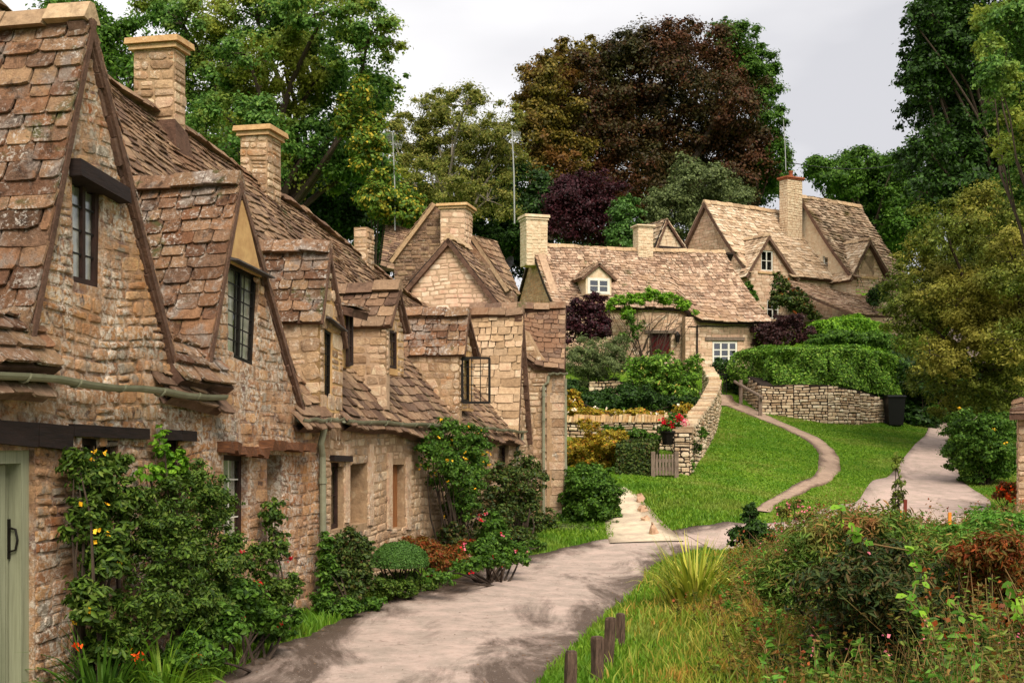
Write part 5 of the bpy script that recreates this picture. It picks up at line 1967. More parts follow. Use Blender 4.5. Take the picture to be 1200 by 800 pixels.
zt = lambda px, py, Y: P(px, py, Y)
gp0 = [P(650, 500, 33.5), P(720, 500, 33), P(770, 500, 32.6), P(808, 500, 32.2)]
flat_z = lambda x, y: 1.2
wall_run('garden_wall', 'stone garden wall behind the ivy block, topped with golden upright coping stones', [p for p in gp0], lambda x, y: 1.0, [P(0, 494, p.y).z - 1.0 for p in gp0], .4,
         ['drystone_dark', 'drystone'], 151, 'coping', vertical_cap=True, group=None)
up0 = [P(690, 500, 42), P(760, 500, 41.5), P(800, 500, 41)]
wall_run('retaining_wall', 'shaded stone retaining wall under the grey-green shrubs, above the golden-coped wall', up0, lambda x, y: 2.0, [P(0, 447, p.y).z - 2.0 for p in up0], .4, ['drystone_dark', 'drystone'], 153)
cw = [hit(797, 556), hit(812, 535), hit(826, 513), hit(833, 494), hit(837, 478), hit(838, 466)]
cw = [cw[0], cw[1], cw[2], cw[3], cw[4], Vector((cw[4].x + .1, cw[4].y + 2.5, 0))]
cw = [Vector((v.x + .22, v.y, 0)) for v in cw]
wall_run('curved_wall', 'pale flat-topped stone wall climbing beside the lawn up to the metal gate', cw, g1, [.95, 1.0, 1.0, .95, .9, .9], .36, ['drystone_dark', 'drystone'], 155, 'drystone')
rw = [(893, 500), (930, 497), (970, 499), (1010, 503), (1038, 508)]
rwp = [P(x, 500, Y) for x, Y in ((892, 43.5), (930, 43.2), (970, 42.6), (1008, 43.2), (1040, 44.6))]
wall_run('drystone_wall', 'curved dry stone wall under the clipped hedge, at the top of the lawn', rwp, g1, [P(0, y, p.y).z - g1(p.x, p.y) for y, p in zip((452, 450, 451, 458, 468), rwp)], .5, ['drystone_dark', 'drystone'], 157)
# the short return beside the handrail
rwr = [P(864, 500, 46.5), P(893, 500, 43.6)]
wall_run('drystone_wall', 'short stone wall end behind the wooden handrail post', rwr, g1, [.9, P(0, 452, 43.5).z - g1(rwp[0].x, 43.5)], .4, ['drystone_dark', 'drystone'], 159)

# wooden picket gate
ga_, gb_ = hit(768, 566), hit(789, 566)
gY = 28.3
ga_, gb_ = G(768, gY), G(790, gY)
pg = thing('picket_gate', 'weathered wooden picket gate beside the ivy block', 'gate', ga_)
gfr = Frame(ga_, gb_ - ga_)
Lg = (gb_ - ga_).length
zg = ga_.z
ztop = P(0, 532, gY).z
for k in range(6):
    xx = Lg * (k + .5) / 6
    mb = MB()
    mb.hexa([gfr.W(xx - .028, zg + .04, 0), gfr.W(xx + .028, zg + .04, 0), gfr.W(xx + .028, zg + .04, -.02), gfr.W(xx - .028, zg + .04, -.02),
             gfr.W(xx - .02, ztop - .02 * (k % 3), 0), gfr.W(xx + .02, ztop - .02 * (k % 3), 0), gfr.W(xx + .02, ztop, -.02), gfr.W(xx - .02, ztop, -.02)])
    mb.build('picket', 'grey_wood', pg)
for zz in (zg + .18, ztop - .14):
    mb = MB()
    mb.beam(gfr.W(0, zz, -.035), gfr.W(Lg, zz, -.035), .03, .07)
    mb.build('rail', 'grey_wood', pg)
for xx in (-.05, Lg + .05):
    mb = MB()
    mb.beam(gfr.W(xx, zg - .2, -.01), gfr.W(xx, ztop + .06, -.01), .09, .09)
    mb.build('post', 'grey_wood', pg)
# iron gate
gY = 46
ga_, gb_ = G(829, gY), G(851, gY)
ig = thing('iron_gate', 'dark upright-railed gate at the top of the footpath', 'gate', ga_)
gfr = Frame(ga_, gb_ - ga_)
Lg = (gb_ - ga_).length
z1, z0 = P(0, 435, gY).z, P(0, 466, gY).z
for k in range(9):
    mb = MB()
    mb.tube([gfr.W(Lg * k / 8, z0, 0), gfr.W(Lg * k / 8, z1 + (.04 if k % 2 else 0), 0)], .016, 5)
    mb.build('railing', 'iron', ig)
for zz in (z0 + .1, z1 - .1):
    mb = MB()
    mb.beam(gfr.W(0, zz, 0), gfr.W(Lg, zz, 0), .03, .04)
    mb.build('rail', 'iron', ig)
# handrail
hr = thing('handrail', 'pale wooden handrail sloping down beside the footpath', 'handrail', G(893, 42.5))
mb = MB()
pA, pB = P(861, 447, 45.5), P(894, 466, 42.6)
mb.tube([pA, pB], .055, 8)
mb.build('rail', 'grey_wood', hr)
for (px, pt, Y) in ((868, 445, 45), (891, 463, 42.8)):
    g = G(px, Y)
    mb = MB()
    mb.beam(g - Vector((0, 0, .2)), Vector((g.x, g.y, P(0, pt, Y).z)), .11, .11)
    mb.build('post', 'grey_wood', hr)
# wheelie bin
g = G(1048, 44)
wb = thing('wheelie_bin', 'black wheelie bin in the shade at the end of the dry stone wall', 'bin', g)
mb = MB()
s_, b_ = .3, .24
mb.hexa([g + Vector((-b_, -b_, .04)), g + Vector((b_, -b_, .04)), g + Vector((b_, b_, .04)), g + Vector((-b_, b_, .04)), g + Vector((-s_, -s_, 1.0)), g + Vector((s_, -s_, 1.0)), g + Vector((s_, s_, 1.0)), g + Vector((-s_, s_, 1.0))])
mb.build('body', 'bin', wb)
mb = MB()
s_ = .33
mb.hexa([g + Vector((-s_, -s_ - .02, 1.003)), g + Vector((s_, -s_ - .02, 1.003)), g + Vector((s_, s_, 1.01)), g + Vector((-s_, s_, 1.01)), g + Vector((-s_ * .9, -s_ * .9, 1.05)), g + Vector((s_ * .9, -s_ * .9, 1.05)), g + Vector((s_ * .9, s_, 1.09)), g + Vector((-s_ * .9, s_, 1.09))])
mb.build('lid', 'bin', wb)
for sx in (-1, 1):
    mb = MB()
    mb.tube([g + Vector((sx * .24, .22, .1)), g + Vector((sx * .29, .22, .1))], .1, 14)
    mb.build('wheel', 'bin', wb)

# bollards
bl = [((669.5, 762), 9.55, .016, 'nearest square wooden bollard, cut by the bottom edge of the picture'), ((700, 745), 10.1, .0, 'second wooden bollard from the near end of the line'),
      ((715.5, 723), 10.9, .03, 'third wooden bollard, the tallest, leaning slightly beside the far one'), ((727, 718), 11.9, 0, 'farthest and thinnest wooden bollard by the road edge')]
for k, ((px, pt), Y, tl, lab) in enumerate(bl):
    top = P(px, pt, Y)
    gg = Vector((top.x - tl, Y, g1(top.x, Y)))
    w_ = [.074, .074, .068, .06][k]
    mb = MB()
    rg = random.Random(k)
    ang = .3 + k * .2
    u1 = Vector((math.cos(ang), math.sin(ang), 0)) * w_ / 2
    u2 = Vector((-math.sin(ang), math.cos(ang), 0)) * w_ / 2
    lv = []
    for t_ in (0, .33, .66, .96, 1):
        o_ = (gg - Vector((0, 0, .1))).lerp(top, t_)
        e = .82 if t_ == 1 else 1
        lv.append([o_ + (u1 * i + u2 * j) * e + Vector((rg.uniform(-.004, .004), rg.uniform(-.004, .004), 0)) for i, j in ((-1, -1), (0, -1.04), (1, -1), (1.04, 0), (1, 1), (0, 1.04), (-1, 1), (-1.04, 0))])
    pts = [p for l in lv for p in l]
    fs = [(i * 8 + j, i * 8 + (j + 1) % 8, (i + 1) * 8 + (j + 1) % 8, (i + 1) * 8 + j) for i in range(4) for j in range(8)] + [tuple(32 + j for j in range(8))]
    mb.add(pts, fs)
    o_ = mb.build('wooden_bollard', 'post_wood', None, loc=gg)
    tag(o_, lab, 'bollard', 'wooden bollards along the verge')

# stakes in the meadow
def stake(name, label, px, ptop, pbot, Y, w_, mat, r=.0):
    a, b = P(px, ptop, Y), P(px - 3, pbot, Y)
    b.z = min(b.z, g1(b.x, Y) - .1)
    mb = MB()
    mb.beam(b, a, w_, w_ * .6, up=Vector((0, 1, 0)))
    if r:
        mb.beam(a.lerp(b, .2), a.lerp(b, .2) + Vector((.05, 0, 0)), .02, .02)
    o_ = mb.build(name, mat, None, loc=b)
    tag(o_, label, 'stake')


stake('metal_stake', 'rust red metal stake standing in the weeds before the lane', 1061, 585, 640, 14, .035, 'redpaint', 1)
stake('marker_stake', 'bright orange marker stake in the weeds at the right', 1113, 600, 650, 12.5, .03, 'orange')
stake('marker_cane', 'thin short orange cane beside the rust red stake', 1056, 598, 640, 14.2, .014, 'orange')

# edging stones
rg = random.Random(8)
for k, (px, py, w_, h_, lab) in enumerate(((750, 586, .15, .2, 'upright pale block stone, farthest of the edging stones'), (753, 597, .17, .15, 'rounded squat edging stone, second from the far end'),
                                            (757, 608, .16, .13, 'small pointed edging stone between the round one and the nearest'), (765, 624, .15, .24, 'tall pointed edging stone nearest the road'))):
    g = hit(px, py + 4)
    mb = MB()
    prof = [(w_ * .5, -.05), (w_ * .56, h_ * .25), (w_ * .52, h_ * .6), (w_ * (.42 if k < 2 else .22), h_ * .95), (0.001, h_ * 1.0)]
    mb.lathe(g, prof, 6)
    mb.v = [tuple(Vector(v) + Vector((rg.uniform(-.03, .03), rg.uniform(-.03, .03), rg.uniform(-.02, .02)))) for v in mb.v]
    o_ = mb.build('edging_stone', 'wall_far', None, loc=g)
    tag(o_, lab, 'stone', 'edging stones beside the gravel path')

# aerials
def aerial(name, label, px, ptop, pbot, Y, arms, r=.02):
    a, b = P(px, ptop, Y), P(px + 3, pbot, Y)
    t = thing(name, label, 'aerial', b)
    mb = MB()
    mb.tube([b, b.lerp(a, .5) + Vector((.02, 0, 0)), a], [r, r, r * .7], 6)
    mb.build('mast', 'rope', t)
    for (dz, L, dx) in arms:
        mb = MB()
        c_ = a - Vector((0, 0, dz))
        mb.tube([c_ - Vector((dx * .3, .2, 0)), c_ + Vector((dx, .5, .1))], r * .6, 5)
        for i in range(6):
            o_ = c_ + Vector((dx, .5, .1)) * (i / 5.0 * .9)
            mb.tube([o_ + Vector((0, 0, -L / 2)), o_ + Vector((.05, 0, L / 2))], r * .35, 4)
        mb.build('antenna_array', 'rope', t)


aerial('aerial_mast', 'tall thin aerial mast rising above the tall house behind the row', 600, 152, 262, 36, [(.15, .22, .22)], .022)
aerial('aerial_mast', 'white aerial on a pole among the trees above the cottage ridge', 460, 156, 270, 34, [(.1, .22, -.25), (.3, .2, .2)], .018)
aerial('aerial_mast', 'dark thin aerial rod on the chimney of the gabled house', 918, 140, 200, 60, [(.4, .15, .15)], .022)
# cable
mb = MB()
pa, pb = P(921, 190, 61), P(1120, 165, 75)
mb.tube([pa.lerp(pb, i / 12) - Vector((0, 0, .9 * math.sin(math.pi * i / 12))) for i in range(13)], .02, 4)
o_ = mb.build('overhead_cable', 'iron', None, loc=pa)
tag(o_, 'thin black cable running right from the gabled house chimney', 'cable')
# stone hut at the right edge
g = G(1196, 23.5)
sh = thing('stone_shed', 'corner of a stone shed with a slate roof at the right edge', 'shed', g)
sf = Frame(P(1193, 500, 23.5), (1, -.393))
stone_wall('wall', sh, sf, [(0, g.z - .3), (3, g.z - .3), (3, P(0, 490, 23.5).z), (0, P(0, 487, 23.5).z)], [], .4, ('mortar_mid', 'wall_mid'), 161)
sf2 = Frame(sf.W(0, 0, 0), -sf.n, -sf.a)
stone_wall('side_wall', sh, sf2, [(.01, g.z - .3), (3, g.z - .3), (3, P(0, 490, 23.5).z), (.01, P(0, 487, 23.5).z)], [], .4, ('mortar_mid', 'wall_mid'), 162)
mb = MB()
zz = P(0, 486, 23.5).z
S = bil(sf.W(-.15, zz, .25), sf.W(3, zz + .1, .25), sf.W(-.1, zz + .3, -1.4), sf.W(3, zz + 1.2, -1.6))
tiles(mb, S, .22, .16, (.25, .45), .03, 163, res=(4, 4))
mb.build('roof', ['tile_main', 'verge'], sh)

# ------------------------------------------------------------------ trees
def gb(px, Y):
    return G(px, Y)


def bl_(lst, Y, dy=2.5, seed=0, depth=1.0):
    return pxblobs(lst, Y, dy, seed, depth)


# big ash-like tree behind the row, with a loose top
T1 = [(290, 65, 45, 40), (350, 50, 45, 40), (200, 120, 40, 40), (445, 110, 35, 40), (380, 80, 45, 40), (270, 130, 45, 40), (215, 30, 55, 40), (300, 20, 60, 45), (380, 15, 60, 40), (430, 50, 45, 45), (250, 95, 60, 50), (335, 85, 60, 50), (410, 120, 55, 50), (290, 160, 60, 50), (360, 180, 60, 55), (430, 190, 45, 50), (240, 165, 45, 45), (340, -30, 90, 40), (200, -20, 50, 35)]
tree('broadleaf_tree', 'tall loose-crowned green tree right behind the cottage chimneys, branches showing through', bl_(T1, 38, 3, 1), gb(330, 38), 115000, .135, 'lf_ash', trunk_r=.45, seed=1, subr=.26, sub=15, inner=.08, twigs=18)
T1b = [(130, 60, 40, 45), (100, 40, 40, 45), (150, 110, 40, 45), (60, 70, 50, 60)]
tree('broadleaf_tree', 'green tree between the nearest gable and the first chimney', bl_(T1b, 33, 2, 2), gb(110, 33), 20000, .14, 'lf_green', trunk_r=.3, seed=2)
T1c = [(250, 215, 50, 40), (310, 240, 55, 45), (380, 250, 50, 45), (440, 240, 40, 40), (350, 205, 50, 40), (400, 215, 35, 35), (470, 270, 35, 30)]
tree('broadleaf_tree', 'dense dark green tree low behind the cottage ridge', bl_(T1c, 44, 2, 3), gb(350, 44), 50000, .16, 'lf_dark', trunk_r=.35, seed=3)
T1d = [(430, 170, 22, 40), (445, 230, 25, 35), (410, 140, 18, 30), (475, 240, 22, 30), (425, 110, 14, 22)]
tree('slender_tree', 'slender tree with yellowing leaves beside the white aerial', bl_(T1d, 35, 1, 4), gb(440, 35), 14000, .13, 'lf_ygreen', trunk_r=.14, seed=4, subr=.3, twigs=6)
T2 = [(600, 175, 28, 30), (450, 150, 30, 35), (530, 150, 40, 30), (500, 190, 35, 28), (545, 205, 40, 30), (500, 130, 35, 25), (545, 125, 40, 28), (585, 150, 30, 30), (520, 165, 40, 30), (565, 185, 38, 32), (480, 170, 30, 35), (515, 215, 45, 32), (570, 235, 40, 30), (470, 215, 30, 30)]
tree('birch_tree', 'airy olive birch with pale branches, left of the copper beech', bl_(T2, 62, 3, 5), gb(540, 62), 56000, .17, 'lf_willow', bark='bark_pale', trunk_r=.3, seed=5, subr=.26, inner=.05, twigs=16, asp=.45)
T2b = [(560, 250, 35, 30), (600, 230, 30, 45), (580, 290, 30, 30), (620, 270, 28, 40), (500, 240, 40, 28), (640, 240, 30, 40)]
tree('broadleaf_tree', 'dark green tree in the gap behind the thin aerial mast', bl_(T2b, 66, 2, 6), gb(590, 66), 16000, .26, 'lf_dark', trunk_r=.3, seed=6)
# copper beech
T3 = [(760, 85, 70, 50), (700, 105, 55, 45), (820, 80, 55, 45), (850, 120, 50, 45), (740, 150, 75, 50), (820, 160, 70, 50), (690, 165, 55, 50), (870, 175, 42, 45), (760, 215, 75, 45), (840, 225, 60, 40), (790, 45, 40, 25), (740, 60, 40, 25), (700, 230, 60, 40), (860, 90, 30, 35)]
tree('copper_beech', 'huge round copper beech with dark red-brown leaves above the far houses', bl_(T3, 84, 4, 7), gb(760, 84), 115000, .24, 'lf_beech', trunk_r=.8, seed=7, subr=.24, sub=22, inner=.2)
T3b = [(640, 95, 38, 35), (665, 75, 35, 28), (630, 150, 32, 45), (650, 130, 40, 45), (632, 200, 30, 40), (660, 190, 35, 45), (690, 60, 25, 18)]
tree('broadleaf_tree', 'tree with olive and brown leaves forming the left flank of the copper beech', bl_(T3b, 79, 2, 8), gb(640, 79), 38000, .24, 'lf_olive', trunk_r=.45, seed=8, subr=.24, sub=20)
T3c = [(868, 55, 28, 28), (885, 95, 28, 35), (898, 140, 22, 32), (850, 38, 20, 18), (905, 185, 25, 25), (880, 200, 30, 28), (900, 215, 30, 22)]
tree('broadleaf_tree', 'green feathery tree on the right flank of the copper beech', bl_(T3c, 86, 2, 9), gb(885, 86), 32000, .23, 'lf_green', trunk_r=.4, seed=9, subr=.24, sub=20)
T4 = [(670, 235, 32, 35), (700, 225, 28, 30), (690, 265, 32, 25), (655, 260, 25, 25)]
tree('purple_tree', 'small dark purple tree in front of the copper beech', bl_(T4, 64, 1.5, 10), gb(680, 64), 20000, .17, 'lf_purple', trunk_r=.2, seed=10, cat='tree')
T5 = [(820, 215, 35, 28), (790, 240, 32, 28), (850, 235, 35, 28), (820, 262, 40, 25), (775, 262, 22, 22), (805, 195, 22, 16)]
tree('broadleaf_tree', 'rounded pale grey-green tree behind the gabled house', bl_(T5, 66, 1.5, 11), gb(815, 66), 24000, .16, 'lf_grey', trunk_r=.22, seed=11, subr=.3)
T6 = [(733, 245, 15, 20), (733, 268, 20, 20), (742, 285, 20, 15), (722, 280, 14, 14)]
tree('broadleaf_tree', 'small upright green tree behind the ridge with the slim chimney', bl_(T6, 58, .8, 12), gb(733, 58), 6000, .17, 'lf_box', trunk_r=.1, seed=12)
T8 = [(975, 205, 35, 28), (1010, 195, 35, 25), (1040, 215, 35, 30), (1000, 230, 40, 28), (1050, 190, 20, 18), (1070, 240, 35, 35), (1060, 275, 35, 30), (955, 195, 18, 14)]
tree('broadleaf_tree', 'green tree behind the mossy roof on the right', bl_(T8, 76, 3, 13), gb(1020, 76), 38000, .23, 'lf_green', trunk_r=.35, seed=13, subr=.28)
T9 = [(1260, 120, 60, 60), (1290, 200, 60, 60), (1250, 230, 50, 50), (1300, 60, 60, 60), (1075, 60, 22, 30), (1085, 100, 30, 30), (1110, 100, 40, 40), (1130, 135, 45, 40), (1100, 60, 35, 35), (1065, 195, 22, 24), (1110, 160, 40, 40), (1120, 190, 40, 40), (1070, 25, 18, 22), (1140, 60, 45, 40), (1110, 0, 40, 30), (1120, 40, 50, 45), (1090, 80, 35, 40), (1150, 100, 55, 50), (1095, 130, 40, 40), (1090, 180, 42, 40), (1150, 170, 50, 45), (1200, 60, 50, 60), (1130, 220, 50, 40), (1180, 220, 45, 45), (1090, 15, 30, 30), (1150, -10, 60, 40), (1085, 225, 30, 30), (1210, 150, 50, 60)]
tree('broadleaf_tree', 'great dark green tree filling the upper right corner', bl_(T9, 52, 3, 14), gb(1215, 52), 115000, .2, 'lf_dark', fork=.3, trunk_r=.38, seed=14, subr=.26, sub=18)
T9b = [(1240, 60, 45, 45), (1250, 140, 45, 45), (1230, 220, 40, 40), (1280, 100, 45, 45), (1185, 30, 40, 40), (1170, 90, 30, 30), (1195, 130, 35, 40), (1160, 55, 20, 22), (1150, 20, 18, 18), (1205, 190, 30, 35), (1180, 175, 20, 22)]
tree('broadleaf_tree', 'nearer bright green tree reaching in at the top right edge', bl_(T9b, 27, 1.5, 15), gb(1262, 27), 30000, .11, 'lf_ash', trunk_r=.2, seed=15, subr=.3, twigs=6)
T10 = [(1260, 300, 50, 50), (1270, 380, 50, 50), (1250, 440, 45, 40), (1062, 400, 20, 26), (1070, 345, 20, 26), (1085, 445, 26, 26), (1120, 430, 36, 32), (1150, 440, 36, 30), (1180, 400, 40, 36), (1200, 250, 40, 40), (1160, 465, 36, 30), (1195, 465, 36, 36), (1120, 470, 30, 26), (1130, 350, 50, 40), (1165, 350, 50, 45), (1100, 355, 40, 40), (1110, 270, 50, 35), (1160, 260, 50, 40), (1080, 320, 45, 40), (1140, 320, 60, 45), (1190, 310, 45, 55), (1070, 370, 35, 35), (1120, 385, 50, 40), (1170, 385, 50, 45), (1090, 415, 28, 25), (1190, 430, 30, 35), (1210, 370, 40, 50)]
tree('broadleaf_tree', 'drooping olive-yellow tree arching over the lane on the right', bl_(T10, 37, 2.5, 16), gb(1210, 39), 115000, .12, 'lf_yolive', trunk_r=.3, seed=16, subr=.26, sub=18, twigs=16, asp=.45)
T10b = [(1050, 430, 25, 25), (1100, 430, 35, 30), (1070, 455, 35, 25), (1075, 440, 40, 35), (1110, 470, 35, 30), (1060, 470, 22, 22), (1140, 460, 40, 35), (1080, 490, 28, 18), (1180, 470, 40, 40)]  # dark foliage added to deepen the shadowed hollow under the drooping tree
tree('broadleaf_tree', 'dark leaves added for the shadowed hollow beneath the drooping tree, at the lane end', bl_(T10b, 47, 2, 17), gb(1100, 51), 34000, .18, 'lf_dark', trunk_r=.25, seed=17, fork=.7)
# further wood on the hill behind
rg = random.Random(77)
for k, (px, Y, w_, h_, mt, lab) in enumerate(((20, 58, 90, 110, 'lf_green', 'far green tree beyond the nearest gable ridge'), (180, 62, 80, 90, 'lf_dark', 'far dark tree beyond the first chimney'), (330, 72, 90, 80, 'lf_dark', 'far dark tree seen through the loose-crowned tree'),
                                               (470, 80, 70, 60, 'lf_dark', 'far dark tree behind the slender yellowing tree'), (590, 95, 60, 90, 'lf_dark', 'far dark tree behind the birch'), (720, 100, 110, 110, 'lf_dark', 'far dark tree in the shade under the copper beech'),
                                               (880, 98, 70, 80, 'lf_dark', 'far dark tree behind the gabled house chimney'), (1000, 100, 70, 50, 'lf_green', 'far green tree on the skyline at right'), (1110, 80, 90, 110, 'lf_dark', 'far dark tree behind the great corner tree'))):
    g = G(px, Y)
    kk = Y / F
    bs = []
    ybase = HY - (g.z - H) / kk
    top = {0: 60, 1: 190, 2: 150, 3: 215, 4: 205, 5: 190, 6: 190, 7: 215, 8: 150}[k]
    for i in range(9):
        bs.append((px + rg.uniform(-.7, .7) * w_, top + 25 + (i / 8) ** .9 * max(ybase - top - 60, 30) + rg.uniform(-8, 8), w_ * .45, 34))
    tree('hillside_tree', lab, bl_(bs, Y, 2, k), g, 13000, .34, mt, trunk_r=.3, seed=50 + k, twigs=2)

# ------------------------------------------------------------------ shrubs
def shrub(name, label, lst, Y, n, leaf, mat, seed=1, cat='shrub', group=None, stems=True, dy=.3, six=False, asp=.55, sub=14, flowers=None, depth=1.0, ground=None, **kw):
    bs = pxblobs(lst, Y, dy, seed, depth) if not isinstance(lst[0][0], tuple) else lst
    cx = sum(b[0][0] for b in bs) / len(bs)
    cy = sum(b[0][1] for b in bs) / len(bs)
    base = Vector((cx, cy, g1(cx, cy) if ground is None else ground))
    t = thing(name, label, cat, base, group)
    fo, sc = foliage('foliage', t, bs, int(n * 1.5), leaf, mat, seed, sub, asp, six, **kw)
    if stems:
        rg = random.Random(seed)
        mb = MB()
        for b in bs:
            for _ in range(3):
                s0 = base + Vector((rg.uniform(-.15, .15), rg.uniform(-.15, .15), -.05))
                c_ = Vector(b[0]) + Vector([rg.uniform(-.4, .4) * r for r in b[1]])
                limb(mb, s0, c_, .007 + .0016 * len(bs), .004, rg, 5, .08, 4)
        mb.build('stem', 'bark', t)
    if flowers:
        for (fm, fn, fs) in flowers:
            rng = np.random.default_rng(seed + 5)
            C, Nn, _ = crown_pts(bs, fn, sub, rng, inner=0, **{k: v for k, v in kw.items() if k in ('subr', 'low', 'flat')})
            B = np.array([b[0] for b in bs])
            near = B[np.argmin(((C[:, None] - B[None]) ** 2).sum(2), 1)]
            C = C + unit(C - near) * .04
            # each flower: several petals
            k = 5
            CC = np.repeat(C, k, 0) + rng.normal(size=(fn * k, 3)) * fs * .35
            V, F_ = leaf_mesh(CC, np.repeat(Nn, k, 0) + rng.normal(size=(fn * k, 3)) * .6, fs * rng.uniform(.7, 1.2, fn * k), rng, .9)
            o_ = link('blossom', V, F_, fm, parent=t)
            if fn > 100:
                o_['kind'] = 'stuff'
    return t


def hedge(name, label, pts, z0, z1, depth, n, leaf, mat, seed, cat='hedge', top=None, lump=.17):
    """clipped hedge: leaves over the faces of a thick ribbon along pts (front line), foot z0 and top z1 per point"""
    rng = np.random.default_rng(seed)
    pts = np.array([(p[0], p[1]) for p in pts])
    L = np.concatenate([[0], np.cumsum(np.linalg.norm(np.diff(pts, axis=0), axis=1))])
    z0, z1 = np.asarray(z0, float), np.asarray(z1, float)
    hh = float((z1 - z0).mean())
    per = np.array([hh, depth * 1.6, hh * .5])
    face = rng.choice(3, n, p=per / per.sum())
    s = rng.random(n) * L[-1]
    x, y = np.interp(s, L, pts[:, 0]), np.interp(s, L, pts[:, 1])
    k = np.clip(np.searchsorted(L, s) - 1, 0, len(L) - 2)
    d = unit(np.diff(pts, axis=0))[k]
    nn = np.stack([d[:, 1], -d[:, 0]], 1)
    a0, a1 = np.interp(s, L, z0), np.interp(s, L, z1)
    u = rng.random(n)
    off = np.where(face == 0, 0, np.where(face == 1, -u * depth, -depth))
    z = np.where(face == 1, a1, a0 + (a1 - a0) * u)
    rd = np.minimum(1, np.minimum(np.abs(off) + .0, depth - np.abs(off)) / .25)
    z = np.where(face == 1, z - .1 * (1 - rd) ** 2, z)
    bul = lump * (np.sin(s * 2.3 + z * 1.7) * np.sin(z * 3.1 + s * .9) + .5 * np.sin(s * 6.1 - z * 4))
    jit = -np.abs(rng.normal(size=n)) * .12 + rng.random(n) * .09
    sgn = np.where(face == 0, 1.0, np.where(face == 2, -1.0, 0))
    off = off + sgn * (bul + jit)
    z = z + (face == 1) * (bul * .6 + jit)
    C = np.stack([x + nn[:, 0] * off, y + nn[:, 1] * off, z], 1)
    N3 = np.stack([nn[:, 0] * sgn, nn[:, 1] * sgn, (face == 1) * 1.0 + .45], 1) + rng.normal(size=(n, 3)) * .5
    V, F_ = leaf_mesh(C, N3, leaf * rng.uniform(.6, 1.4, n), rng, .6)
    b0 = Vector((pts[0][0], pts[0][1], z0[0]))
    t = thing(name, label, cat, b0)
    link('foliage', V, F_, mat, parent=t)
    # twiggy core
    mb = MB()
    rg = random.Random(seed)
    for i in range(int(L[-1] * 5)):
        s_ = rg.random() * L[-1]
        xx, yy = float(np.interp(s_, L, pts[:, 0])), float(np.interp(s_, L, pts[:, 1]))
        kk = min(max(int(np.searchsorted(L, s_)) - 1, 0), len(pts) - 2)
        dd = pts[kk + 1] - pts[kk]
        dd = dd / np.linalg.norm(dd)
        f = depth * rg.uniform(.3, .7)
        q = Vector((xx - dd[1] * f, yy + dd[0] * f, float(np.interp(s_, L, z0))))
        limb(mb, q, q + Vector((rg.uniform(-.3, .3), rg.uniform(-.2, .2), hh * .9)), .02, .008, rg, 4, .06, 3)
    mb.build('stem', 'bark', t)
    return t


def vb(pts, r, seed=0):
    return pts


# near climbers and shrubs along the first cottages
def RB(px, py, rx, rz, n):
    """ellipsoid standing n metres in front of the row facade"""
    a, z = ROW.R(px, py, n)
    w_ = ROW.W(a, z, n)
    k = w_.y / F
    return (tuple(w_), (rx * k, (rx + rz) / 2 * k * .8, rz * k))


s = [RB(*q) for q in ((108, 560, 26, 30, .2), (95, 610, 22, 34, .22), (120, 650, 28, 36, .3), (105, 710, 26, 36, .35), (140, 590, 22, 30, .25), (85, 545, 16, 22, .15), (135, 545, 18, 18, .15), (130, 755, 30, 30, .4))]
shrub('climbing_shrub', 'tall thin climbing shrub beside the sage green door', s, 0, 8500, .056, 'lf_deep', 21, six=True, asp=.42, subr=.4, sub=12, flowers=[('fl_yellow', 14, .03)])
s = [RB(*q) for q in ((215, 600, 52, 40, .3), (190, 645, 48, 42, .42), (240, 650, 45, 45, .4), (205, 700, 50, 45, .5), (170, 605, 30, 32, .3), (225, 560, 36, 22, .22), (255, 600, 25, 32, .3), (170, 720, 40, 40, .55), (245, 715, 30, 40, .45))]
shrub('round_shrub', 'big rounded small-leaved shrub against the wall of the nearest cottage', s, 0, 30000, .034, 'lf_deep', 22, six=True, asp=.5, subr=.3, sub=20)
s = [RB(*q) for q in ((190, 520, 10, 22, .1), (205, 545, 20, 18, .14), (175, 555, 18, 14, .14))]
shrub('wall_creeper', 'thin creeper trailing up from the big shrub to the gutter', s, 0, 420, .05, 'lf_bright', 23, six=True, cat='creeper', ground=.6)
s = [RB(*q) for q in ((318, 600, 14, 18, .15), (325, 640, 16, 22, .2), (300, 660, 20, 22, .3), (312, 700, 26, 26, .4), (340, 690, 14, 20, .3))]
shrub('rose_bush', 'loose rose bush with a few crimson blooms between the two shuttered openings', s, 0, 4200, .042, 'lf_deep', 24, six=True, subr=.42, flowers=[('fl_red', 9, .035)])
s = [RB(*q) for q in ((270, 700, 34, 26, .5), (300, 725, 34, 22, .6), (250, 735, 34, 24, .7), (320, 740, 24, 14, .6), (225, 765, 40, 24, .8), (345, 722, 14, 12, .4))]
shrub('border_plants', 'low leafy border plants at the foot of the second cottage', s, 0, 11000, .046, 'lf_green', 25, six=True, subr=.4, cat='plants', flowers=[('fl_red', 6, .03)])
s = [RB(*q) for q in ((382, 640, 9, 18, .15), (384, 672, 12, 22, .2), (380, 700, 14, 16, .25), (400, 712, 20, 12, .4), (430, 708, 22, 10, .5))]
shrub('border_plants', 'straggling green plants around the foot of the sage downpipe', s, 0, 4600, .042, 'lf_green', 26, six=True, subr=.42, cat='plants')
s = [RB(*q) for q in ((408, 640, 20, 25, .3), (415, 670, 22, 28, .35), (400, 665, 14, 30, .3), (425, 650, 13, 25, .3), (410, 690, 24, 18, .4))]
shrub('dark_bush', 'dark glossy bush under the two tall openings of the third cottage', s, 0, 9000, .045, 'lf_ivy', 27, six=True, subr=.3, sub=18)
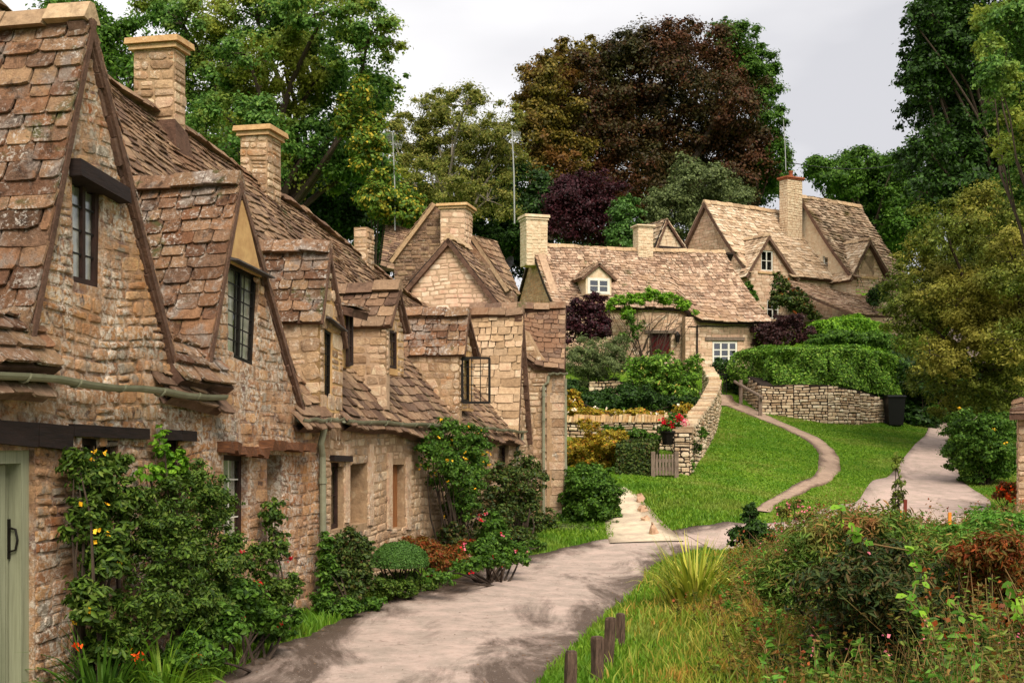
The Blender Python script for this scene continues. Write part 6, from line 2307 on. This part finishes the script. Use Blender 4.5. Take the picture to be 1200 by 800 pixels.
# clipped dome
c0, r0_ = RB(468, 660, 33, 25, .5)
rng = np.random.default_rng(28)
d_ = unit(rng.normal(size=(30000, 3)))
d_ = d_[d_[:, 2] > -.12]
bump_ = 1 + .04 * np.sin(d_[:, 0] * 9) * np.sin(d_[:, 1] * 8 + 1) + .03 * rng.normal(size=len(d_)) - .05 * rng.random(len(d_))
C = np.array(c0) + d_ * np.array([r0_[0], r0_[0], r0_[2]]) * bump_[:, None]
V, F_ = leaf_mesh(C, d_ + rng.normal(size=d_.shape) * .55, .022 * rng.uniform(.6, 1.4, len(C)), rng, .6)
dome = thing('clipped_dome', 'low clipped green dome of box beside the dark bush', 'shrub', Vector((c0[0], c0[1], 0)))
link('foliage', V, F_, 'lf_box', parent=dome)
mb = MB()
rg = random.Random(2)
for k in range(14):
    b0 = Vector((c0[0] + rg.uniform(-.1, .1), c0[1] + rg.uniform(-.1, .1), 0))
    limb(mb, b0, Vector(c0) + Vector((rg.uniform(-.8, .8) * r0_[0], rg.uniform(-.8, .8) * r0_[0], rg.uniform(0, .5) * r0_[2])), .016, .006, rg, 5, .08, 4)
mb.build('stem', 'bark', dome)
s = [RB(*q) for q in ((468, 682, 30, 14, .5), (450, 688, 22, 14, .5), (490, 686, 22, 14, .5), (470, 692, 28, 10, .6))]
shrub('dark_bush', 'shaded leafy skirt beneath the clipped dome', s, 0, 9000, .038, 'lf_deep', 29)
# yellow flowering climber
s = [RB(*q) for q in ((520, 505, 26, 16, .2), (545, 520, 26, 24, .3), (510, 535, 24, 24, .3), (530, 560, 28, 26, .35), (550, 555, 22, 26, .35), (540, 590, 22, 20, .4), (560, 535, 14, 26, .3), (505, 520, 14, 20, .2))]
shrub('flowering_climber', 'bright green climber dotted with yellow flowers spilling from the low roof', s, 0, 17000, .045, 'lf_green', 30, subr=.36, flowers=[('fl_yellow', 60, .028)], cat='climber')
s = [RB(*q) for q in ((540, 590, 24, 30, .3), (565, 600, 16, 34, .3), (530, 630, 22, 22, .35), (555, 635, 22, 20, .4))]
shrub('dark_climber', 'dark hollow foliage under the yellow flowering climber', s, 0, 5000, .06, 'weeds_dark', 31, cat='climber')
s = [RB(*q) for q in ((590, 565, 20, 26, .3), (610, 550, 22, 20, .3), (600, 590, 26, 28, .35), (625, 565, 14, 26, .3), (620, 600, 20, 26, .4), (585, 610, 20, 24, .4), (610, 630, 24, 18, .5), (640, 615, 16, 20, .45))]
shrub('dark_climber', 'dark ivy-like climber covering the wall before the end wing', s, 0, 15000, .06, 'lf_ivy', 32, subr=.32, cat='climber')
s = [RB(*q) for q in ((495, 645, 26, 18, .5), (520, 655, 24, 18, .7), (545, 650, 22, 18, .8), (475, 640, 12, 12, .4))]
shrub('russet_bush', 'feathery russet-brown bush between the clipped dome and the climber', s, 0, 7000, .055, 'lf_autumn', 33, asp=.3, subr=.4)
s = [RB(*q) for q in ((560, 645, 22, 14, 1.0), (585, 640, 22, 16, 1.1), (605, 645, 18, 12, 1.2), (575, 620, 16, 18, .8), (545, 662, 20, 9, 1.1), (575, 658, 22, 9, 1.2), (600, 654, 22, 9, 1.3), (515, 676, 22, 8, 1.0), (630, 640, 14, 8, 1.2))]
shrub('flower_border', 'flower border with scattered pink and red blooms along the wall', s, 0, 11000, .05, 'lf_green', 34, subr=.4, flowers=[('fl_red', 22, .03), ('fl_pink', 26, .028)], cat='plants')
# beyond the end wing
s = [(708, 575, 20, 26), (712, 600, 18, 24), (690, 575, 26, 26), (685, 560, 26, 20), (700, 585, 28, 24), (675, 595, 20, 28), (695, 612, 32, 18), (672, 565, 14, 20), (712, 605, 16, 20)]
shrub('round_shrub', 'dense glossy green shrub just beyond the end wing', s, 24.3, 26000, .065, 'lf_green', 35, subr=.3, sub=18)
s = [(700, 627, 30, 9), (672, 625, 22, 12), (726, 618, 9, 10)]
shrub('lavender_edge', 'low bluish edging plants at the foot of the glossy shrub', s, 23.6, 7000, .05, 'lf_grey', 36, cat='plants')
s = [(690, 525, 26, 16), (712, 518, 22, 16), (700, 540, 26, 16), (675, 535, 18, 18), (720, 532, 14, 14), (690, 500, 16, 10)]
shrub('golden_shrub', 'golden-leaved shrub in front of the coped garden wall', s, 29.5, 13000, .075, 'lf_gold', 37, asp=.4, subr=.34)
# ivy block
hp = [P(722, 500, 28.6), P(766, 500, 28.4)]
hedge('ivy_block', 'square clipped ivy-covered block left of the picket gate', hp, [.9, .9], [P(0, 520, 28.6).z, P(0, 518, 28.5).z], 1.0, 20000, .06, 'lf_ivy', 38, cat='hedge', lump=.06)
s = [(690, 470, 26, 12), (730, 472, 26, 12), (770, 474, 24, 12), (805, 474, 16, 12), (665, 460, 20, 16), (750, 462, 24, 10)]
shrub('low_bush', 'dark low bushes filling the upper bed behind the golden coping', s, 36.5, 15000, .08, 'lf_dark', 65, ground=2.6)
s = [(720, 505, 16, 7), (745, 508, 16, 6), (765, 512, 10, 6), (735, 516, 10, 6)]
shrub('low_bush', 'low dark green bush along the top of the ivy block', s, 30.5, 4000, .07, 'lf_green', 39)
s = [(685, 483, 20, 7), (715, 485, 20, 6), (745, 485, 20, 6), (775, 487, 16, 5), (672, 470, 12, 12), (800, 480, 12, 8)]
shrub('bedding_plants', 'yellow-green bedding plants above the golden coping', s, 34.2, 8000, .08, 'lf_gold', 40, cat='plants', flowers=[('fl_white', 50, .05)], ground=2.4)
s = [(700, 410, 26, 18), (680, 425, 22, 22), (715, 425, 25, 22), (695, 445, 28, 18), (728, 405, 14, 16)]
shrub('grey_shrub', 'spiky grey-green shrub below the purple tree, left of the red door', s, 42.5, 14000, .12, 'lf_grey', 41, asp=.22, subr=.34)
s = [(683, 370, 26, 20), (700, 385, 22, 16), (672, 390, 18, 18), (695, 355, 16, 14)]
shrub('plum_shrub', 'dark plum-coloured shrub at the left corner of the low house', s, 46.5, 11000, .1, 'lf_purple', 42)
s = [(775, 430, 28, 18), (800, 440, 22, 20), (760, 445, 26, 18), (790, 455, 28, 18), (745, 430, 18, 12), (770, 462, 22, 14), (812, 425, 12, 12)]
shrub('flowering_bush', 'big yellow-green flowering bush in front of the red door', s, 41.0, 17000, .1, 'lf_hedge', 43, subr=.32, flowers=[('fl_pink', 14, .05), ('fl_gold', 60, .05)])
s = [(735, 455, 14, 8), (720, 462, 18, 10), (745, 470, 14, 10), (760, 472, 22, 10), (700, 468, 16, 9)]
shrub('dark_bush', 'dark low growth on the shaded retaining wall', s, 40.5, 6000, .1, 'lf_dark', 44)
# creeper over the house front
s = [(745, 350, 14, 8), (765, 347, 16, 8), (785, 350, 14, 8), (800, 357, 12, 7), (725, 352, 12, 7), (735, 365, 9, 9), (715, 358, 7, 8), (815, 366, 6, 4)]
shrub('house_creeper', 'green creeper running along the eaves above the red door', s, 48.9, 8000, .09, 'lf_bright', 45, cat='creeper', dy=.05, ground=4.2)
mb = MB()
rg = random.Random(3)
for k in range(16):
    a = ML.R(rg.uniform(718, 760), rg.uniform(398, 420))
    b = ML.R(rg.uniform(710, 800), rg.uniform(360, 385))
    limb(mb, ML.W(a[0], a[1], .06), ML.W(b[0], b[1], .06), .018, .008, rg, 4, .1, 4)
o_ = mb.build('bare_vine', 'bark', None, loc=ML.W(2, 4.1, .1))
tag(o_, 'bare brown vine stems on the wall left of the red door', 'vine')
s = [(738, 375, 6, 12), (745, 390, 5, 10), (730, 395, 8, 8), (752, 382, 5, 8)]
shrub('wall_creeper', 'sparse leaves of the vine on the wall left of the red door', s, 48.6, 700, .1, 'lf_green', 46, cat='creeper', dy=.02, ground=4.2, stems=False)
# ivy on the gabled house
s = [(918, 335, 12, 10), (928, 352, 16, 12), (940, 362, 18, 8), (912, 325, 7, 6), (935, 345, 10, 8), (910, 352, 8, 14), (955, 370, 12, 5)]
shrub('russet_ivy', 'russet-edged ivy on the lean-to of the gabled house', s, 55.6, 9000, .11, 'lf_ivy', 47, cat='creeper', flowers=[('lf_autumn', 60, .1)], ground=7, stems=False, dy=.1)
s = [(876, 337, 5, 7), (883, 350, 5, 9), (890, 363, 4, 7)]
shrub('wall_ivy', 'green strip of ivy on the verge between the two far houses', s, 54.0, 2500, .1, 'lf_green', 48, cat='creeper', ground=6, stems=False, dy=.1)
s = [(900, 388, 22, 12), (925, 380, 22, 13), (915, 397, 30, 10), (890, 398, 14, 10), (945, 390, 14, 10)]
shrub('plum_shrub', 'broad dark plum-coloured shrub above the clipped hedge', s, 51, 12000, .1, 'lf_plum', 49)
hp = [P(940, 500, 52.5), P(975, 500, 51.5), P(1010, 500, 51.5), P(1045, 500, 52.5)]
hedge('hedge', 'upper bright green hedge in front of the lean-to', hp, [P(0, 412, 52).z] * 4, [P(0, y_, 52).z for y_ in (380, 375, 374, 378)], 1.2, 24000, .095, 'lf_bright', 50)
s = [(985, 395, 22, 9), (1015, 398, 22, 9), (960, 400, 16, 8), (1040, 400, 18, 12)]
shrub('low_bush', 'low bushy growth between the two hedges', s, 48.5, 9000, .09, 'lf_green', 58)
s = [(1030, 345, 12, 14), (1022, 350, 8, 10)]
shrub('wall_ivy', 'dark ivy at the right end of the gabled house', s, 56.5, 2500, .1, 'lf_dark', 59, cat='creeper', ground=7, stems=False)
# long hedge above the dry stone wall
hx = [858, 880, 905, 935, 970, 1005, 1035, 1058]
hY = [46.0, 45.2, 43.9, 43.5, 43.1, 43.4, 44.3, 45.6]
hp = [P(a, 500, b) for a, b in zip(hx, hY)]
hedge('hedge', 'long clipped leafy hedge growing above the dry stone wall', hp, [P(0, y_, b).z for y_, b in zip((448, 450, 453, 452, 452, 455, 462, 468), hY)],
      [P(0, y_, b).z for y_, b in zip((414, 410, 408, 407, 407, 409, 412, 420), hY)], 1.5, 70000, .085, 'lf_hedge', 51)
s = [(845, 430, 12, 10), (868, 455, 10, 12), (857, 445, 12, 14), (880, 447, 10, 10)]
shrub('dark_bush', 'dark leaves at the left end of the clipped hedge behind the handrail', s, 46.6, 6000, .09, 'lf_dark', 52)
s = [(1020, 455, 22, 18), (1045, 450, 22, 20), (1000, 458, 14, 8), (1060, 480, 16, 16)]
shrub('dark_bush', 'dark overhanging growth at the right end of the dry stone wall', s, 45.5, 11000, .1, 'lf_dark', 53)
s = [(1080, 492, 20, 14), (1095, 485, 14, 14), (1070, 500, 12, 10)]
shrub('dark_bush', 'round dark green bush at the left side of the lane end', s, 46, 7000, .09, 'lf_green', 54)
# privet by the lane
s = [(1140, 505, 32, 26), (1125, 530, 24, 28), (1160, 525, 32, 32), (1175, 500, 22, 22), (1150, 550, 34, 18), (1125, 500, 18, 16), (1180, 540, 18, 26)]
shrub('round_shrub', 'thick rounded green shrub on the right bank of the lane', s, 31.5, 24000, .08, 'lf_green', 55, subr=.28, sub=20, flowers=[('fl_yellow', 14, .07)])
s = [(1180, 572, 14, 7), (1195, 580, 14, 9), (1170, 580, 8, 6)]
shrub('flower_bed', 'patch of bright red flowers at the right edge by the shed', s, 25.5, 1600, .07, 'lf_autumn', 56, cat='flowers', flowers=[('fl_orange', 60, .06)])
# plants along the curved wall
s = [(805, 545, 12, 8), (815, 525, 8, 8), (824, 508, 6, 8), (795, 552, 12, 8), (783, 502, 16, 8), (793, 490, 12, 8)]
shrub('border_plants', 'small plants at the foot of the pale curved wall', s, 29.5, 4000, .07, 'lf_green', 57, cat='plants')
# geranium pot near gate
pc = P(785, 520, 29.2)
pt = thing('flower_pot', 'pot of red geraniums on the wall end above the picket gate', 'flower pot', pc)
mb = MB()
mb.lathe(pc, [(.0, -.02), (.16, -.02), (.21, .24), (.24, .25), (.24, .3), (.2, .3)], 12)
mb.build('pot', 'iron', pt)
fo, _ = foliage('foliage', pt, [((pc.x, pc.y, pc.z + .38), (.28, .25, .2))], 700, .07, 'lf_green', 5)
rng = np.random.default_rng(2)
for (cx_, cz_, m_) in ((-.15, .5, 'fl_red'), (.02, .42, 'fl_red'), (.3, .5, 'fl_pink'), (.2, .6, 'fl_red')):
    C = np.array([pc.x + cx_, pc.y - .15, pc.z + cz_]) + rng.normal(size=(40, 3)) * .045
    V, F_ = leaf_mesh(C, rng.normal(size=(40, 3)), np.full(40, .06), rng, .9)
    link('blossom', V, F_, m_, parent=pt)
pier = [G(795, 28.9), G(803, 29.4)]

# ------------------------------------------------------------------ strap-leaved plants
def strap(name, label, base, n, L, wd, mat, seed, spread=.35, arch=1.0, cat='plant', flower=None, r0=.15):
    rng = np.random.default_rng(seed)
    t = thing(name, label, cat, base)
    V, Fq = [], []
    K = 7
    for i in range(n):
        a = rng.uniform(0, 2 * np.pi)
        d = np.array([np.cos(a), np.sin(a), 0])
        sd = np.array([-d[1], d[0], 0])
        l = L * rng.uniform(.6, 1.1)
        lean = rng.uniform(.15, 1) * spread
        p = np.array(base) + d * rng.uniform(0, r0)
        th = math.pi / 2 - lean * .5
        b = len(V)
        w_ = wd * rng.uniform(.7, 1.2)
        tw = rng.uniform(-.5, .5)
        for k in range(K):
            f = k / (K - 1)
            ww = w_ * (1 - f ** 2.5) * .5 + .0005
            s_ = sd * math.cos(tw) + np.array([0, 0, 1]) * math.sin(tw) * .3
            V.append(p - s_ * ww)
            V.append(p + s_ * ww)
            p = p + (d * math.cos(th) + np.array([0, 0, 1]) * math.sin(th)) * l / (K - 1)
            th -= (lean * arch * 2.4) * (f + .15) / (K - 1) * 1.6
        for k in range(K - 1):
            Fq.append((b + 2 * k, b + 2 * k + 1, b + 2 * k + 3, b + 2 * k + 2))
    link('leaves', np.array(V), [np.array(Fq)], mat, parent=t)
    if flower:
        for k in range(flower[1]):
            a = rng.uniform(0, 6.28)
            c_ = np.array(base) + np.array([math.cos(a) * .25, math.sin(a) * .25, L * rng.uniform(.5, .75)])
            C = c_ + rng.normal(size=(8, 3)) * .02
            V2, F2 = leaf_mesh(C, rng.normal(size=(8, 3)), np.full(8, .06), rng, .4)
            link('blossom', V2, F2, flower[0], parent=t)
    return t


pg_ = P(815, 700, 14.6)
pg_.z = g1(pg_.x, 14.6) - .02
strap('striped_flag', 'large clump of arching yellow-green sword leaves beside the bend of the road', pg_, 260, .95, .035, 'phorm', 3, 1.0, 1.0, r0=.3)
strap('daylily', 'daylily clump with orange flowers at the foot of the nearest cottage', ROW.W(ROW.R(120, 700, .45)[0], -.02, .45), 130, .75, .03, 'lf_green', 4, 1.3, 1.2, flower=('fl_orange', 3), r0=.15)
strap('daylily', 'arching strap-leaved clump under the big rounded shrub', ROW.W(ROW.R(190, 700, .7)[0], -.02, .7), 120, .7, .028, 'grass', 5, 1.3, 1.2, flower=('fl_orange', 1), r0=.15)

# ------------------------------------------------------------------ grass and meadow
def poly_mask(x, y, poly):
    ins = np.zeros(len(x), bool)
    n = len(poly)
    for i in range(n):
        x0, y0 = poly[i]
        x1, y1 = poly[(i + 1) % n]
        cnd = ((y0 > y) != (y1 > y)) & (x < (x1 - x0) * (y - y0) / (y1 - y0 + 1e-9) + x0)
        ins ^= cnd
    return ins


def px_of(p):
    return CX + F * p[:, 0] / p[:, 1], HY - F * (p[:, 2] - H) / p[:, 1]


def rand_ground(n, x0, x1, y0, y1, rng, bias=1.0):
    u = rng.random(n)
    y = y0 + (y1 - y0) * u ** bias
    x = rng.uniform(x0, x1, n)
    return np.stack([x, y, gz(x, y)], 1)


Lc = np.array([tuple(v) for v in catmull(Lp, 120)])
Rc = np.array([tuple(v) for v in catmull(Rp, 120)])
road_poly = [tuple(a) for a in Lc] + [tuple(a) for a in Rc[::-1]]
lane_poly = [tuple(v) for v in catmull(L2, 60)] + [tuple(v) for v in catmull(R2, 60)][::-1]
side_poly = [tuple(v) for v in catmull(R3a, 30)] + [tuple(v) for v in catmull(R3b, 30)][::-1]
foot = np.array([tuple(v) for v in catmull([tuple(hit(*q).xy) for q in [(842, 470), (868, 478), (900, 492), (938, 508), (962, 524), (974, 540), (966, 558), (940, 572), (912, 586), (890, 600)]], 120)])
grav = np.array([tuple(v) for v in catmull([tuple(hit(*q).xy) for q in [(718, 574), (729, 588), (736, 602), (744, 618), (758, 637)]], 60)])


def clear(p, m=0.0):
    ok = ~poly_mask(p[:, 0], p[:, 1], road_poly) & ~poly_mask(p[:, 0], p[:, 1], lane_poly) & ~poly_mask(p[:, 0], p[:, 1], side_poly)
    for c_, w0, w1 in ((foot, .34, .1), (grav, .2, .52)):
        d2_ = ((p[:, None, :2] - c_[None]) ** 2).sum(2)
        k = d2_.argmin(1)
        ok &= np.sqrt(d2_.min(1)) > (w0 + (w1 - w0) * k / len(c_)) * (1 + m)
    # keep off the cottages
    v = ((p[:, 0] + 5.3) * ROW.n.x + p[:, 1] * ROW.n.y)
    ok &= (v > .0) | (p[:, 1] > 28)
    return ok


rng = np.random.default_rng(11)
# lawn
p = rand_ground(230000, .5, 19, 20, 48, rng, 1.15)
qx, qy = px_of(p)
ok = clear(p) & (qx > 700) & (qx < 1215) & (qy < 640) & (qy > 465)
p = p[ok]
blades('lawn_grass', p, .034 * rng.uniform(.4, 1.5, len(p)), .02 + .0006 * p[:, 1], 'grass', 1, .8, loc=(6, 30, 0), kind='stuff')
# verges beside the road, nearer
p = rand_ground(190000, -4, 4.5, 7, 27, rng, 1.15)
qx, qy = px_of(p)
dr = np.interp(p[:, 1], Rc[:, 1], Rc[:, 0]) if False else None
ok = clear(p) & (qy < 830)
rx = np.array([Rc[np.abs(Rc[:, 1] - yy).argmin(), 0] for yy in np.linspace(6, 25, 200)])
rxx = np.interp(p[:, 1], np.linspace(6, 25, 200), rx)
ok &= (p[:, 0] < rxx + 2.4)
p = p[ok]
hh = .07 * rng.uniform(.4, 1.6, len(p)) * np.where(p[:, 0] < -1, 1.5, 1.0)
blades('verge_grass', p, hh, .008 + .0007 * p[:, 1], 'grass', 2, .6, loc=(0, 12, 0), kind='stuff')
def mlim(p):
    qx = CX + F * p[:, 0] / p[:, 1]
    yl = np.interp(qx, [840, 880, 930, 1000, 1050, 1110, 1200], [655, 625, 588, 594, 610, 614, 594])
    return np.maximum(H - (yl - HY) / F * p[:, 1] - p[:, 2], .12)


# rank grass right of the mown verge
def meadow_edge(y):
    return np.interp(y, [6, 8, 10, 12, 15, 18, 20, 22, 25], [.5, .9, 1.35, 1.55, 1.75, 2.5, 3.2, 4.2, 6])


p = rand_ground(190000, .4, 11, 5, 24, rng, 1.2)
ok = clear(p) & (p[:, 0] > meadow_edge(p[:, 1]) + rng.normal(size=len(p)) * .3 + .25 * np.sin(p[:, 1] * 1.7))
p = p[ok]
d = np.clip(p[:, 0] - meadow_edge(p[:, 1]), 0, 2)
hh = (.16 + .18 * d) * rng.uniform(.5, 1.4, len(p))
hh = np.minimum(hh, mlim(p))
blades('meadow_grass', p, hh, .010 + .0004 * p[:, 1], 'grass_long', 3, .55, loc=(3, 12, 0), kind='stuff')


def weeds(name, n, x0, x1, y0, y1, hfun, leaf, mat, seed, per=26, top=None, stemmat='stem', cond=None, asp=.32, flow=None):
    rng = np.random.default_rng(seed)
    p = rand_ground(n, x0, x1, y0, y1, rng, 1.15)
    ok = clear(p)
    if cond is not None:
        ok &= cond(p)
    p = p[ok]
    h = hfun(p) * rng.uniform(.6, 1.15, len(p))
    n = len(p)
    lean = rng.normal(size=(n, 2)) * .22
    f = rng.uniform(.12, 1.0, (n, per)) ** .8
    C = np.repeat(p, per, 0)
    ff = f.ravel()[:, None]
    hr = np.repeat(h, per)[:, None]
    ln = np.repeat(lean, per, 0)
    a = rng.uniform(0, 2 * np.pi, len(C))
    rad = (rng.uniform(.01, .09, len(C)) * (1.25 - ff[:, 0]) * (hr[:, 0] + .3))
    C = C + np.concatenate([ln * hr * ff ** 1.6, hr * ff], 1)
    dirv = np.stack([np.cos(a), np.sin(a), rng.uniform(-.2, .8, len(C))], 1)
    C = C + dirv * rad[:, None]
    s_ = leaf * rng.uniform(.6, 1.4, len(C)) * (1.25 - .6 * ff[:, 0])
    Nn = np.cross(dirv, rng.normal(size=C.shape)) + np.array([0, 0, .8])
    V, F_ = leaf_mesh(C, Nn, s_, rng, asp, True, dirv)
    o_ = link(name, V, F_, mat, loc=(3, 12, 0))
    o_['kind'] = 'stuff'
    # stems
    K = 4
    SV, SF = [], []
    t_ = np.linspace(0, 1, K)
    w_ = .006
    base = np.repeat(p[:, None], K, 1)
    base[:, :, 2] += h[:, None] * t_[None]
    base[:, :, :2] += (lean[:, None, :] * h[:, None, None]) * (t_ ** 1.6)[None, :, None]
    ang = rng.uniform(0, np.pi, n)
    sd = np.stack([np.cos(ang), np.sin(ang) * .3, np.zeros(n)], 1)[:, None] * w_ * .5
    V = np.stack([base - sd, base + sd], 2).reshape(-1, 3)
    i = (np.arange(n)[:, None] * K * 2 + np.arange(K - 1)[None] * 2).ravel()[:, None]
    o_ = link(name.replace('leaves', '') + '_stems' if False else 'weed_stems', V, [i + np.array([0, 1, 3, 2])], stemmat, loc=(3, 12, 0))
    o_['kind'] = 'stuff'
    if flow:
        for (m_, frac, fs) in flow:
            idx = rng.choice(n, int(n * frac), replace=False)
            k = 7
            C = np.repeat(base[idx, -1], k, 0) + rng.normal(size=(len(idx) * k, 3)) * np.array([.02, .02, .05])
            V, F_ = leaf_mesh(C, rng.normal(size=C.shape), fs * rng.uniform(.6, 1.3, len(C)), rng, .7)
            o_ = link('meadow_flowers', V, F_, m_, loc=(3, 12, 0))
            o_['kind'] = 'stuff'


def hmead(p):
    d = p[:, 0] - meadow_edge(p[:, 1])
    h = np.interp(d, [0, .5, 1.2, 2.2, 4], [.15, .35, .7, 1.1, 1.2])
    return np.minimum(h, mlim(p))


inm = lambda p: (p[:, 0] > meadow_edge(p[:, 1]) + .55 + .25 * np.sin(p[:, 1] * 1.7) + np.random.default_rng(3).normal(size=len(p)) * .25)
weeds('meadow_weeds', 9500, .6, 13, 5.5, 24, hmead, .068, 'weeds', 5, 28, asp=.3, cond=inm, flow=[('lf_autumn', .35, .035), ('fl_pink', .03, .025)])
weeds('meadow_weeds', 1700, 1.8, 11, 5.5, 22, lambda p: hmead(p) * 1.0, .095, 'herb', 16, 16, asp=.42, cond=lambda p: p[:, 0] > meadow_edge(p[:, 1]) + .5)
weeds('meadow_weeds', 2200, 2.2, 12, 6, 23, lambda p: hmead(p) * .9, .06, 'weeds_dark', 6, 30, cond=lambda p: p[:, 0] > meadow_edge(p[:, 1]) + 1.0)
p = rand_ground(11000, 1, 13, 5, 23, np.random.default_rng(4), 1.2)
d = p[:, 0] - meadow_edge(p[:, 1])
p = p[clear(p) & (d > .3)]
hs_ = np.minimum(hmead(p) * np.random.default_rng(5).uniform(.6, 1.35, len(p)), mlim(p) + .12)
blades('dry_stalks', p, hs_, .006 + .0003 * p[:, 1], 'straw', 9, .45, loc=(3, 12, 0), kind='stuff')
# the dark bush in the foreground and what climbs over it
s = [(990, 690, 50, 40), (1030, 665, 45, 36), (1060, 700, 50, 45), (985, 745, 50, 40), (1040, 760, 60, 50), (1090, 750, 50, 45), (1085, 690, 35, 35), (1150, 770, 50, 45), (960, 790, 50, 36)]
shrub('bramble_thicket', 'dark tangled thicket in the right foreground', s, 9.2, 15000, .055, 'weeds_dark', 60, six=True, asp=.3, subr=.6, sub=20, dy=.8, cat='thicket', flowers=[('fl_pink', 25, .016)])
s = [(1010, 620, 50, 22), (960, 640, 50, 25), (1060, 640, 40, 22), (1110, 655, 50, 30), (1170, 650, 45, 35), (1190, 720, 40, 50), (920, 690, 40, 30)]
shrub('leafy_thicket', 'lighter green and russet growth over the top of the dark thicket', s, 10.4, 15000, .058, 'weeds', 61, six=True, asp=.25, subr=.75, sub=20, dy=.8, cat='thicket', flowers=[('fl_pink', 40, .02)])
s = [(1165, 650, 30, 26), (1190, 670, 30, 34), (1150, 680, 26, 22), (1195, 720, 30, 36), (1130, 650, 22, 18)]
shrub('russet_bush', 'rusty-leaved bush at the right edge above the thicket', s, 9.8, 9000, .055, 'lf_autumn', 66, six=True, asp=.3, subr=.6, dy=.5)
s = [(1120, 630, 30, 16), (1170, 620, 34, 18), (1080, 632, 26, 14), (1195, 625, 20, 22)]
shrub('leafy_thicket', 'fresh green leafy growth behind the rusty bush at the right edge', s, 11.5, 9000, .06, 'herb', 67, six=True, asp=.35, subr=.6, dy=.6, cat='thicket')
# broad-leaved vine
rng = np.random.default_rng(8)
vt = thing('broad_leaved_vine', 'bright vine with heart-shaped leaves climbing over the dark thicket', 'vine', P(1080, 800, 8.2) - Vector((0, 0, .2)))
C = []
for (pts_) in (((985, 600), (1000, 625), (1012, 640)), ((1070, 640), (1075, 680), (1065, 705), (1085, 720)), ((1180, 690), (1190, 720), (1200, 700)), ((1060, 700), (1110, 755), (1130, 740)), ((1120, 700), (1160, 740), (1200, 765))):
    c2 = catmull(pts_, 9 * len(pts_) // 2)
    for q in c2:
        v = P(q.x + rng.normal() * 4, q.y + rng.normal() * 4, 8.0 + rng.normal() * .08)
        C.append(tuple(v))
C = np.array(C)
V, F_ = leaf_mesh(C, np.array([0, -.7, .6]) + rng.normal(size=C.shape) * .5, .068 * rng.uniform(.7, 1.2, len(C)), rng, .8, True)
link('leaves', V, F_, 'lf_bright', parent=vt)
mb = MB()
for i in range(len(C) - 1):
    if np.linalg.norm(C[i] - C[i + 1]) < .4:
        mb.tube([C[i], C[i + 1]], .005, 4, cap=False)
mb.build('stem', 'stem', vt)
# tall stem and thistly shrub
s = [(878, 605, 10, 12), (885, 618, 12, 12), (868, 628, 16, 12), (892, 630, 16, 14), (880, 598, 8, 10)]
shrub('dark_sapling', 'small dark leafy sapling standing where the road bends behind it', s, 19, 3000, .07, 'lf_dark', 62, subr=.4, dy=.1)
s = [(1050, 545, 6, 14), (1052, 575, 7, 18), (1048, 600, 8, 16)]
shrub('tall_weed', 'single tall slender weed rising in front of the lane', s, 14.5, 420, .07, 'lf_yolive', 63, asp=.25, cat='weed', dy=.02)
s = [(918, 600, 10, 8), (932, 590, 10, 8), (945, 605, 14, 10)]
shrub('low_bush', 'low pink-tinged weeds beside the end of the footpath', s, 20.5, 2200, .05, 'weeds', 64, flowers=[('fl_pink', 40, .03)])

# ------------------------------------------------------------------ litter
rng = np.random.default_rng(31)
t_ = rng.integers(20, len(Lc) - 8, 1300)
e_ = np.where(rng.random(1300) < .85, rng.beta(.5, 7, 1300), rng.random(1300))
e_ = np.where(rng.random(1300) < .5, e_, 1 - e_)
q = Lc[t_] * (1 - e_[:, None]) + Rc[t_] * e_[:, None]
C = np.stack([q[:, 0], q[:, 1], gz(q[:, 0], q[:, 1]) + .034], 1)
V, F_ = leaf_mesh(C, np.array([0, 0, 1.0]) + rng.normal(size=C.shape) * .15, .02 * rng.uniform(.5, 1.6, len(C)), rng, .6)
o_ = link('leaf_litter', V, F_, 'lf_litter', loc=(0, 12, 0))
o_['kind'] = 'stuff'
